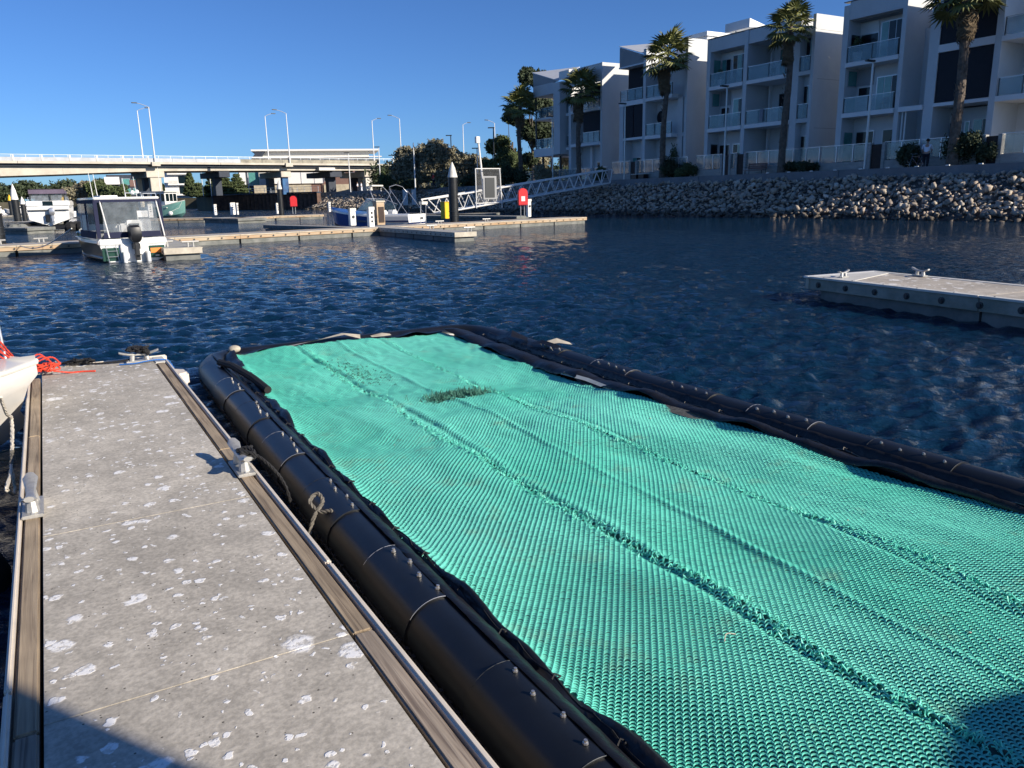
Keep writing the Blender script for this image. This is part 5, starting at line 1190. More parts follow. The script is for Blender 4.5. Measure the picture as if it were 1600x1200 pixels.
p = G(643, 301, 2.0); t = thing('bank_sign', 'pair of pale boards standing on the shaded bank left of the ramp', 'sign', L(*ws(DD(641, 318, 98)), .6), GRID)
BOX('board', M['render'], t, -.9, -.3, -.04, .04, .4, 2.2); BOX('board', M['render'], t, .25, .8, -.04, .04, .4, 2.2)

# ================================================================ BOATS
def hull_secs(Ln, B, z_sh, draft=.35, bow_rise=.35, flare=.12, transom=.92, n=13, chine=.10):
    out = []
    for i in range(n):
        u = i / (n - 1); y = u * Ln
        k = transom + (1 - transom) * min(1, u * 3) if u < .45 else max(.015, math.cos((u - .45) / .55 * math.pi / 2) ** .62)
        hb = B / 2 * k; zs = z_sh + bow_rise * max(0, (u - .35) / .65) ** 1.6
        cz = chine + .35 * max(0, (u - .55) / .45) ** 2 * z_sh; hc = hb * (1 - flare - .35 * max(0, u - .5))
        yk = y - (0.0 if u < .6 else (u - .6) * .55 * draft * 2); zk = -draft + (draft + z_sh * .35) * max(0, (u - .7) / .3) ** 2
        yc = y - .4 * max(0, u - .6)
        hw = hc + (hb - hc) * .55
        out.append([(-hb, y, zs), (-(hb * .985 + .02 if u < .9 else hb), y, zs - .10), (-hw, (y + yc) / 2, cz + (zs - cz) * .5), (-hc, yc, cz), (0, yk, zk), (hc, yc, cz), (hw, (y + yc) / 2, cz + (zs - cz) * .5), ((hb * .985 + .02 if u < .9 else hb), y, zs - .10), (hb, y, zs)])
    return out
def hull_parts(t, secs, top, band, bottom):
    def rows(a, b): return [[s[i] for i in range(a, b)] for s in secs]
    for nm, a, b, m_ in (('gunwale_strip', 0, 2, top), ('topside', 1, 4, band), ('hull_bottom', 3, 6, bottom), ('topside', 5, 8, band), ('gunwale_strip', 7, 9, top)):
        MB().loft(rows(a, b)).build(nm, M[m_], t, smooth=True)
    MB().add(secs[0], [tuple(range(9))]).build('transom', M[top], t)
def outboard(t, x, y, z, s=1.0, mat='black'):
    o = MB().loft([[(x + s * a * wx, y - s * (.18 + b * ly) + s * sh, z + s * zz) for a, b in ((-1, -1), (-1.1, 0), (-1, 1), (0, 1.15), (1, 1), (1.1, 0), (1, -1), (0, -1.1))] for zz, wx, ly, sh in ((.18, .12, .16, 0), (.3, .19, .25, 0), (.55, .21, .28, 0), (.78, .19, .25, .02), (.86, .12, .17, .03))], close=True, cap0=True, cap1=True).build('outboard_cowling', M[mat], t, smooth=True)
    l = MB().box(x - s * .08, x + s * .08, y - s * .34, y - s * .1, z - s * .55, z + s * .2).box(x - s * .13, x + s * .13, y - s * .30, y + .05, z - s * .1, z + s * .14).box(x - s * .14, x + s * .14, y - s * .5, y - s * .12, z - s * .34, z - s * .31).build('outboard_leg', M[mat], t, bevel=.015)
    MB().box(x - .03, x + .03, y - s * .35, y - s * .345, z + s * .2, z + s * .5).build('decal', M['alum'], l)

# 1. green and white cabin boat, stern to the viewer
p0 = G(212, 408.5, 0); bw, bs_ = ws(p0)
t = thing('cabin_boat', 'white and dark green cabin boat with a clear canopy, moored stern-out beside the finger dock', 'boat', L(bw, bs_, 0), GRID + R(7))
S = hull_secs(6.6, 2.15, .72, .3, .4, .10, .95)
hull_parts(t, S, 'gel', 'green', 'offwhite')
BOX('green_panel', M['green'], t, -.97, -.46, -.03, -.004, .06, .48, .01); BOX('green_panel', M['green'], t, .46, .96, -.03, -.004, .10, .50, .01)
BOX('transom_cap', M['gel'], t, -1.04, 1.04, -.06, .30, .56, .76, .03)
BOX('motor_well', M['gel'], t, -.42, .42, -.12, -.004, -.02, .60, .02)
for xx in (-.42, .30): BOX('motor_bracket', M['gel'], t, xx, xx + .10, -.42, -.12, -.10, .34, .02)
BOX('registration_plate', M['orange'], t, .50, .86, -.045, -.033, .26, .42); BOX('maker_mark', M['white'], t, .64, .76, -.045, -.033, .15, .19)
for xx in (-.86, -.56): MB().tube((xx, -.08, .55), (xx + .05, -.16, -.05), .013, .013, 5).build('ladder_rail', M['alum'], t)
for zz in (.02, .2, .38): MB().tube((-.84, -.13, zz), (-.52, -.13, zz), .011, .011, 5).build('ladder_rung', M['alum'], t)
outboard(t, .02, -.16, .50, .80)
BOX('foredeck', M['gel'], t, -.85, .85, 3.6, 5.2, .82, .9, .02); BOX('cockpit_sole', M['offwhite'], t, -.98, .98, .02, 3.6, .15, .2)
BOX('cabin', M['gel'], t, -.85, .85, 2.7, 3.9, .72, 1.5, .05)
BOX('side_deck', M['gel'], t, -1.05, -.86, .1, 4.2, .735, .765, .01); BOX('side_deck', M['gel'], t, .86, 1.05, .1, 4.2, .735, .765, .01)
# hardtop and clears
BOX('canopy_roof', M['gel'], t, -1.02, 1.0, .05, 3.0, 2.02, 2.09, .03); BOX('roof_hatch', M['white'], t, -.72, -.18, .5, 1.6, 2.092, 2.15, .02)
MB().box(-1.04, -1.0, .02, 3.0, 1.90, 2.02).box(-1.02, 1.0, .0, .045, 1.93, 2.02).build('canopy_valance', M['navy'], t)
MB().add([(-.78, .0, 1.93), (.80, .0, 1.93), (.88, -.02, .98), (-.84, -.02, .98)], [(0, 1, 2, 3)]).build('clear_panel', M['clear'], t)
MB().add([(-.84, -.022, .98), (.88, -.022, .98), (.90, -.024, .79), (-.86, -.024, .79)], [(0, 1, 2, 3)]).build('canvas_skirt', M['navy'], t)
for x0, x1 in ((.05, 1.4), (1.46, 2.9)): MB().add([(-1.03, x0, 1.9), (-1.03, x1, 1.9), (-1.05, x1, 1.02), (-1.05, x0, 1.02)], [(0, 1, 2, 3)]).build('clear_panel', M['clear'], t)
MB().add([(-1.052, .05, 1.02), (-1.052, 2.9, 1.02), (-1.06, 2.9, .78), (-1.06, .05, .78)], [(0, 1, 2, 3)]).build('canvas_skirt', M['navy'], t)
MB().add([(1.0, .05, 1.9), (1.0, 2.9, 1.9), (1.04, 2.9, .78), (1.04, .05, .78)], [(0, 1, 2, 3)]).build('clear_panel', M['clear'], t)
for q_ in ((-1.045, -.93, -.0, .06, .79, 1.93), (.93, 1.03, -.0, .06, .79, 1.93), (-1.06, -1.03, 1.39, 1.47, .79, 1.9)): BOX('canvas_edge', M['navy'], t, *q_)
for a, b in (((-.84, .02, 1.98), (-.70, -.03, .8)), ((.86, .02, 1.98), (1.0, -.03, .8)), ((-.94, 2.9, 1.98), (-.98, 2.9, .8))): MB().tube(a, b, .022, .022, 6).build('canopy_post', M['white'], t)
BOX('helm_console', M['gel'], t, .18, .72, 1.7, 2.2, .2, 1.32, .05); BOX('seat', M['gel'], t, -.12, .12, 1.2, 1.6, .2, 1.22, .05); BOX('instrument_panel', M['black'], t, .28, .62, 1.67, 1.698, 1.0, 1.2)
BOX('bench_seat', M['render_dark'], t, -.9, -.2, 2.2, 2.6, .2, 1.0, .04); BOX('windscreen', M['winglass'], t, -.8, .8, 2.62, 2.66, 1.2, 1.85)
for xx, h_ in ((-.80, 2.9), (-.66, 2.85)): MB().tube((xx, 1.2, 2.09), (xx - .04, 1.25, h_), .012, .008, 5).build('aerial', M['white'], t)
for xx, h_ in ((.44, 2.75), (.80, 2.8)): MB().tube((xx, 2.3, 2.09), (xx - .04, 2.35, h_), .010, .008, 5).build('aerial', M['white'], t)
MB().path([(.0, .3, 2.09), (.0, .3, 2.22), (.5, .3, 2.22), (.5, .3, 2.09)], .012, 5).build('roof_rail', M['alum'], t); MB().path([(.55, .3, 2.09), (.55, .3, 2.2), (.95, .3, 2.2), (.95, .3, 2.09)], .012, 5).build('roof_rail', M['alum'], t)
MB().ball((.30, .6, 2.24), .07, 6).build('deck_light', M['white'], t); MB().ball((.44, .6, 2.26), .07, 6).build('deck_light', M['white'], t)
t2 = thing('fender', 'black fender hanging between the cabin boat stern and the finger dock', 'fender', L(bw + 1.08, bs_ + .2, .0), GRID); MB().lathe([(.03, -.3), (.11, -.2), (.12, .25), (.04, .38)], 10).build('body', M['rubber'], t2, smooth=True)
MB().tube((0, 0, .36), (-.1, 0, .75), .01).build('lanyard', M['offwhite'], t2)

# 2. big white cruiser, raised on a cradle of dark floats
p0 = G(79, 351, .45); cw, cs = ws(p0); sc = .98 * math.hypot(p0.x, p0.y) / 60
t = thing('white_cruiser', 'white cruiser with a folded purple-grey canopy, lifted on a floating dock, stern to the viewer', 'boat', (p0.x, p0.y, .35), GRID + R(-6)); t.scale = (sc, sc, sc)
S = hull_secs(6.5, 2.5, 1.25, .0, .4, .06, .98, chine=.42); hull_parts(t, S, 'gel', 'gel', 'offwhite')
BOX('transom_band', M['alum_dark'], t, -1.2, 1.2, -.05, -.004, .98, 1.02); BOX('swim_platform', M['gel'], t, -1.2, 1.2, -.25, .1, 1.04, 1.16, .03)
BOX('coaming', M['gel'], t, -1.28, 1.28, .1, 3.2, 1.26, 1.62, .06); BOX('dark_hatch', M['winglass'], t, -.28, .30, .07, .098, 1.34, 1.6)
BOX('windscreen', M['clear'], t, -1.0, 1.0, 2.2, 2.24, 1.6, 2.1)
BOX('clear_panel', M['clear'], t, -.95, .15, .55, .56, 1.62, 2.05); BOX('clear_panel', M['clear'], t, .2, .98, .55, .56, 1.62, 2.1)
for xx in (-1.02, .15, .98): MB().tube((xx, .5, 1.6), (xx * .98, .5, 2.1), .04, .04, 6).build('canopy_post', M['alum_dark'], t)
M['purple'] = MAT('faded_purple_canvas', (0.15, 0.12, 0.17), .85, var=.2)
MB().loft([[(1.05 * math.cos(a * math.pi / 8), y, 2.08 + .34 * math.sin(a * math.pi / 8) ** .5) for a in range(9)] for y in (.4, 1.2, 2.3)]).build('canopy', M['purple'], t, smooth=True)
BOX('canopy_edge', M['purple'], t, -1.05, 1.05, .38, .42, 2.06, 2.36, .02)
for xx in (-1.1, 1.1): MB().path([(xx, .2, 1.6), (xx, .2, 1.85), (xx, 1.6, 1.85), (xx, 1.6, 1.6)], .02, 5).build('side_rail', M['alum'], t)
outboard(t, .22, -.05, .55, .75, 'alum'); BOX('stern_leg', M['black'], t, -.2, .02, -.25, .1, .25, .75, .03)
t = thing('boat_lift', 'dark floating cradle with rope coils under the white cruiser', 'boat lift', (p0.x, p0.y, 0), GRID + R(-6))
for xx in (-2.0, 1.3): BOX('float', M['rubber'], t, xx, xx + .7, -.6, 7, -.2, .6, .1)
for k in range(5): MB().ball((-2.2 + (k % 2) * .5, -.8 - .1 * k, .15), .45, 6).build('buoy', M['pontoon'], t)
for k in range(4): MB().ball((1.4 + (k % 2) * .7, -.8 - .1 * k, .25), .42, 6).build('buoy', M['rubber'], t)
MB().box(-1.9, 1.9, .2, .5, .1, .4).box(-1.9, 1.9, 3.2, 3.5, .1, .4).build('cross_beam', M['black'], t)

# 3. mint fishing boat
p0 = G(292, 338.5, 0); mw, ms = ws(p0); sc = .80 * math.hypot(p0.x, p0.y) / 95
t = thing('fishing_boat', 'small mint green fishing boat with a white wheelhouse beside the bridge pier', 'boat', (p0.x, p0.y, 0), R(92) + R(180) - R(28)); t.scale = (sc,) * 3
# stern at local y=0, bow forward (+y)
S = hull_secs(7.6, 2.9, 1.35, .4, .9, .1, .9)
S = [[(x, y - 7.6, z) for x, y, z in s] for s in S]
hull_parts(t, S, 'offwhite', 'mint', 'mint')
BOX('deck', M['offwhite'], t, -1.3, 1.3, -7.4, -2.2, 1.2, 1.3)
BOX('wheelhouse', M['white'], t, -1.05, 1.05, -5.4, -2.6, 1.3, 3.3, .05); BOX('roof', M['offwhite'], t, -1.25, 1.25, -7.4, -2.3, 3.32, 3.46, .03)
for xx in (-.9, -.28, .36): BOX('window', M['winglass'], t, xx, xx + .52, -2.6, -2.57, 2.1, 3.1)
for yy in (-5.0, -4.1, -3.3): BOX('window', M['winglass'], t, -1.08, -1.052, yy, yy + .62, 2.1, 3.1); BOX('window', M['winglass'], t, 1.052, 1.08, yy, yy + .62, 2.1, 3.1)
for xx in (-1.1, 1.05): MB().tube((xx, -7.2, 1.3), (xx, -7.2, 3.3), .04).build('roof_post', M['white'], t)
MB().tube((0, -4.5, 3.46), (0, -4.5, 6.6), .05, .03).build('mast', M['white'], t); MB().ball((1.25, -1.6, .5), .3, 6).build('fender', M['white'], t)
MB().path([(.3, -.3, 2.0), (2.5, 1.5, 1.2), (5.5, 3.0, .7)], .02, 4).build('bow_line', M['offwhite'], t)

# 4. blue and white speedboat
pb, ps_ = G(521, 342.5, 0), G(652, 350, 0)
d = pb - ps_; ang2 = math.atan2(d.y, d.x) - R(90)
bow = L(17.6, 50.0); stern = L(21.9, 44.6)
bow = DD(519, 340, 50.5); stern = DD(652, 345, 47.5); bow.z = stern.z = 0
d = bow - stern; ang2 = math.atan2(d.y, d.x) - R(90); LB = d.length
t = thing('speedboat', 'blue and white open speedboat with a bare bimini frame, moored behind the main walkway', 'boat', (stern.x, stern.y, 0.05), ang2); t.scale = (1.1, 1, 1.12)
S = hull_secs(LB, 2.2, .80, .3, .32, .12, .92)
hull_parts(t, S, 'gel', 'blue', 'darkblue')
h2 = [[(x * 1.012, y, z) for x, y, z in s] for s in S[:6]]
MB().loft([[s[5], s[6], s[7]] for s in h2]).build('white_quarter', M['gel'], t, smooth=True); MB().loft([[s[1], s[2], s[3]] for s in h2]).build('white_quarter', M['gel'], t, smooth=True)
MB().loft([[(a[0] * .99, a[1], a[2] + .0), (0, a[1], a[2] + .10), (-a[0] * .99, a[1], a[2])] for a in [s[0] for s in S[6:]]]).build('foredeck', M['blue'], t, smooth=True)
MB().loft([[(a[0], a[1], a[2]), (a[0] * .72, a[1], a[2] + .03)] for a in [s[0] for s in S[:7]]]).build('side_deck', M['gel'], t); MB().loft([[(-a[0], a[1], a[2]), (-a[0] * .72, a[1], a[2] + .03)] for a in [s[0] for s in S[:7]]]).build('side_deck', M['gel'], t)
BOX('cockpit_liner', M['offwhite'], t, -.8, .8, .3, LB * .55, .35, .42); BOX('engine_cover', M['gel'], t, -.85, .85, .15, 1.1, .42, .74, .08)
for xx in (-.55, .5): BOX('seat', M['gel'], t, xx - .24, xx + .24, 1.7, 2.2, .42, 1.02, .08)
BOX('swim_platform', M['gel'], t, -.85, .85, -.45, .0, .18, .26, .02); BOX('transom_stripe', M['darkblue'], t, -.99, .99, -.03, -.004, .30, .38); BOX('transom_door', M['offwhite'], t, -.7, -.25, -.035, -.004, .42, .72); BOX('vent_panel', M['alum_dark'], t, .3, .62, -.03, -.004, .52, .62)
MB().loft([[(s[2][0] * 1.03 - .012, s[2][1], s[2][2] - .04), (s[2][0] * 1.03 - .012, s[2][1], s[2][2] + .05)] for s in S[:8]]).build('hull_stripe', M['darkblue'], t); MB().loft([[(s[6][0] * 1.03 + .012, s[6][1], s[6][2] - .04), (s[6][0] * 1.03 + .012, s[6][1], s[6][2] + .05)] for s in S[:8]]).build('hull_stripe', M['darkblue'], t)
yw = LB * .58
ws_pts = [(-.92, yw - 1.25, .9), (-.86, yw - .3, .95), (-.45, yw + .35, 1.02), (0, yw + .5, 1.04), (.45, yw + .35, 1.02), (.86, yw - .3, .95), (.92, yw - 1.25, .9)]
wt_pts = [(-.86, yw - 1.6, 1.3), (-.76, yw - .8, 1.58), (-.4, yw - .3, 1.62), (0, yw - .2, 1.63), (.4, yw - .3, 1.62), (.76, yw - .8, 1.58), (.86, yw - 1.6, 1.3)]
MB().loft([ws_pts, wt_pts]).build('windscreen', M['balglass'], t); MB().path(wt_pts, .018, 5).build('windscreen_frame', M['alum'], t)
for yy in (1.3, 2.6): MB().path([(-.95, 1.9, .86), (-.92, yy - .2, 1.9), (-.7, yy, 2.2), (0, yy, 2.3), (.7, yy, 2.2), (.92, yy - .2, 1.9), (.95, 1.9, .86)], .017, 5).build('bimini_bow', M['alum'], t)
MB().tube((.93, .1, .86), (.9, 1.1, 2.0), .013).tube((-.93, .1, .86), (-.9, 1.1, 2.0), .013).build('bimini_strut', M['alum'], t)
BOX('furled_canvas', M['offwhite'], t, -.6, .6, 2.52, 2.66, 2.24, 2.32, .02)
MB().path([(.9, -.05, .3), (.9, -.1, 1.25), (.3, -.1, 1.25), (.3, -.05, .3)], .02, 5).build('stern_frame', M['alum'], t); BOX('stern_rack', M['offwhite'], t, .28, .95, -.2, 0, 1.27, 1.42)
MB().path([(.85, LB * .7, .95), (1.05, LB * .65, .3), (1.05, LB * .64, -.1)], .03, 5).build('fender_line', M['darkblue'], t)

# mooring rope across the left water
a, b_ = G(20, 379, DZ), G(112, 357, DZ + .9)
t = thing('mooring_rope', 'long pale mooring rope sagging from the walkway to the white cruiser', 'rope', (0, 0, 0), 0)
pts = [a.lerp(b_, i / 10) - Vector((0, 0, .35 * math.sin(math.pi * i / 10))) for i in range(11)]
MB().path(pts, .016, 5).build('strand', M['offwhite'], t)
# distant yachts' clutter: small far pontoons with boats
for i, (px, lab, mt) in enumerate(((8, 'tiny far boat with a red hull at the extreme left', 'red'), (46, 'tiny white boat behind the tall left pile', 'white'), (232, 'small white boat bow beside the rear pedestal', 'white'), (113, 'white bow of a boat hidden behind the cruiser', 'white'))):
    p = G(px, 334, 0) if px < 100 else G(px, 340, 0); t = thing('far_boat', lab, 'boat', (p.x, p.y, 0), R(70 + 30 * i))
    S = hull_secs(5, 1.9, .9, .2, .3); hull_parts(t, S, 'white', mt, 'offwhite'); BOX('cabin', M['white'], t, -.6, .6, 1.5, 3.2, .8, 1.7, .1); BOX('window', M['winglass'], t, -.62, .62, 1.48, 2.9, 1.2, 1.5)
# ================================================================ NEAR DOCK
def wood(name, c1, c2, c3):
    m = bpy.data.materials.new(name); m.use_nodes = True; n, l = nodes_of(m); b = n['Principled BSDF']; b.inputs['Roughness'].default_value = .85
    tc = n.new('ShaderNodeTexCoord'); mp = n.new('ShaderNodeMapping'); mp.inputs['Scale'].default_value = (34, 1.1, 34); l.new(tc.outputs['Object'], mp.inputs[0])
    oi = n.new('ShaderNodeObjectInfo'); ad = n.new('ShaderNodeVectorMath'); l.new(mp.outputs[0], ad.inputs[0]); 
    sc = n.new('ShaderNodeMath'); sc.operation = 'MULTIPLY'; sc.inputs[1].default_value = 30; l.new(oi.outputs['Random'], sc.inputs[0]); l.new(sc.outputs[0], ad.inputs[1])
    nz = n.new('ShaderNodeTexNoise'); nz.inputs['Scale'].default_value = 1.5; nz.inputs['Detail'].default_value = 8; nz.inputs['Distortion'].default_value = 1.2; l.new(ad.outputs[0], nz.inputs[0])
    rp = n.new('ShaderNodeValToRGB'); e = rp.color_ramp.elements; e[0].position = .33; e[0].color = (*c3, 1); e[1].position = .68; e[1].color = (*c1, 1); k = e.new(.48); k.color = (*c2, 1)
    l.new(nz.outputs[0], rp.inputs[0])
    br_ = n.new('ShaderNodeTexNoise'); br_.inputs['Scale'].default_value = 3; l.new(tc.outputs['Object'], br_.inputs[0])
    mr = n.new('ShaderNodeMapRange'); mr.inputs[1].default_value = .3; mr.inputs[2].default_value = .7; mr.inputs[3].default_value = .75; mr.inputs[4].default_value = 1.2; l.new(br_.outputs[0], mr.inputs[0])
    vm = n.new('ShaderNodeVectorMath'); vm.operation = 'SCALE'; l.new(rp.outputs[0], vm.inputs[0]); l.new(mr.outputs[0], vm.inputs['Scale'])
    # a few white spots
    vo = n.new('ShaderNodeTexVoronoi'); vo.inputs['Scale'].default_value = 7; l.new(tc.outputs['Object'], vo.inputs[0]); sp = n.new('ShaderNodeSeparateColor'); l.new(vo.outputs['Color'], sp.inputs[0])
    a = n.new('ShaderNodeMath'); a.operation = 'LESS_THAN'; a.inputs[1].default_value = .10; l.new(vo.outputs['Distance'], a.inputs[0])
    g_ = n.new('ShaderNodeMath'); g_.operation = 'GREATER_THAN'; g_.inputs[1].default_value = .88; l.new(sp.outputs[0], g_.inputs[0])
    mm = n.new('ShaderNodeMath'); mm.operation = 'MULTIPLY'; l.new(a.outputs[0], mm.inputs[0]); l.new(g_.outputs[0], mm.inputs[1])
    mx = n.new('ShaderNodeMix'); mx.data_type = 'RGBA'; l.new(mm.outputs[0], mx.inputs[0]); l.new(vm.outputs[0], mx.inputs[6]); mx.inputs[7].default_value = (.6, .58, .54, 1)
    l.new(mx.outputs[2], b.inputs['Base Color'])
    bp = n.new('ShaderNodeBump'); bp.inputs['Strength'].default_value = .7; bp.inputs['Distance'].default_value = .004; l.new(nz.outputs[0], bp.inputs['Height']); l.new(bp.outputs[0], b.inputs['Normal'])
    return m
M['wood_near'] = wood('weathered_timber', (.42, .33, .22), (.35, .27, .18), (.22, .165, .11))
M['wood_near2'] = wood('grey_weathered_timber', (.40, .33, .25), (.33, .265, .20), (.17, .13, .10))
M['strip'] = MAT('cream_fender_strip', (.74, .66, .55), .5, var=.12, vs_=5)
dock = thing('near_dock', 'concrete finger dock with timber edges and white bird droppings in the near left', 'floating dock', L(0, 0, 0), GRID)
jts = [-2.2, -.65, .90, 2.452, 4.01, 8.50]
for a, b_ in zip(jts[:-1], jts[1:]):
    MB().prism([(-.198, a + .002), (.735, a + .002), (.735, b_ - .002 - (.10 if b_ == 8.5 else 0)), (-.198, b_ - .002)], DZ - .16, DZ).build('deck_slab', M['deck_near'], dock, bevel=.0015)
MB().box(-.2, .736, -2.2, 8.4, DZ - .17, DZ - .02).build('deck_core', M['pontoon'], dock)
for a, b_, mt in ((-2.2, 2.435, 'wood_near2'), (2.443, 4.9, 'wood_near'), (4.908, 8.05, 'wood_near')):
    MB().box(.747, .817, a, b_, DZ - .15, DZ + .004).build('edge_timber', M[mt], dock, bevel=.006)
for a, b_, mt in ((-2.2, 2.42, 'wood_near2'), (2.428, 5.9, 'wood_near'), (5.908, 7.95, 'wood_near')):
    MB().box(-.275, -.210, a, b_, DZ - .15, DZ + .004).build('edge_timber', M[mt], dock, bevel=.006)
for a, b_ in ((-2.2, 3.02), (3.03, 8.15)): MB().box(.830, .856, a, b_, DZ - .05, DZ + .012).build('fender_strip', M['strip'], dock, bevel=.008)
for a, b_ in ((-2.2, 2.68), (2.69, 7.95)): MB().box(-.306, -.284, a, b_, DZ - .05, DZ + .012).build('fender_strip', M['strip'], dock, bevel=.008)
for k in range(6):
    a = -2.2 + k * 1.78
    BOX('side_board', M['wood_near2'], dock, .818, .829, a + .003, a + 1.777, DZ - .22, DZ - .02); BOX('side_board', M['wood_near2'], dock, -.283, -.276, a + .003, a + 1.777, DZ - .22, DZ - .02)
    BOX('float', M['pontoon'], dock, -.20, .74, a + .06, a + 1.72, -.3, DZ - .20)
MB().box(-.2, .80, 8.36, 8.40, DZ - .18, DZ - .01).build('end_board', M['wood_near2'], dock)
MB().box(-.02, .88, 8.402, 8.44, DZ - .12, DZ + .01).build('end_strip', M['strip'], dock, bevel=.01)
MB().prism([(.82, 7.85), (.96, 7.72), (.96, 7.55), (.86, 7.50)], DZ - .14, DZ - .02).build('corner_pad', M['strip'], dock, bevel=.02)
MB().prism([(.74, 8.06), (.84, 8.06), (.84, 8.39), (.74, 8.39)], DZ - .1, DZ + .006).build('corner_plate', M['offwhite'], dock, bevel=.006)

cast_cleat('cast cleat wrapped in black rope on the right edge of the near dock', L(.785, 4.45, DZ + .004), GRID, 'cast cleats on the near dock', 1.25)
cast_cleat('bare cast cleat on the left edge of the near dock', L(-.238, 4.42, DZ + .004), GRID, 'cast cleats on the near dock', 1.25)
cast_cleat('cast cleat with orange-red rope at the far left end of the near dock', L(-.235, 8.15, DZ + .004), GRID + R(90), 'cast cleats on the near dock', 1.0)
cast_cleat('cast cleat buried in black rope at the far right end of the near dock', L(.62, 8.22, DZ + .004), GRID + R(90), 'cast cleats on the near dock', 1.05)

def rope(name, label, pts, r, mat, cat='rope', group=None, twist=True, sub=6):
    """rope as three laid strands along a smooth path"""
    P = [Vector(p) for p in pts]; Q = []
    for i in range(len(P) - 1):
        p0, p1, p2, p3 = P[max(i - 1, 0)], P[i], P[i + 1], P[min(i + 2, len(P) - 1)]
        for k in range(sub):
            t = k / sub; Q.append(.5 * ((2 * p1) + (p2 - p0) * t + (2 * p0 - 5 * p1 + 4 * p2 - p3) * t * t + (3 * p1 - p0 - 3 * p2 + p3) * t ** 3))
    Q.append(P[-1])
    t_ = thing(name, label, cat, (0, 0, 0), 0, group)
    if twist:
        D_ = 0; tw = []
        for i in range(len(Q)):
            if i: D_ += (Q[i] - Q[i - 1]).length
            tw.append(D_ / (r * 7) * 6.283)
        for s in range(3):
            out = []
            for i, q in enumerate(Q):
                t = (Q[min(i + 1, len(Q) - 1)] - Q[max(i - 1, 0)]).normalized(); a = t.cross(Vector((.13, .31, .94))).normalized(); b = t.cross(a)
                th = tw[i] + s * 2.094; out.append(q + (a * math.cos(th) + b * math.sin(th)) * r * .5)
            MB().path(out, r * .58, 5).build('strand', mat, t_, smooth=True)
    else: MB().path(Q, r, 6).build('strand', mat, t_, smooth=True)
    return t_
M['rope_red'] = MAT('orange_red_rope', (.72, .07, .035), .7, var=.15, vs_=30)
M['rope_black'] = MAT('black_rope', (.02, .02, .022), .85, var=.4, vs_=40)
M['rope_white'] = MAT('white_rope', (.66, .60, .50), .8, var=.2, vs_=60)
M['rope_grey'] = MAT('grey_worn_rope', (.17, .155, .13), .9, var=.5, vs_=40)
M['rope_blue'] = MAT('blue_rope', (.03, .14, .42), .8)
g = random.Random(4)
c = L(-.22, 8.10, DZ)
for k in range(6):
    a = G(0 - 4 * k, 534 + 3 * k, .86 - .01 * k); e = c + Vector((g.uniform(-.05, .12), g.uniform(-.08, .06), .10 + .02 * k))
    m_ = a.lerp(e, .5) - Vector((0, 0, .05 + .015 * k)); 
    rope('mooring_line', ['uppermost orange-red mooring line from the boat bow to the far left cleat', 'second orange-red mooring line below the uppermost, boat bow to cleat', 'third orange-red mooring line of the bundle from boat bow to cleat', 'fourth orange-red mooring line of the bundle from boat bow to cleat', 'fifth orange-red mooring line, next to the lowest of the bundle', 'lowest orange-red mooring line of the bundle, boat bow to cleat'][k], [a, m_, e, e + Vector((.06, .03, -.06))], .008, M['rope_red'], group='orange-red mooring lines')
pts = [c + Vector((.10 * math.cos(i * 1.3) + .02 * i * .2, .07 * math.sin(i * 1.7), .05 + .05 * math.sin(i * .9) ** 2)) for i in range(26)] + [c + Vector((.24, .06, .01)), c + Vector((.34, .10, .008)), c + Vector((.45, .11, .008))]
rope('mooring_knot', 'tangle of orange-red rope knotted on the far left cleat of the near dock', pts, .009, M['rope_red'], 'rope')
c = L(.62, 8.22, DZ)
pts = [c + Vector((.09 * math.cos(i * 1.9), .07 * math.sin(i * 2.3), .07 + .08 * abs(math.sin(i * 1.1)))) for i in range(34)]
rope('rope_coil', 'black rope heaped on the far right cleat at the end of the near dock', pts, .013, M['rope_black'], 'rope')
pts = [c + Vector((-.08, -.02, .03)), c + Vector((-.2, -.06, .016)), c + Vector((-.34, -.10, .016))] + [c + Vector((-.42 - .09 * math.cos(i * 2.1) - .012 * i, -.12 + .05 * math.sin(i * 2.7), .02 + .02 * (i % 3))) for i in range(18)]
rope('rope_coil', 'black rope tail lying in a small heap left of the far right cleat', pts, .011, M['rope_black'], 'rope')
pts = [c + Vector((-.12, -.16, .012)), c + Vector((0, -.13, .012)), c + Vector((.1, -.06, .02)), c + Vector((.2, .0, .02)), c + Vector((.25, .08, -.02)), c + Vector((.3, .12, -.2))]
rope('blue_line', 'thin blue line beside the black rope at the far end of the near dock', pts, .008, M['rope_blue'], 'rope')
c = L(.80, 4.47, DZ)
pts = [c + WV * (.045 * math.cos(i * 1.9) + .02) + UV * (.05 * math.sin(i * 1.4)) + Vector((0, 0, .06 + .05 * math.sin(i * .8) ** 2)) for i in range(24)] + [c + WV * .14 + UV * -.02 + Vector((0, 0, .0)), c + WV * .22 + UV * -.03 + Vector((0, 0, -.15)), c + WV * .26 + Vector((0, 0, -.4))]
rope('rope_coil', 'black rope wound round the right edge cleat and dropping into the water', pts, .011, M['rope_black'], 'rope')
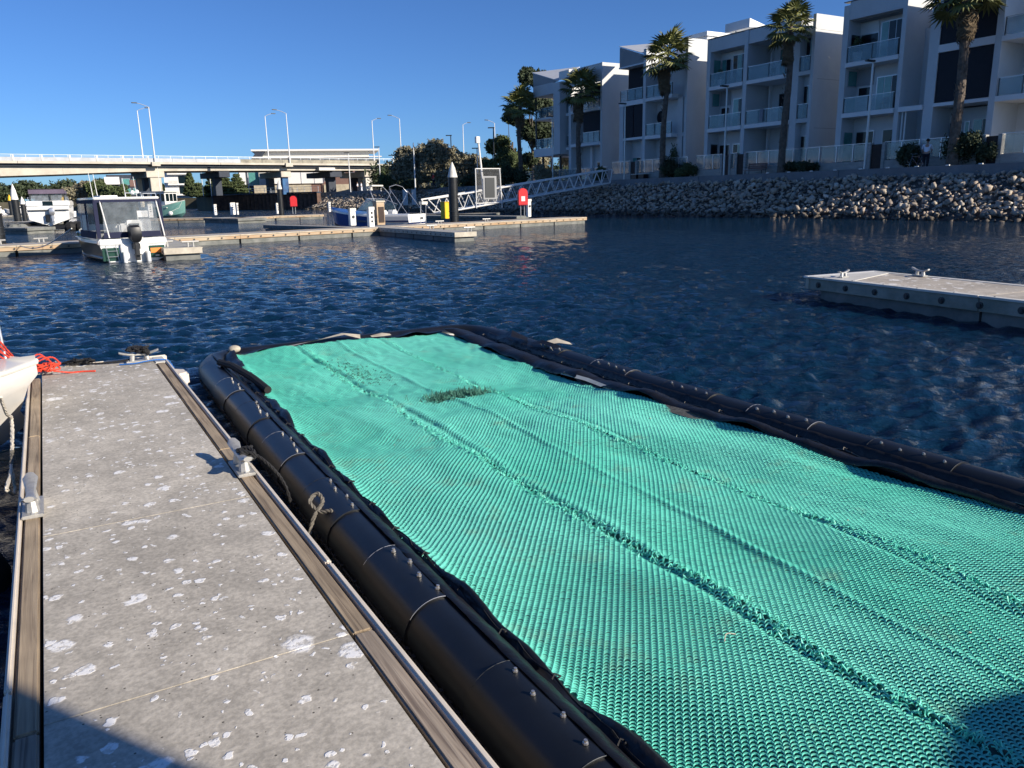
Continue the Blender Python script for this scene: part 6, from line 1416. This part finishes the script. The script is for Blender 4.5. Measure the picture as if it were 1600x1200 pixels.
# grey knotted rope on the pipe
c = L(1.09, 4.02, .22)
pts = [c + WV * -.16 + UV * -.06 + Vector((0, 0, -.26)), c + WV * -.09 + UV * -.04 + Vector((0, 0, -.12)), c + WV * -.03 + Vector((0, 0, .0)), c + WV * .03 + UV * .03 + Vector((0, 0, .06)), c + WV * .02 + UV * .09 + Vector((0, 0, .09)), c + WV * -.03 + UV * .07 + Vector((0, 0, .06)), c + Vector((0, 0, .02)), c + WV * .05 + UV * -.05 + Vector((0, 0, .03)), c + WV * .06 + UV * -.08 + Vector((0, 0, .0))]
rope('knotted_rope', 'frayed grey rope knotted to the left float pipe', pts, .012, M['rope_grey'], 'rope')

# ================================================================ SEAWEED PEN
pen = thing('net_pen', 'floating pen of black pipes covered by a green knitted net beside the near dock', 'pen', L(0, 0, 0), GRID)
M['hdpe'] = MAT('black_pipe', (.012, .014, .017), .38, var=.35, vs_=2.5, bump=.15, bs=6, bd=.01, spec=.5)
M['liner'] = MAT('black_liner', (.012, .012, .014), .42, var=.5, vs_=5, bump=.5, bs=12, bd=.02)
M['steelbolt'] = MAT('bolt_steel', (.62, .60, .56), .3, .8)
def wl(s): return 1.20 + .012 * max(0, s - 2) ** 1.3
def wr(s): return 4.60 + .012 * max(0, s - 4.5) ** 1.8
TR = .15; TZ = .12
Lp = [(wl(s), s) for s in np.arange(-1.0, 8.61, .4)]
RP = [(wr(s), s) for s in np.arange(8.4, -1.1, -.4)]
cor1 = [(wl(8.6) + .02, 8.78), (wl(8.6) + .10, 9.02), (wl(8.6) + .26, 9.18)]
cor2 = [(4.42, 9.21), (4.58, 9.12), (4.68, 8.95), (4.72, 8.7)]
Fp = [(w_, 9.21) for w_ in np.arange(1.75, 4.35, .37)]
def pipe(name, pts, r=TR, n=20): 
    return MB().path([(a, b, TZ) for a, b in pts], r, n).build(name, M['hdpe'], pen, smooth=True)
pipe('float_pipe', Lp); pipe('float_pipe', cor1 and [Lp[-1]] + cor1 + [Fp[0]]); pipe('float_pipe', Fp + [cor2[0]]); pipe('float_pipe', cor2 + [RP[0]]); pipe('float_pipe', RP)
bolt_me = MB().lathe([(.011, 0), (.011, .006), (.007, .008), (.007, .016)], 7).mesh('bolt_head')
def on_pipe(wf, s, th, r): return Vector((wf(s) + r * math.sin(th), s, TZ + r * math.cos(th)))
for wf, starts, th0 in ((wl, [-.9, .55, 1.62, 2.75, 3.85, 4.98, 6.0, 7.05], .10), (wr, [.4, 1.55, 2.55, 3.6, 4.6, 5.7, 6.9], -.30)):
    for k, s0 in enumerate(starts):
        ln = .58
        sl = MB().path([(wf(s0), s0, TZ), (wf(s0 + ln / 2), s0 + ln / 2, TZ), (wf(s0 + ln), s0 + ln, TZ)], TR + .007, 22).build('coupling_sleeve', M['hdpe'], pen, smooth=True)
        for yy in (s0, s0 + ln):
          wb_ = MB(); wb_.path([(wf(yy) + (TR + .006) * math.sin(a_ * .12 - .95), yy, TZ + (TR + .006) * math.cos(a_ * .12 - .95)) for a_ in range(15)], 0.0014, 4)
          wb_.build('weld_bead', M['alum'] if k % 2 else M['alum_dark'], pen)
        for j in range(4):
            sb = s0 + .07 + j * .145; th = th0 + .05 * ((j * 7 + k * 3) % 5 - 2)
            o = link('bolt', bolt_me, M['steelbolt'], pen, on_pipe(wf, sb, th, TR + .007)); o.rotation_euler = (0, th, 0); o.scale = (.9 if k % 3 else 1.1,) * 3
# underwater keel rope/fringe along the pipe
for wf, sg in ((wl, -1), (wr, 1)):
    mb = MB(); gg = random.Random(8)
    for k in range(150):
        s = -1.5 + k * .067; a_ = on_pipe(wf, s, sg * (1.75 + gg.uniform(-.08, .08)), TR + .008)
        mb.box(a_.x - .008, a_.x + .008, a_.y - .012, a_.y + .012, a_.z - .01, a_.z + .01)
    mb.path([tuple(on_pipe(wf, s, sg * 1.72, TR + .008)) for s in np.arange(-2, 8.5, .35)], .006, 4)
    tag(mb.build('lashing', M['rope_black'], pen), kind='stuff')
# hooks under the left pipe
for s in (3.1, 4.05, 1.9): MB().path([(wl(s) - .14, s, .08), (wl(s) - .24, s - .02, .0), (wl(s) - .22, s - .1, -.05)], .02, 5).build('bracket', M['rubber'], pen)
# net edge lines
def net_l(s):
    return np.interp(s, [0, 1.9, 2.7, 3.7, 5.6, 7.3, 8.9, 9.2], [1.40, 1.385, 1.37, 1.385, 1.44, 1.53, 1.60, 1.62])
def net_r(s):
    return np.interp(s, [0, 2.05, 2.75, 3.75, 5.1, 7.3, 8.6, 9.2], [4.5, 4.42, 4.33, 4.27, 4.20, 4.24, 4.22, 4.1])
S_NET0, S_NET1 = -.6, 8.98
def net_z(w, s):
    w = np.asarray(w, float); s = np.asarray(s, float)
    z = .155 + .08 * np.clip((s - 7.3) / 1.6, 0, 1) ** 1.5
    z = z + .045 * vnoise(w * .9 + 5, s * .45 + 7, 21) + .060 * vnoise(w * 1.7 + s * .9, s * 1.3 - w * .9 + 30, 22) + .022 * vnoise(w * 5 + s * 1.2 + 9, s * 2.2 + 9, 23)
    z = z + .012 * vnoise(w * 11 + s * 2 + 3, s * 7 - w * 3 + 40, 26) * np.clip((s - 2.5) / 3, .15, 1) + .008 * vnoise(w * 22 + 1, s * 15 + 40, 27) * np.clip((s - 4) / 3, 0, 1)
    for c0, am, wd in ((2.37, -.010, .03), (2.42, .008, .04), (3.38, -.006, .02), (2.88, .009, .025)):
        cc = c0 + .05 * np.sin(s * .9 + c0) + .02 * np.sin(s * 2.7)
        z = z + am * np.exp(-((w - cc) / wd) ** 2) * (.6 + .8 * (vnoise(s * 1.1, s * 0 + c0, 25) + .5))
    z = z + .03 * np.exp(-((w - net_l(s)) / .06) ** 2) + .025 * np.exp(-((w - net_r(s)) / .09) ** 2)
    return z
# liner flaps between pipe and net
def flap(side, s0, s1, name='liner_flap'):
    ns = int((s1 - s0) / .05); nw = 7; gg = np.random.default_rng(3 + (side == 'r'))
    V = []
    for i in range(ns + 1):
        s = s0 + (s1 - s0) * i / ns
        if side == 'l': a, b = wl(s), float(net_l(s)) + .02; th = np.linspace(.25, 1.15, 4); base = [(a + (TR + .012) * math.sin(t), TZ + (TR + .012) * math.cos(t)) for t in th]
        else: a, b = wr(s), float(net_r(s)) - .02; th = np.linspace(-.75, -1.35, 4); base = [(a + (TR + .012) * math.sin(t), TZ + (TR + .012) * math.cos(t)) for t in th]
        wob = .02 * math.sin(s * 5.2) + .014 * math.sin(s * 11.3 + 1) + .02 * (vnoise(np.array([s * 2.3]), np.array([3.0]), 31)[0])
        zn = float(net_z(b, s)) + .018
        x3, z3 = base[-1]
        row = base + [(x3 + (b - x3) * q, z3 + (zn - z3) * q + (.045 * math.sin(q * math.pi) * (1 if side == 'r' else .5)) + wob * (q + .2)) for q in (.33, .66, 1.0)]
        V += [(x, s + .01 * math.sin(j * 2 + s * 9), z + float(gg.normal()) * .0025) for j, (x, z) in enumerate(row)]
    V = np.array(V); n = 7; i, j = np.meshgrid(np.arange(ns), np.arange(n - 1), indexing='ij'); k = (i * n + j).ravel()
    F = np.stack([k, k + 1, k + n + 1, k + n], -1)
    o = link(name, np_mesh(name, V, F, True), M['liner'], pen); sm = o.modifiers.new('th', 'SOLIDIFY'); sm.thickness = .004
flap('l', -1.2, 8.95); flap('r', -1.2, 8.9)
V = []; ns = 60
for i in range(ns + 1):
    w_ = 1.58 + (4.25 - 1.58) * i / ns
    wob = .018 * math.sin(w_ * 7) + .012 * math.sin(w_ * 17)
    V += [(w_, 9.21 - .06, .262), (w_, 9.08, .235 + wob * .3), (w_, 9.02 + .01 * math.sin(w_ * 9), .245 + wob * .6), (w_, 8.96 + .03 * math.sin(w_ * 6), .245 + wob)]
V = np.array(V); i, j = np.meshgrid(np.arange(ns), np.arange(3), indexing='ij'); k = (i * 4 + j).ravel()
link('liner_flap', np_mesh('liner_flap', V, np.stack([k, k + 1, k + 5, k + 4], -1), True), M['liner'], pen)
# pale torn liner scraps
M['scrap'] = MAT('pale_liner_scrap', (.52, .46, .36), .8, var=.35, vs_=8)
def scrap(pts, nm='liner_scrap', mat='scrap', th=.004):
    k = len(pts) // 2
    mb = MB().loft([pts[:k], pts[k:]]); mb.build(nm, M[mat], pen, smooth=True)
scrap([(2.2, 9.08, .25), (2.5, 9.06, .27), (2.9, 9.06, .34), (3.12, 9.05, .30), (2.2, 8.98, .25), (2.5, 8.95, .30), (2.9, 8.97, .33), (3.1, 8.99, .26)])
scrap([(3.25, 9.06, .27), (3.4, 9.06, .29), (3.5, 9.05, .27), (3.25, 9.0, .26), (3.4, 8.98, .26), (3.5, 9.0, .26)])
scrap([(4.24, 6.3, .20), (4.24, 5.9, .21), (4.22, 5.5, .2), (4.19, 6.3, .18), (4.20, 5.9, .19), (4.19, 5.5, .18)], mat='offwhite')
scrap([(4.2, 4.9, .2), (4.22, 4.6, .21), (4.25, 4.3, .2), (4.14, 4.9, .17), (4.15, 4.6, .18), (4.18, 4.3, .17)], mat='rope_grey')
scrap([(4.55, 7.5, .27), (4.62, 7.3, .33), (4.7, 7.05, .29), (4.5, 7.45, .26), (4.56, 7.25, .30), (4.66, 7.0, .27)], mat='liner'); scrap([(4.5, 8.1, .27), (4.58, 7.9, .36), (4.7, 7.75, .28), (4.42, 8.0, .25), (4.5, 7.8, .31), (4.62, 7.65, .27)], mat='liner')
scrap([(4.62, 7.3, .30), (4.74, 7.2, .35), (4.86, 7.12, .30), (4.6, 7.22, .29), (4.72, 7.12, .31), (4.84, 7.04, .29)])
MB().ball((1.66, 9.10, .28), .07, 8, .6).build('float_button', M['scrap'], pen, smooth=True)
MB().loft([[(wl(8.2) - .12, 8.28, .14), (wl(8.2) - .05, 8.32, .24), (wl(8.2) + .03, 8.30, .29)], [(wl(8.1) - .14, 8.14, .10), (wl(8.1) - .06, 8.16, .22), (wl(8.1) + .02, 8.2, .275)]]).build('strap', M['offwhite'], pen, smooth=True)
MB().path([(wl(8.2) + .03, 8.3, .30), (wl(8.0) + .10, 8.0, .31), (wl(7.5) + .20, 7.5, .27), (wl(7.1) + .25, 7.1, .23)], .035, 8).build('strap', M['rubber'], pen, smooth=True)
# lacing cord along both flaps
for side, wf, c in (('l', lambda s: wl(s) + .155, 'rope_black'), ('r', lambda s: wr(s) - .165, 'rope_grey')):
    mb = MB(); gg = random.Random(6)
    pts = [(wf(s) + gg.uniform(-.006, .006), s, (.215 if side == 'l' else .185) + gg.uniform(-.004, .006) + .008 * math.sin(s * 22)) for s in np.arange(-1, 8.7, .055)]
    mb.path(pts, .0045, 4)
    for k in range(0, len(pts), 7):
        x, y, z = pts[k]; mb.path([(x - .02, y, z + .004), (x, y + .012, z + .014), (x + .02, y, z + .004), (x, y - .012, z + .012)], .004, 4)
    tag(mb.build('lacing_cord', M[c], pen), kind='stuff')

# the knitted net itself: real loops over an added dark sheet holding the shade between them
def net_material(name, c1, c2, dirt):
    m = bpy.data.materials.new(name); m.use_nodes = True; n, l = nodes_of(m); b = n['Principled BSDF']; b.inputs['Roughness'].default_value = .46; b.inputs['Specular IOR Level'].default_value = .45
    tc = n.new('ShaderNodeTexCoord')
    nz = n.new('ShaderNodeTexNoise'); nz.inputs['Scale'].default_value = .9; nz.inputs['Detail'].default_value = 4; l.new(tc.outputs['Object'], nz.inputs[0])
    rp = n.new('ShaderNodeValToRGB'); rp.color_ramp.elements[0].position = .35; rp.color_ramp.elements[1].position = .65; rp.color_ramp.elements[0].color = (*c2, 1); rp.color_ramp.elements[1].color = (*c1, 1); l.new(nz.outputs[0], rp.inputs[0])
    n2 = n.new('ShaderNodeTexNoise'); n2.inputs['Scale'].default_value = 3.2; n2.inputs['Detail'].default_value = 7; n2.inputs['Roughness'].default_value = .7; l.new(tc.outputs['Object'], n2.inputs[0])
    mr = n.new('ShaderNodeMapRange'); mr.inputs[1].default_value = .56; mr.inputs[2].default_value = .74; mr.inputs[4].default_value = .55; l.new(n2.outputs[0], mr.inputs[0])
    mx = n.new('ShaderNodeMix'); mx.data_type = 'RGBA'; l.new(mr.outputs[0], mx.inputs[0]); l.new(rp.outputs[0], mx.inputs[6]); mx.inputs[7].default_value = (*dirt, 1)
    l.new(mx.outputs[2], b.inputs['Base Color']); return m
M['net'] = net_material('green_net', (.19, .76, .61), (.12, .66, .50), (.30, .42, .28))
M['gap_shade'] = net_material('green_gap_shade', (.003, .085, .07), (.002, .06, .05), (.03, .07, .055))  # dark teal stands for the shade seen between the loops
PITCH_X, PITCH_Y = .0255, .0204
LAT = R(-38)
def build_net():
    gg = np.random.default_rng(17)
    nx = int(12.5 / PITCH_X); ny = int(12.5 / PITCH_Y)
    I, J = np.meshgrid(np.arange(nx), np.arange(ny), indexing='ij')
    X = (I - nx / 2) * PITCH_X + (J % 2) * PITCH_X * .0; Y = (J - ny / 2) * PITCH_Y
    X = X.ravel(); Y = Y.ravel()
    # gentle warping so rows wander like a slack net
    cl, sl = math.cos(LAT), math.sin(LAT)
    cw = 2.9 + X * cl - Y * sl; cs = 4.2 + X * sl + Y * cl
    warpw = .10 * vnoise(cw * .7 + 3, cs * .5 + 4, 41); warps = .16 * vnoise(cw * .9 + 13, cs * .6 + 14, 42)
    cw = cw + warpw; cs = cs + warps
    seam1 = 2.36 + .03 * np.sin(cs * .9 + 1) + .02 * np.sin(cs * 3.1); seam2 = 3.37 + .03 * np.sin(cs * .8) + .015 * np.sin(cs * 3.7)
    g1 = .002 + .018 * (vnoise(cs * 1.3, cs * 0 + 2, 43) + .5) * np.clip((cs - .8) / 3, .4, 1); g2 = .001 + .012 * (vnoise(cs * 1.7, cs * 0 + 8, 44) + .2)
    keep = (cs > S_NET0) & (cs < S_NET1) & (cw > net_l(cs)) & (cw < net_r(cs)) & (np.abs(cw - seam1) > g1) & (np.abs(cw - seam2) > g2)
    hole = (((cw - 2.98) / .30) ** 2 + ((cs - 6.15) / .10) ** 2 < 1 + .5 * gg.normal(size=cw.shape))
    keep &= ~hole
    cw, cs = cw[keep], cs[keep]; n = len(cw)
    near1 = np.minimum(np.abs(cw - seam1[keep]), np.abs(cw - seam2[keep]))
    messy = np.exp(-(near1 / .018) ** 2)
    rot = LAT + gg.normal(size=n) * (.06 + .8 * messy); sc = 1 + gg.normal(size=n) * .05
    e = .006
    z0 = net_z(cw, cs) + gg.normal(size=n) * (.0006 + .005 * messy)
    dzw = (net_z(cw + e, cs) - net_z(cw - e, cs)) / (2 * e); dzs = (net_z(cw, cs + e) - net_z(cw, cs - e)) / (2 * e)
    ts = np.linspace(-.06 * math.pi, 1.06 * math.pi, 7); T = []
    for t in ts:
        for q, zz in ((.72, -.35), (.90, .12), (1.08, -.25)):
            T.append(((q + .08) * .52 * math.cos(t), (q - (.0 if q > .8 else .05)) * .84 * math.sin(t) - .22, zz * .8 + .20 * max(-.4, math.sin(t))))
    T = np.array(T); lx = T[:, 0] * PITCH_X * 1.06; ly = T[:, 1] * PITCH_Y * 1.10; lz = T[:, 2] * .0135
    rot = rot + .35 * vnoise(cw * .5, cs * .4, 47)
    c_, s_ = np.cos(rot)[:, None], np.sin(rot)[:, None]
    ox = (lx[None] * c_ - ly[None] * s_) * sc[:, None]; oy = (lx[None] * s_ + ly[None] * c_) * sc[:, None]
    VX = cw[:, None] + ox; VY = cs[:, None] + oy; VZ = z0[:, None] + lz[None] * sc[:, None] + ox * dzw[:, None] + oy * dzs[:, None]
    V = np.stack([VX, VY, VZ], -1).reshape(-1, 3)
    f = []
    for i in range(6):
        for j in range(2):
            a = i * 3 + j; f.append((a, a + 3, a + 4, a + 1))
    f = np.array(f); F = (f[None] + (np.arange(n) * 21)[:, None, None]).reshape(-1, 4)
    o = link('net_loops', np_mesh('net_loops', V, F, True), M['net'], pen); tag(o, kind='stuff')
    print('net loops', n, 'faces', len(F))
    # added dark sheet, coloured as the shade in the loop gaps
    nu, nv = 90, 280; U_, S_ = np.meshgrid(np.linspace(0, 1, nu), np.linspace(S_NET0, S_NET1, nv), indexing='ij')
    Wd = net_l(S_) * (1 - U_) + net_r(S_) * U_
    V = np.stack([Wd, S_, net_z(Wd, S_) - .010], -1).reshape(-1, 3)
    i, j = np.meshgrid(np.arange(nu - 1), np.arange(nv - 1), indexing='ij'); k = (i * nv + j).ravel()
    link('gap_shade_sheet', np_mesh('gap_shade_sheet', V, np.stack([k, k + nv, k + nv + 1, k + 1], -1), True), M['gap_shade'], pen)
    # frayed seam tufts and the ragged patch
    mb = MB(); r_ = random.Random(5)
    def tuft(w_, s, a, h):
        z = float(net_z(w_, s)); th = r_.uniform(0, 6.28)
        pts = [(w_ + a * t * math.cos(th) + r_.uniform(-.006, .006), s + a * t * math.sin(th) + r_.uniform(-.006, .006), z + .004 + h * math.sin(t * 3.1)) for t in (-1, -.5, 0, .5, 1)]
        mb.path(pts, .0028, 3, caps=False)
    for k in range(1500):
        s = r_.uniform(.3, 8.7)
        if r_.random() < .62: w_ = 2.36 + .03 * math.sin(s * .9 + 1) + .02 * math.sin(s * 3.1) + r_.gauss(0, .022)
        else: w_ = 3.37 + .03 * math.sin(s * .8) + .015 * math.sin(s * 3.7) + r_.gauss(0, .014)
        tuft(w_, s, r_.uniform(.01, .022), r_.uniform(.004, .018))
    o = mb.build('seam_threads', M['net'], pen); tag(o, kind='stuff')
    mb = MB()
    for k in range(420): tuft(2.98 + r_.gauss(0, .15), 6.15 + r_.gauss(0, .05) + .0, r_.uniform(.02, .05), r_.uniform(.01, .05))
    for k in range(120): tuft(2.55 + r_.gauss(0, .12), 7.6 + r_.gauss(0, .25), r_.uniform(.015, .03), r_.uniform(.005, .02))
    M['fray'] = MAT('frayed_green', (.10, .30, .22), .8, var=.6, vs_=14, col2=(.02, .08, .06)); tag(mb.build('frayed_threads', M['fray'], pen), kind='stuff')
build_net()
r_ = random.Random(12)
for i in range(7):   # bits of shell and dry weed on the net
    p = [(3.0, 1.55), (3.05, 1.46), (2.1, 2.0), (3.5, 2.5), (2.8, 3.4), (3.9, 4.6), (2.0, 5.2)][i]
    lab = ['pale shell fragment on the net right of the main seam, left of a close pair', 'brown shell fragment on the net right of the main seam, right of a close pair', 'pale thread of dry weed curled on the net left of the main seam', 'small pale chip on the net right of the second seam', 'small pale chip in the middle of the net', 'small pale chip near the right edge of the net', 'small pale chip near the far left of the net'][i]
    z = float(net_z(*p)) + .006
    if i == 2: rope('dry_weed', lab, [L(p[0], p[1], z), L(p[0] + .03, p[1] + .02, z + .015), L(p[0] + .07, p[1] + .01, z + .006)], .002, M['scrap'], 'weed', twist=False)
    else:
        t = thing('shell_chip', lab, 'shell', L(p[0], p[1], z), r_.uniform(0, 6), 'chips lying on the net'); v, f = RV[i]; link('chip', np_mesh('chip', v * np.array([.011, .008, .005]), f), M['scrap' if i != 1 else 'brown'], t)

# ================================================================ BOAT BOW AT THE LEFT EDGE
t = thing('moored_boat', 'white boat bow with a steel rail post at the left edge beside the near dock', 'boat', L(-4.42, 7.15, .0), GRID - R(90))
S = hull_secs(4.22, 2.3, .62, .25, .08, .16, .95, n=22)
S = [[(x, y, z) for x, y, z in s] for s in S]
M['nearhull'] = MAT('near_hull_gelcoat', (.66, .64, .60), .28, var=.10, vs_=2.2, coat=.4)
MB().loft(S).build('hull', M['nearhull'], t, smooth=True)
MB().path([s[0] for s in S], .022, 8).build('rub_rail', M['offwhite'], t, smooth=True); MB().path([s[8] for s in S], .022, 8).build('rub_rail', M['offwhite'], t, smooth=True)
MB().loft([[s[0], (0, s[0][1], s[0][2] + .05), s[8]] for s in S]).build('deck', M['nearhull'], t, smooth=True)
MB().loft([[(s[7][0] * 1.01, s[7][1], s[7][2] - .14), (s[6][0] * 1.03, s[6][1], s[6][2] - .02)] for s in S[:-2]]).build('strake', M['gel'], t, smooth=True)
MB().tube((-.25, 4.01, .66), (-.27, 3.985, 1.30), .013, .011, 8).build('rail_post', M['alum'], t, smooth=True); MB().lathe([(.03, 0), (.03, .02), (.016, .03)], 10, (-.25, 4.01, .66)).build('post_base', M['alum'], t)
MB().path([(-.27, 3.985, 1.30), (-.5, 3.4, 1.34), (-.62, 2.6, 1.36), (-.7, 1.6, 1.37)], .013, 8).build('bow_rail', M['alum'], t, smooth=True)
# white rope hanging from it
pts = [G(0, 626, .62), G(10, 640, .52), G(19, 655, .42), G(19, 690, .28), G(18, 712, .18), G(17, 735, .08)]
A0 = L(-.42, 6.0, .0)
def H(px, py, w): s, z = PW(px, py, w); return L(w, s, z)
rope('hanging_rope', 'white rope with a spliced eye hanging down beside the boat bow at the left edge', [H(0, 620, -.37), H(10, 645, -.37), H(18, 655, -.37), H(19, 690, -.37), H(19, 712, -.37)], .013, M['rope_white'])
rope('rope_splice', 'dark whipped section of the hanging rope above its eye', [H(19, 706, -.37), H(18, 730, -.37)], .016, M['rope_grey'])
rope('rope_eye', 'spliced white eye at the end of the hanging rope', [H(18, 726, -.37), H(16, 742, -.37), H(10, 763, -.37), H(14, 768, -.37), H(22, 772, -.37), H(24, 764, -.37), H(20, 745, -.37), H(18, 728, -.37)], .011, M['rope_white'])
# small grey tender hull lower left
t = thing('rubber_tender', 'dark grey inflatable tender nudging the left side of the near dock', 'boat', L(-.80, 1.0, 0), GRID)
M['hyp'] = MAT('grey_tender_tube', (.10, .10, .095), .6, var=.2, vs_=4)
MB().path([(.18, -2, .14), (.18, 2.0, .14), (.10, 2.5, .16), (-.35, 2.85, .2), (-.8, 2.5, .16), (-.88, 2.0, .14), (-.88, -2, .14)], .20, 14).build('tube', M['hyp'], t, smooth=True)
MB().prism([(.1, -2), (.1, 2.1), (-.35, 2.7), (-.8, 2.1), (-.8, -2)], -.02, .04).build('floor', M['black'], t)
MB().path([(.40, 1.9, .26), (.41, 1.2, .2), (.40, .5, .26)], .012, 5).build('grab_line', M['rope_black'], t)
t = thing('fender', 'dark round fender in the shade between the boat bow and the near dock', 'fender', L(-.55, 4.5, 0), GRID); MB().lathe([(.04, -.25), (.15, -.15), (.17, .1), (.12, .24), (.04, .30)], 12).build('body', M['rubber'], t, smooth=True)

# ================================================================ ADDED OUT OF VIEW TO CAST SHADOWS INTO IT
SD = Vector((math.sin(SUN_BEAR), math.cos(SUN_BEAR), 0)); SN = Vector((-SD.y, SD.x, 0))   # SN points to the far side of a shadow
edge = Vector((-1.1614, 1.9904, 0))
q = edge + SD * 5.5
t = thing('added_shade_hut', 'pale hut added unseen behind the viewer to cast shade across the lower left corner', 'hut', (q.x, q.y, 0), math.atan2(SD.y, SD.x))  # invented hut shape; its edge casts the shadow over the dock
BOX('wall', M['white'], t, .0, 2.6, -4.0, -.0, DZ, 3.5); BOX('roof', M['roofmetal'], t, -.0, 2.7, -4.1, -.0, 3.502, 3.6); BOX('float', M['pontoon'], t, -.1, 2.9, -4.4, .1, -.4, DZ - .002)
q = Vector((2.05, 1.74, 0)) + SD * 4.32
t = thing('added_shade_umbrella', 'round umbrella added unseen behind the viewer to cast shade on the lower right net', 'umbrella', (q.x, q.y, DZ), 0)  # invented umbrella shape; its disc casts the rounded shadow on the net
MB().lathe([(.66, 1.66), (.65, 1.70), (.46, 1.78), (.22, 1.83), (.02, 1.85)], 24).build('canopy', M['navy'], t, smooth=True); MB().tube((0, 0, 0), (0, 0, 1.8), .03).build('pole', M['alum'], t); MB().lathe([(.3, 0), (.3, .08), (.05, .12)], 12).build('foot', M['concrete_far'], t)
t = thing('added_pontoon', 'added concrete pontoon under the unseen umbrella behind the viewer', 'floating dock', (q.x, q.y, 0), GRID); BOX('deck_slab', M['deck_far'], t, -.3, 4, -3, .6, -.3, DZ - .003)
